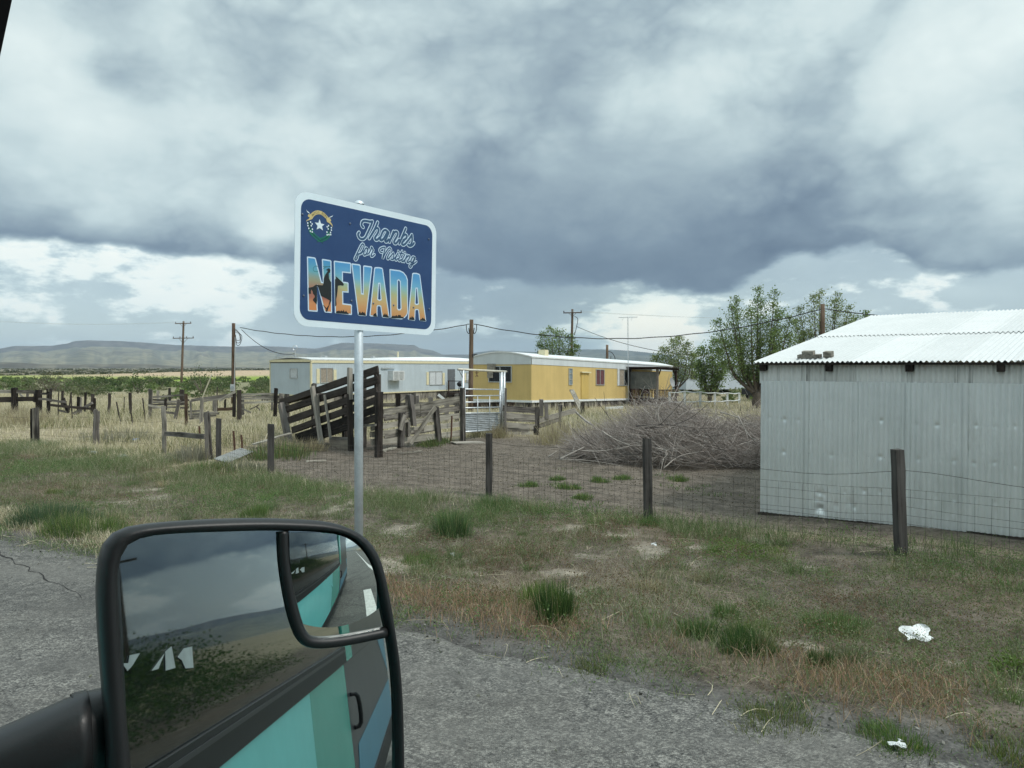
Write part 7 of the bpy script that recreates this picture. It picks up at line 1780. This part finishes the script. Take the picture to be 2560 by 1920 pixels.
    c = np.where(mixg[:, None], pal(len(x), GREEN + WEED[:2]), np.where((rng.random(len(x)) < .65)[:, None], pal(len(x), WEED), pal(len(x), STRAW) * .7))
    tag(blade_mesh('verge_grass', lift(x, y), hh, rng.uniform(0, 6.3, len(x)), rng.uniform(.1, 1.1, len(x)), rng.uniform(.0025, .005, len(x)), c), 'short patchy green grass across the roadside verge', 'grass', kind='stuff')
    # scattered tufts of longer grass
    nt = 150; x0, y0, r0, s0 = scatter_sr(nt, -7, 14, 5.0, 10.6); k = bare(x0, y0) < .5; x0, y0 = x0[k], y0[k]
    m = 110; i = np.repeat(np.arange(len(x0)), m); sp = rng.uniform(.03, .11, len(x0)); ht = rng.uniform(.08, .24, len(x0))
    dx, dy = rng.normal(size=len(i)) * sp[i], rng.normal(size=len(i)) * sp[i]; x, y = x0[i] + dx, y0[i] + dy
    base = pal(len(x0), GREEN + WEED + [(.33, .28, .19)]); c = base[i] * rng.uniform(.7, 1.3, (len(i), 1))
    tag(blade_mesh('verge_tufts', lift(x, y), ht[i] * rng.uniform(.4, 1.1, len(i)), np.arctan2(dy, dx) + rng.normal(0, .7, len(i)), rng.uniform(.1, 1.2, len(i)), rng.uniform(.0025, .005, len(i)), c), 'small mixed tufts of longer grass dotted about the verge', 'grass', kind='stuff')
    # reddish dry cheatgrass along the shoulder
    x, y, r, s = scatter_sr(170000, -8, 24, 4.3, 6.6)
    n = fbm(x, y, .7, 77); p = np.exp(-((r - 5.05 - .5 * (n - .5)) / .40) ** 2) * sstep(n, .24, .48)
    k = rng.random(len(x)) < p; x, y, r, n, s = x[k], y[k], r[k], n[k], s[k]
    lf = sstep(s, 5, 7)[:, None]
    c = pal(len(x), RUSTY) * (1 - lf) + pal(len(x), STRAW) * lf
    c = np.where((rng.random(len(x)) < .14)[:, None], pal(len(x), WEED), c)
    tag(blade_mesh('dry_cheatgrass', lift(x, y), rng.uniform(.04, .15, len(x)), rng.uniform(0, 6.3, len(x)), rng.uniform(.1, 1.2, len(x)), rng.uniform(.0025, .005, len(x)), c), 'strip of rusty dry cheatgrass along the edge of the asphalt', 'grass', kind='stuff')
    # low green weeds and grass creeping over the crumbling edge
    x, y, r, s = scatter_sr(150000, -8, 24, 3.9, 5.1)
    n = fbm(x, y, .9, 79); n2 = fbm(x, y, .25, 78); p = np.exp(-((r - 4.52 - .5 * (n2 - .5)) / .22) ** 2) * sstep(n, .34, .52) * sstep(n2, .30, .50)
    k = rng.random(len(x)) < p; x, y = x[k], y[k]; h = len(x) // 2
    P = lift(x, y, .006); P[:, 2] += rng.random(len(x)) ** 2 * .05
    cl = pal(len(x), GREEN + WEED + [(.15, .19, .08)])
    tag(leaf_mesh('edge_weeds', P[:h], rng.uniform(.008, .020, h), cl[:h]), 'small bright weeds creeping over the broken asphalt edge', 'weeds', kind='stuff')
    tag(blade_mesh('edge_grass', lift(x[h:], y[h:], .0), rng.uniform(.02, .08, len(x) - h), rng.uniform(0, 6.3, len(x) - h), rng.uniform(.3, 1.6, len(x) - h), rng.uniform(.0025, .0045, len(x) - h), cl[h:]), 'thin grass growing along the broken asphalt edge', 'grass', kind='stuff')
    # loose stones along the edge and over the shoulder
    x, y, r, s = scatter_sr(16000, -8, 20, 2.4, 5.2)
    k = rng.random(len(x)) < np.exp(-((r - 4.5) / .3) ** 2) + .05; x, y = x[k], y[k]
    tag(leaf_mesh('edge_gravel', lift(x, y, .010), rng.uniform(.008, .030, len(x)), pal(len(x), [(.16, .158, .15), (.28, .27, .25), (.07, .07, .07)]), flat=.6, ratio=.8), 'loose gravel along the broken asphalt edge', 'gravel', kind='stuff')
    # fallen straw stems
    b = MB()
    for i in range(330):
        s_, r_ = random.uniform(-7, 12), random.choice([random.uniform(4.0, 5.6), random.uniform(4.6, 10.5), random.uniform(4.6, 10.5)])
        x, y = to_xy(s_, r_)
        if not in_view(np.array([x]), np.array([y]))[0]: continue
        a = random.uniform(0, 6.28); L = random.uniform(.08, .28 if r_ < 5.4 else .5); bend = random.uniform(-1.4, 1.4); pts = []; ar = random.random() ** 2 * .05
        for j in range(5):
            pts.append((x, y, g1(x, y) + .012 + ar * math.sin(j / 4 * math.pi)))
            x += math.cos(a) * L / 4; y += math.sin(a) * L / 4; a += bend / 4
        b.tube(pts, [.0022, .0020, .0017, .0014, .0008], 3, cap=False)
    tag(b.build('straw_stems', m_plain('straw', (.50, .44, .31), .8, 0, .25, 4)), 'pale dead stems lying about on the verge', 'straw litter', kind='stuff')
verge()

def yard():
    x, y = rng.uniform(-8, 10, 160000), rng.uniform(10, 27, 160000)
    ym = yard_mask(x, y); n = fbm(x, y, 1.1, 81); n2 = fbm(x, y, 6, 82)
    P1 = ym * (sstep(n, .60, .72)) * sstep(x, -3, 1) * (1 - sstep(y - .2 * x, 15.5, 18.5))
    k = (rng.random(len(x)) < P1 * .55) & in_view(x, y); xx, yy = x[k], y[k]
    tag(blade_mesh('yard_weeds', lift(xx, yy), rng.uniform(.03, .10, len(xx)), rng.uniform(0, 6.3, len(xx)), rng.uniform(.3, 1.2, len(xx)), rng.uniform(.006, .013, len(xx)), pal(len(xx), GREEN + [(.13, .19, .06)])), 'thin green weeds coming up through the gravel yard', 'weeds', kind='stuff')
    k = (rng.random(len(x)) < ym * .32) & in_view(x, y) ; xx, yy = x[k], y[k]
    tag(leaf_mesh('yard_gravel', lift(xx, yy, .006), rng.uniform(.012, .034, len(xx)), pal(len(xx), [(.19, .165, .145), (.15, .13, .115), (.25, .225, .195), (.12, .10, .09)]), flat=.7, ratio=.8), 'brown gravel and bark chips covering the yard behind the wire fence', 'gravel', kind='stuff')
yard()

def dry_field():
    Y = 11 + 60 * rng.random(330000) ** 1.7; X = rng.uniform(-1, 1, len(Y)) * (.72 * Y + 1)
    r = road_r(X, Y); n = fbm(X, Y, 2.6, 85); n2 = fbm(X, Y, .8, 86)
    left = 1 - sstep(X + .33 * Y, -1.5, .0)
    p = sstep(r + (n2 - .5) * 1.2, 10.0, 11.0) * (1 - yard_mask(X, Y)) * sstep(n * .7 + n2 * .3, .26, .50)
    back = sstep(Y, 24, 30) * (1 - left)
    p = p * (left + .55 * (1 - left))
    k = rng.random(len(X)) < p; X, Y, r, n, n2, left = X[k], Y[k], r[k], n[k], n2[k], left[k]
    h = rng.uniform(.12, .42, len(X)) * (.5 + .9 * sstep(n, .35, .62)) * (.45 + .75 * sstep(r, 11.5, 16)) * (1 - .35 * sstep(Y, 30, 50))
    c = pal(len(X), STRAW + [(.40, .37, .28)], .25)
    g = (rng.random(len(X)) < sstep(fbm(X, Y, 3.2, 88), .52, .64) * .5)
    c = np.where(g[:, None], pal(len(X), [(.20, .19, .10), (.14, .16, .08)]), c)
    tag(blade_mesh('dry_grass', lift(X, Y), h, rng.uniform(0, 6.3, len(X)), rng.uniform(.1, 1.0, len(X)), rng.uniform(.005, .011, len(X)) * (1 + Y / 45), c), 'tall bleached dry grass over the field by the old corrals', 'grass', kind='stuff')
dry_field()

def far_scrub():
    # grey-green desert scrub thickening into one belt
    n = 2300
    Y = 58 + 130 * rng.random(n) ** 1.3; X = rng.uniform(-.78, .55, n) * Y
    k = (rng.random(n) < sstep(Y + (fbm(X, Y, 12, 91) - .5) * 70, 55, 120) * .9 + .05); X, Y = X[k], Y[k]
    k = ~((X > -16) & (X < 16) & (Y < 80)); X, Y = X[k], Y[k]
    m = 90; R_ = rng.uniform(.4, 1.05, len(X))
    u = rng.normal(size=(len(X), m, 3)); u /= np.linalg.norm(u, axis=2)[..., None]; u[..., 2] = np.abs(u[..., 2])
    rad = rng.uniform(.45, 1.0, (len(X), m, 1))
    P = lift(X, Y, 0)[:, None, :] + u * rad * (R_[:, None, None] * np.array((1.0, 1.0, .85)))
    base = pal(len(X), [(.11, .155, .06), (.14, .17, .075), (.09, .125, .055), (.17, .175, .11)], .3)
    c = np.repeat(base[:, None, :], m, 1) * rng.uniform(.75, 1.25, (len(X), m, 1))
    sz = np.repeat((R_ * .32)[:, None], m, 1) * rng.uniform(.6, 1.3, (len(X), m))
    tag(leaf_mesh('scrub_belt', P.reshape(-1, 3), sz.ravel(), c.reshape(-1, 3), ratio=.8), 'belt of grey green desert scrub across the plain behind the corrals', 'scrub', kind='stuff')
    # the plain beyond, dotted with sage
    n = 5200
    Y = 250 + 1500 * rng.random(n) ** 1.6; X = rng.uniform(-.75, .4, n) * Y
    k = rng.random(n) < sstep(fbm(X, Y, 140, 93), .40, .56); X, Y = X[k], Y[k]
    m = 10; R_ = rng.uniform(.6, 1.3, len(X)) * (1 + Y / 1400)
    u = rng.normal(size=(len(X), m, 3)); u[..., 2] = np.abs(u[..., 2]) * .3
    P = lift(X, Y, 0)[:, None, :] + u * (R_[:, None, None] * .5)
    c = np.repeat(pal(len(X), [(.09, .095, .06), (.12, .12, .075), (.07, .075, .05)])[:, None, :], m, 1)
    tag(leaf_mesh('sagebrush_plain', P.reshape(-1, 3), np.repeat(R_ * .9, m), c.reshape(-1, 3), ratio=.8), 'dull sagebrush scattered over the far plain under the hills', 'sagebrush', kind='stuff')
far_scrub()

def plants():
    P = lambda u, v: ground(u, v)
    p = P(110, 1312); stem_bush('rabbitbrush', p.x, p.y, .42, .48, 1500, BLUEG, 'blue green grassy clump nearest the left edge by the road', 'bush', 'green bushes on the verge', .007)
    p = P(215, 1335); stem_bush('rabbitbrush', p.x, p.y, .38, .55, 1700, YG + BLUEG[:1], 'yellow green clump spreading in front of the blue green one by the road', 'bush', 'green bushes on the verge', .007)
    p = P(205, 1300); stem_bush('rabbitbrush', p.x, p.y, .34, .40, 900, BLUEG, 'small blue green clump behind the two big ones by the road', 'bush', 'green bushes on the verge', .007)
    p = P(638, 1292); stem_bush('rabbitbrush', p.x, p.y, .24, .30, 1100, GREEN + YG, 'small round green bush above the mirror, left of the sign post', 'bush', 'green bushes on the verge')
    p = P(140, 1232); stem_bush('rabbitbrush', p.x, p.y, .15, .25, 400, YG, 'tiny bright green tuft on the brown ground at far left', 'bush', 'green bushes on the verge')
    p = P(1135, 1338); stem_bush('rabbitbrush', p.x, p.y, .42, .32, 1300, GREEN + BLUEG, 'upright green bush between the sign post and the second fence post', 'bush', 'green bushes on the verge')
    p = P(1050, 1410); stem_bush('rabbitbrush', p.x, p.y, .2, .26, 800, GREEN + YG, 'low rounded green bush right of the mirror top', 'bush', 'green bushes on the verge')
    p = P(1392, 1552); stem_bush('tall_weed', p.x, p.y, .44, .20, 1200, DKG + YG[:1], 'tall dark green weed standing at the rusty grass strip', 'weed', None, .007, .5)
    p = P(1350, 1510); stem_bush('broadleaf_weed', p.x, p.y, .24, .28, 500, YG, 'bright green leafy weed leaning against the tall dark one', 'weed', None, .012)
    p = P(1868, 1625); stem_bush('round_bush', p.x, p.y, .23, .26, 1900, DKG, 'dark green dome shaped bush with straw lying over it', 'bush', None, .006)
    p = P(1895, 1585); stem_bush('rabbitbrush', p.x, p.y, .16, .2, 500, YG, 'yellow green tuft right behind the dark dome bush', 'bush', 'green bushes on the verge')
    p = P(2080, 1580); stem_bush('rabbitbrush', p.x, p.y, .24, .32, 800, GREEN, 'spreading green grass clump between the dome bush and the white litter', 'bush', 'green bushes on the verge', .006, 1.0)
    p = P(2050, 1668); stem_bush('rabbitbrush', p.x, p.y, .20, .10, 600, DKG, 'narrow upright dark green tuft in front of the spreading clump', 'bush', 'green bushes on the verge', .005, .3)
    p = P(1815, 1545); stem_bush('rabbitbrush', p.x, p.y, .2, .14, 500, GREEN, 'slim green tuft behind the dark dome bush', 'bush', 'green bushes on the verge')
    p = P(1745, 1590); stem_bush('rabbitbrush', p.x, p.y, .22, .2, 600, GREEN + DKG, 'ragged green tuft left of the dark dome bush', 'bush', 'green bushes on the verge')
    p = P(1620, 1310); stem_bush('rabbitbrush', p.x, p.y, .16, .24, 600, GREEN, 'fresh green tuft round the foot of the third black fence post', 'bush', 'green bushes on the verge')
    p = P(1240, 1270); stem_bush('rabbitbrush', p.x, p.y, .30, .5, 1200, GREEN + BLUEG, 'wide green grass patch at the foot of the second black fence post', 'bush', 'green bushes on the verge', .006, 1.0)
    p = P(1850, 1385); leafy_bush('broadleaf_weed', p.x, p.y, .13, .5, 2200, .024, YG, 'mat of bright green leaves in front of the shed corner', 'weed')
    p = P(2540, 1690); leafy_bush('broadleaf_weed', p.x, p.y, .14, .2, 900, .022, YG, 'bright green weed at the right edge of the verge', 'weed')
    p = P(1940, 1800); stem_bush('edge_weed', p.x, p.y, .085, .34, 900, YG + OLIVE, 'low green grass mat on the edge of the road shoulder', 'weed', 'grass mats on the shoulder edge', .006, 1.3)
    p = P(1500, 1660); stem_bush('edge_weed', p.x, p.y, .06, .3, 700, YG + OLIVE, 'thin green grass mat at the asphalt edge below the rusty strip', 'weed', 'grass mats on the shoulder edge', .006, 1.3)
    p = P(2250, 1850); stem_bush('edge_weed', p.x, p.y, .10, .3, 900, YG + GREEN, 'green grass mat beside the small white scrap on the shoulder', 'weed', 'grass mats on the shoulder edge', .006, 1.3)
    p = P(2520, 1880); stem_bush('edge_weed', p.x, p.y, .08, .25, 600, YG + OLIVE, 'green grass mat in the lower right corner', 'weed', 'grass mats on the shoulder edge', .006, 1.3)
    for u, v, h, r_, lab in [(1420, 1222, .16, .3, 'wide green tuft in the gravel midway between the second and third black posts'), (1395, 1200, .14, .2, 'small green tuft behind the wide one in the gravel yard'), (1500, 1205, .17, .25, 'green tuft just behind the middle wires left of the third black post'), (1320, 1215, .15, .28, 'green tuft in the gravel nearest the second black post'), (1460, 1245, .12, .25, 'low green tuft closest to the wires in the gravel yard'), (1690, 1200, .15, .3, 'green tuft right of the third black post in the gravel yard'), (1555, 1198, .13, .3, 'green tuft before the brush pile, left of the third black post')]:
        p = P(u, v); stem_bush('yard_weed', p.x, p.y, h, r_, 420, YG + GREEN, lab, 'weed', 'green tufts in the gravel yard', .010, 1.2)
    # shrubs beyond the corrals, each one distinct
    names = ['green shrub left of the big rail fence post', 'twiggy grey shrub behind the broken rail fence', 'round green shrub behind the row of thin stakes', 'pale green shrub in front of the scrub belt', 'dark green shrub behind the middle stakes',
             'ragged green shrub just left of the plank pen', 'dark shrub behind the plank pen at its left', 'wide dark green shrub behind the middle of the plank pen', 'green shrub left of the meter pole', 'grey green shrub between the meter pole and the blue home', 'pale shrub at the foot of the blue home corner']
    data = [(35, 966, 1.1, 1.1, 0), (128, 985, 1.9, 2.2, 1), (205, 973, 1.5, 2.2, 0), (225, 990, 1.3, 2.2, 2), (258, 968, 1.7, 1.9, 3), (345, 985, 2.0, 1.5, 0), (403, 970, 1.7, 1.7, 3), (505, 985, 2.6, 3.0, 3), (560, 975, 1.6, 2.2, 0), (650, 978, 1.2, 2.0, 2), (660, 968, 1.2, 1.4, 0)]
    pals = [[(.085, .125, .05), (.07, .105, .04)], [(.15, .14, .105), (.12, .115, .085)], [(.13, .15, .085), (.11, .13, .075)], [(.055, .085, .035), (.07, .1, .045)]]
    for (u, v, h, r_, k), nm in zip(data, names):
        p = P(u, v); leafy_bush('desert_shrub', p.x, p.y, h, r_ * .8, 900, .17, pals[k], nm, 'shrub', 'shrubs beyond the corrals')
    # heaps of dry weeds along the fence
    for (u, v, h, r_, lab) in [(95, 1062, .8, 1.6, 'heap of tan tumbleweed piled against the big rail fence'), (20, 1050, .8, 1.5, 'tan tumbleweed heap at the far left edge'), (280, 1105, .55, 1.5, 'rounded mound of drooping grey grass in the dry field'), (480, 1150, .45, .8, 'grey dead bush under the old wooden rail'),
                              (600, 1178, .3, .8, 'tangle of grey twigs by the corrugated scrap'), (1340, 1062, .8, .8, 'straw coloured tumbleweed beside the leaning board'), (1225, 1092, .5, .9, 'dry straw clump under the metal gate'), (1395, 1110, .8, 1.4, 'straw coloured dead weeds at the left end of the brush pile'), (745, 1130, .5, .9, 'dry weeds at the foot of the loading chute')]:
        p = P(u, v)
        cols = [(.33, .28, .21), (.26, .22, .17), (.38, .33, .25)] if 'grey' not in lab else [(.22, .21, .185), (.28, .265, .23)]
        stem_bush('dry_weed_clump', p.x, p.y, h, r_, 900, cols, lab, 'dry weeds', 'heaps of dry weeds', .012, 1.1)
    for (u, v, h, r_, lab) in [(700, 1145, .6, 1.2, 'green weeds growing in front of the loading chute'), (520, 1180, .3, .9, 'green weeds by the foot of the old wooden posts'), (1105, 1110, .3, 1.0, 'green grass along the foot of the plank corral')]:
        p = P(u, v); stem_bush('weed_clump', p.x, p.y, h, r_, 900, GREEN + OLIVE, lab, 'weeds', None, .012, 1.0)
plants()
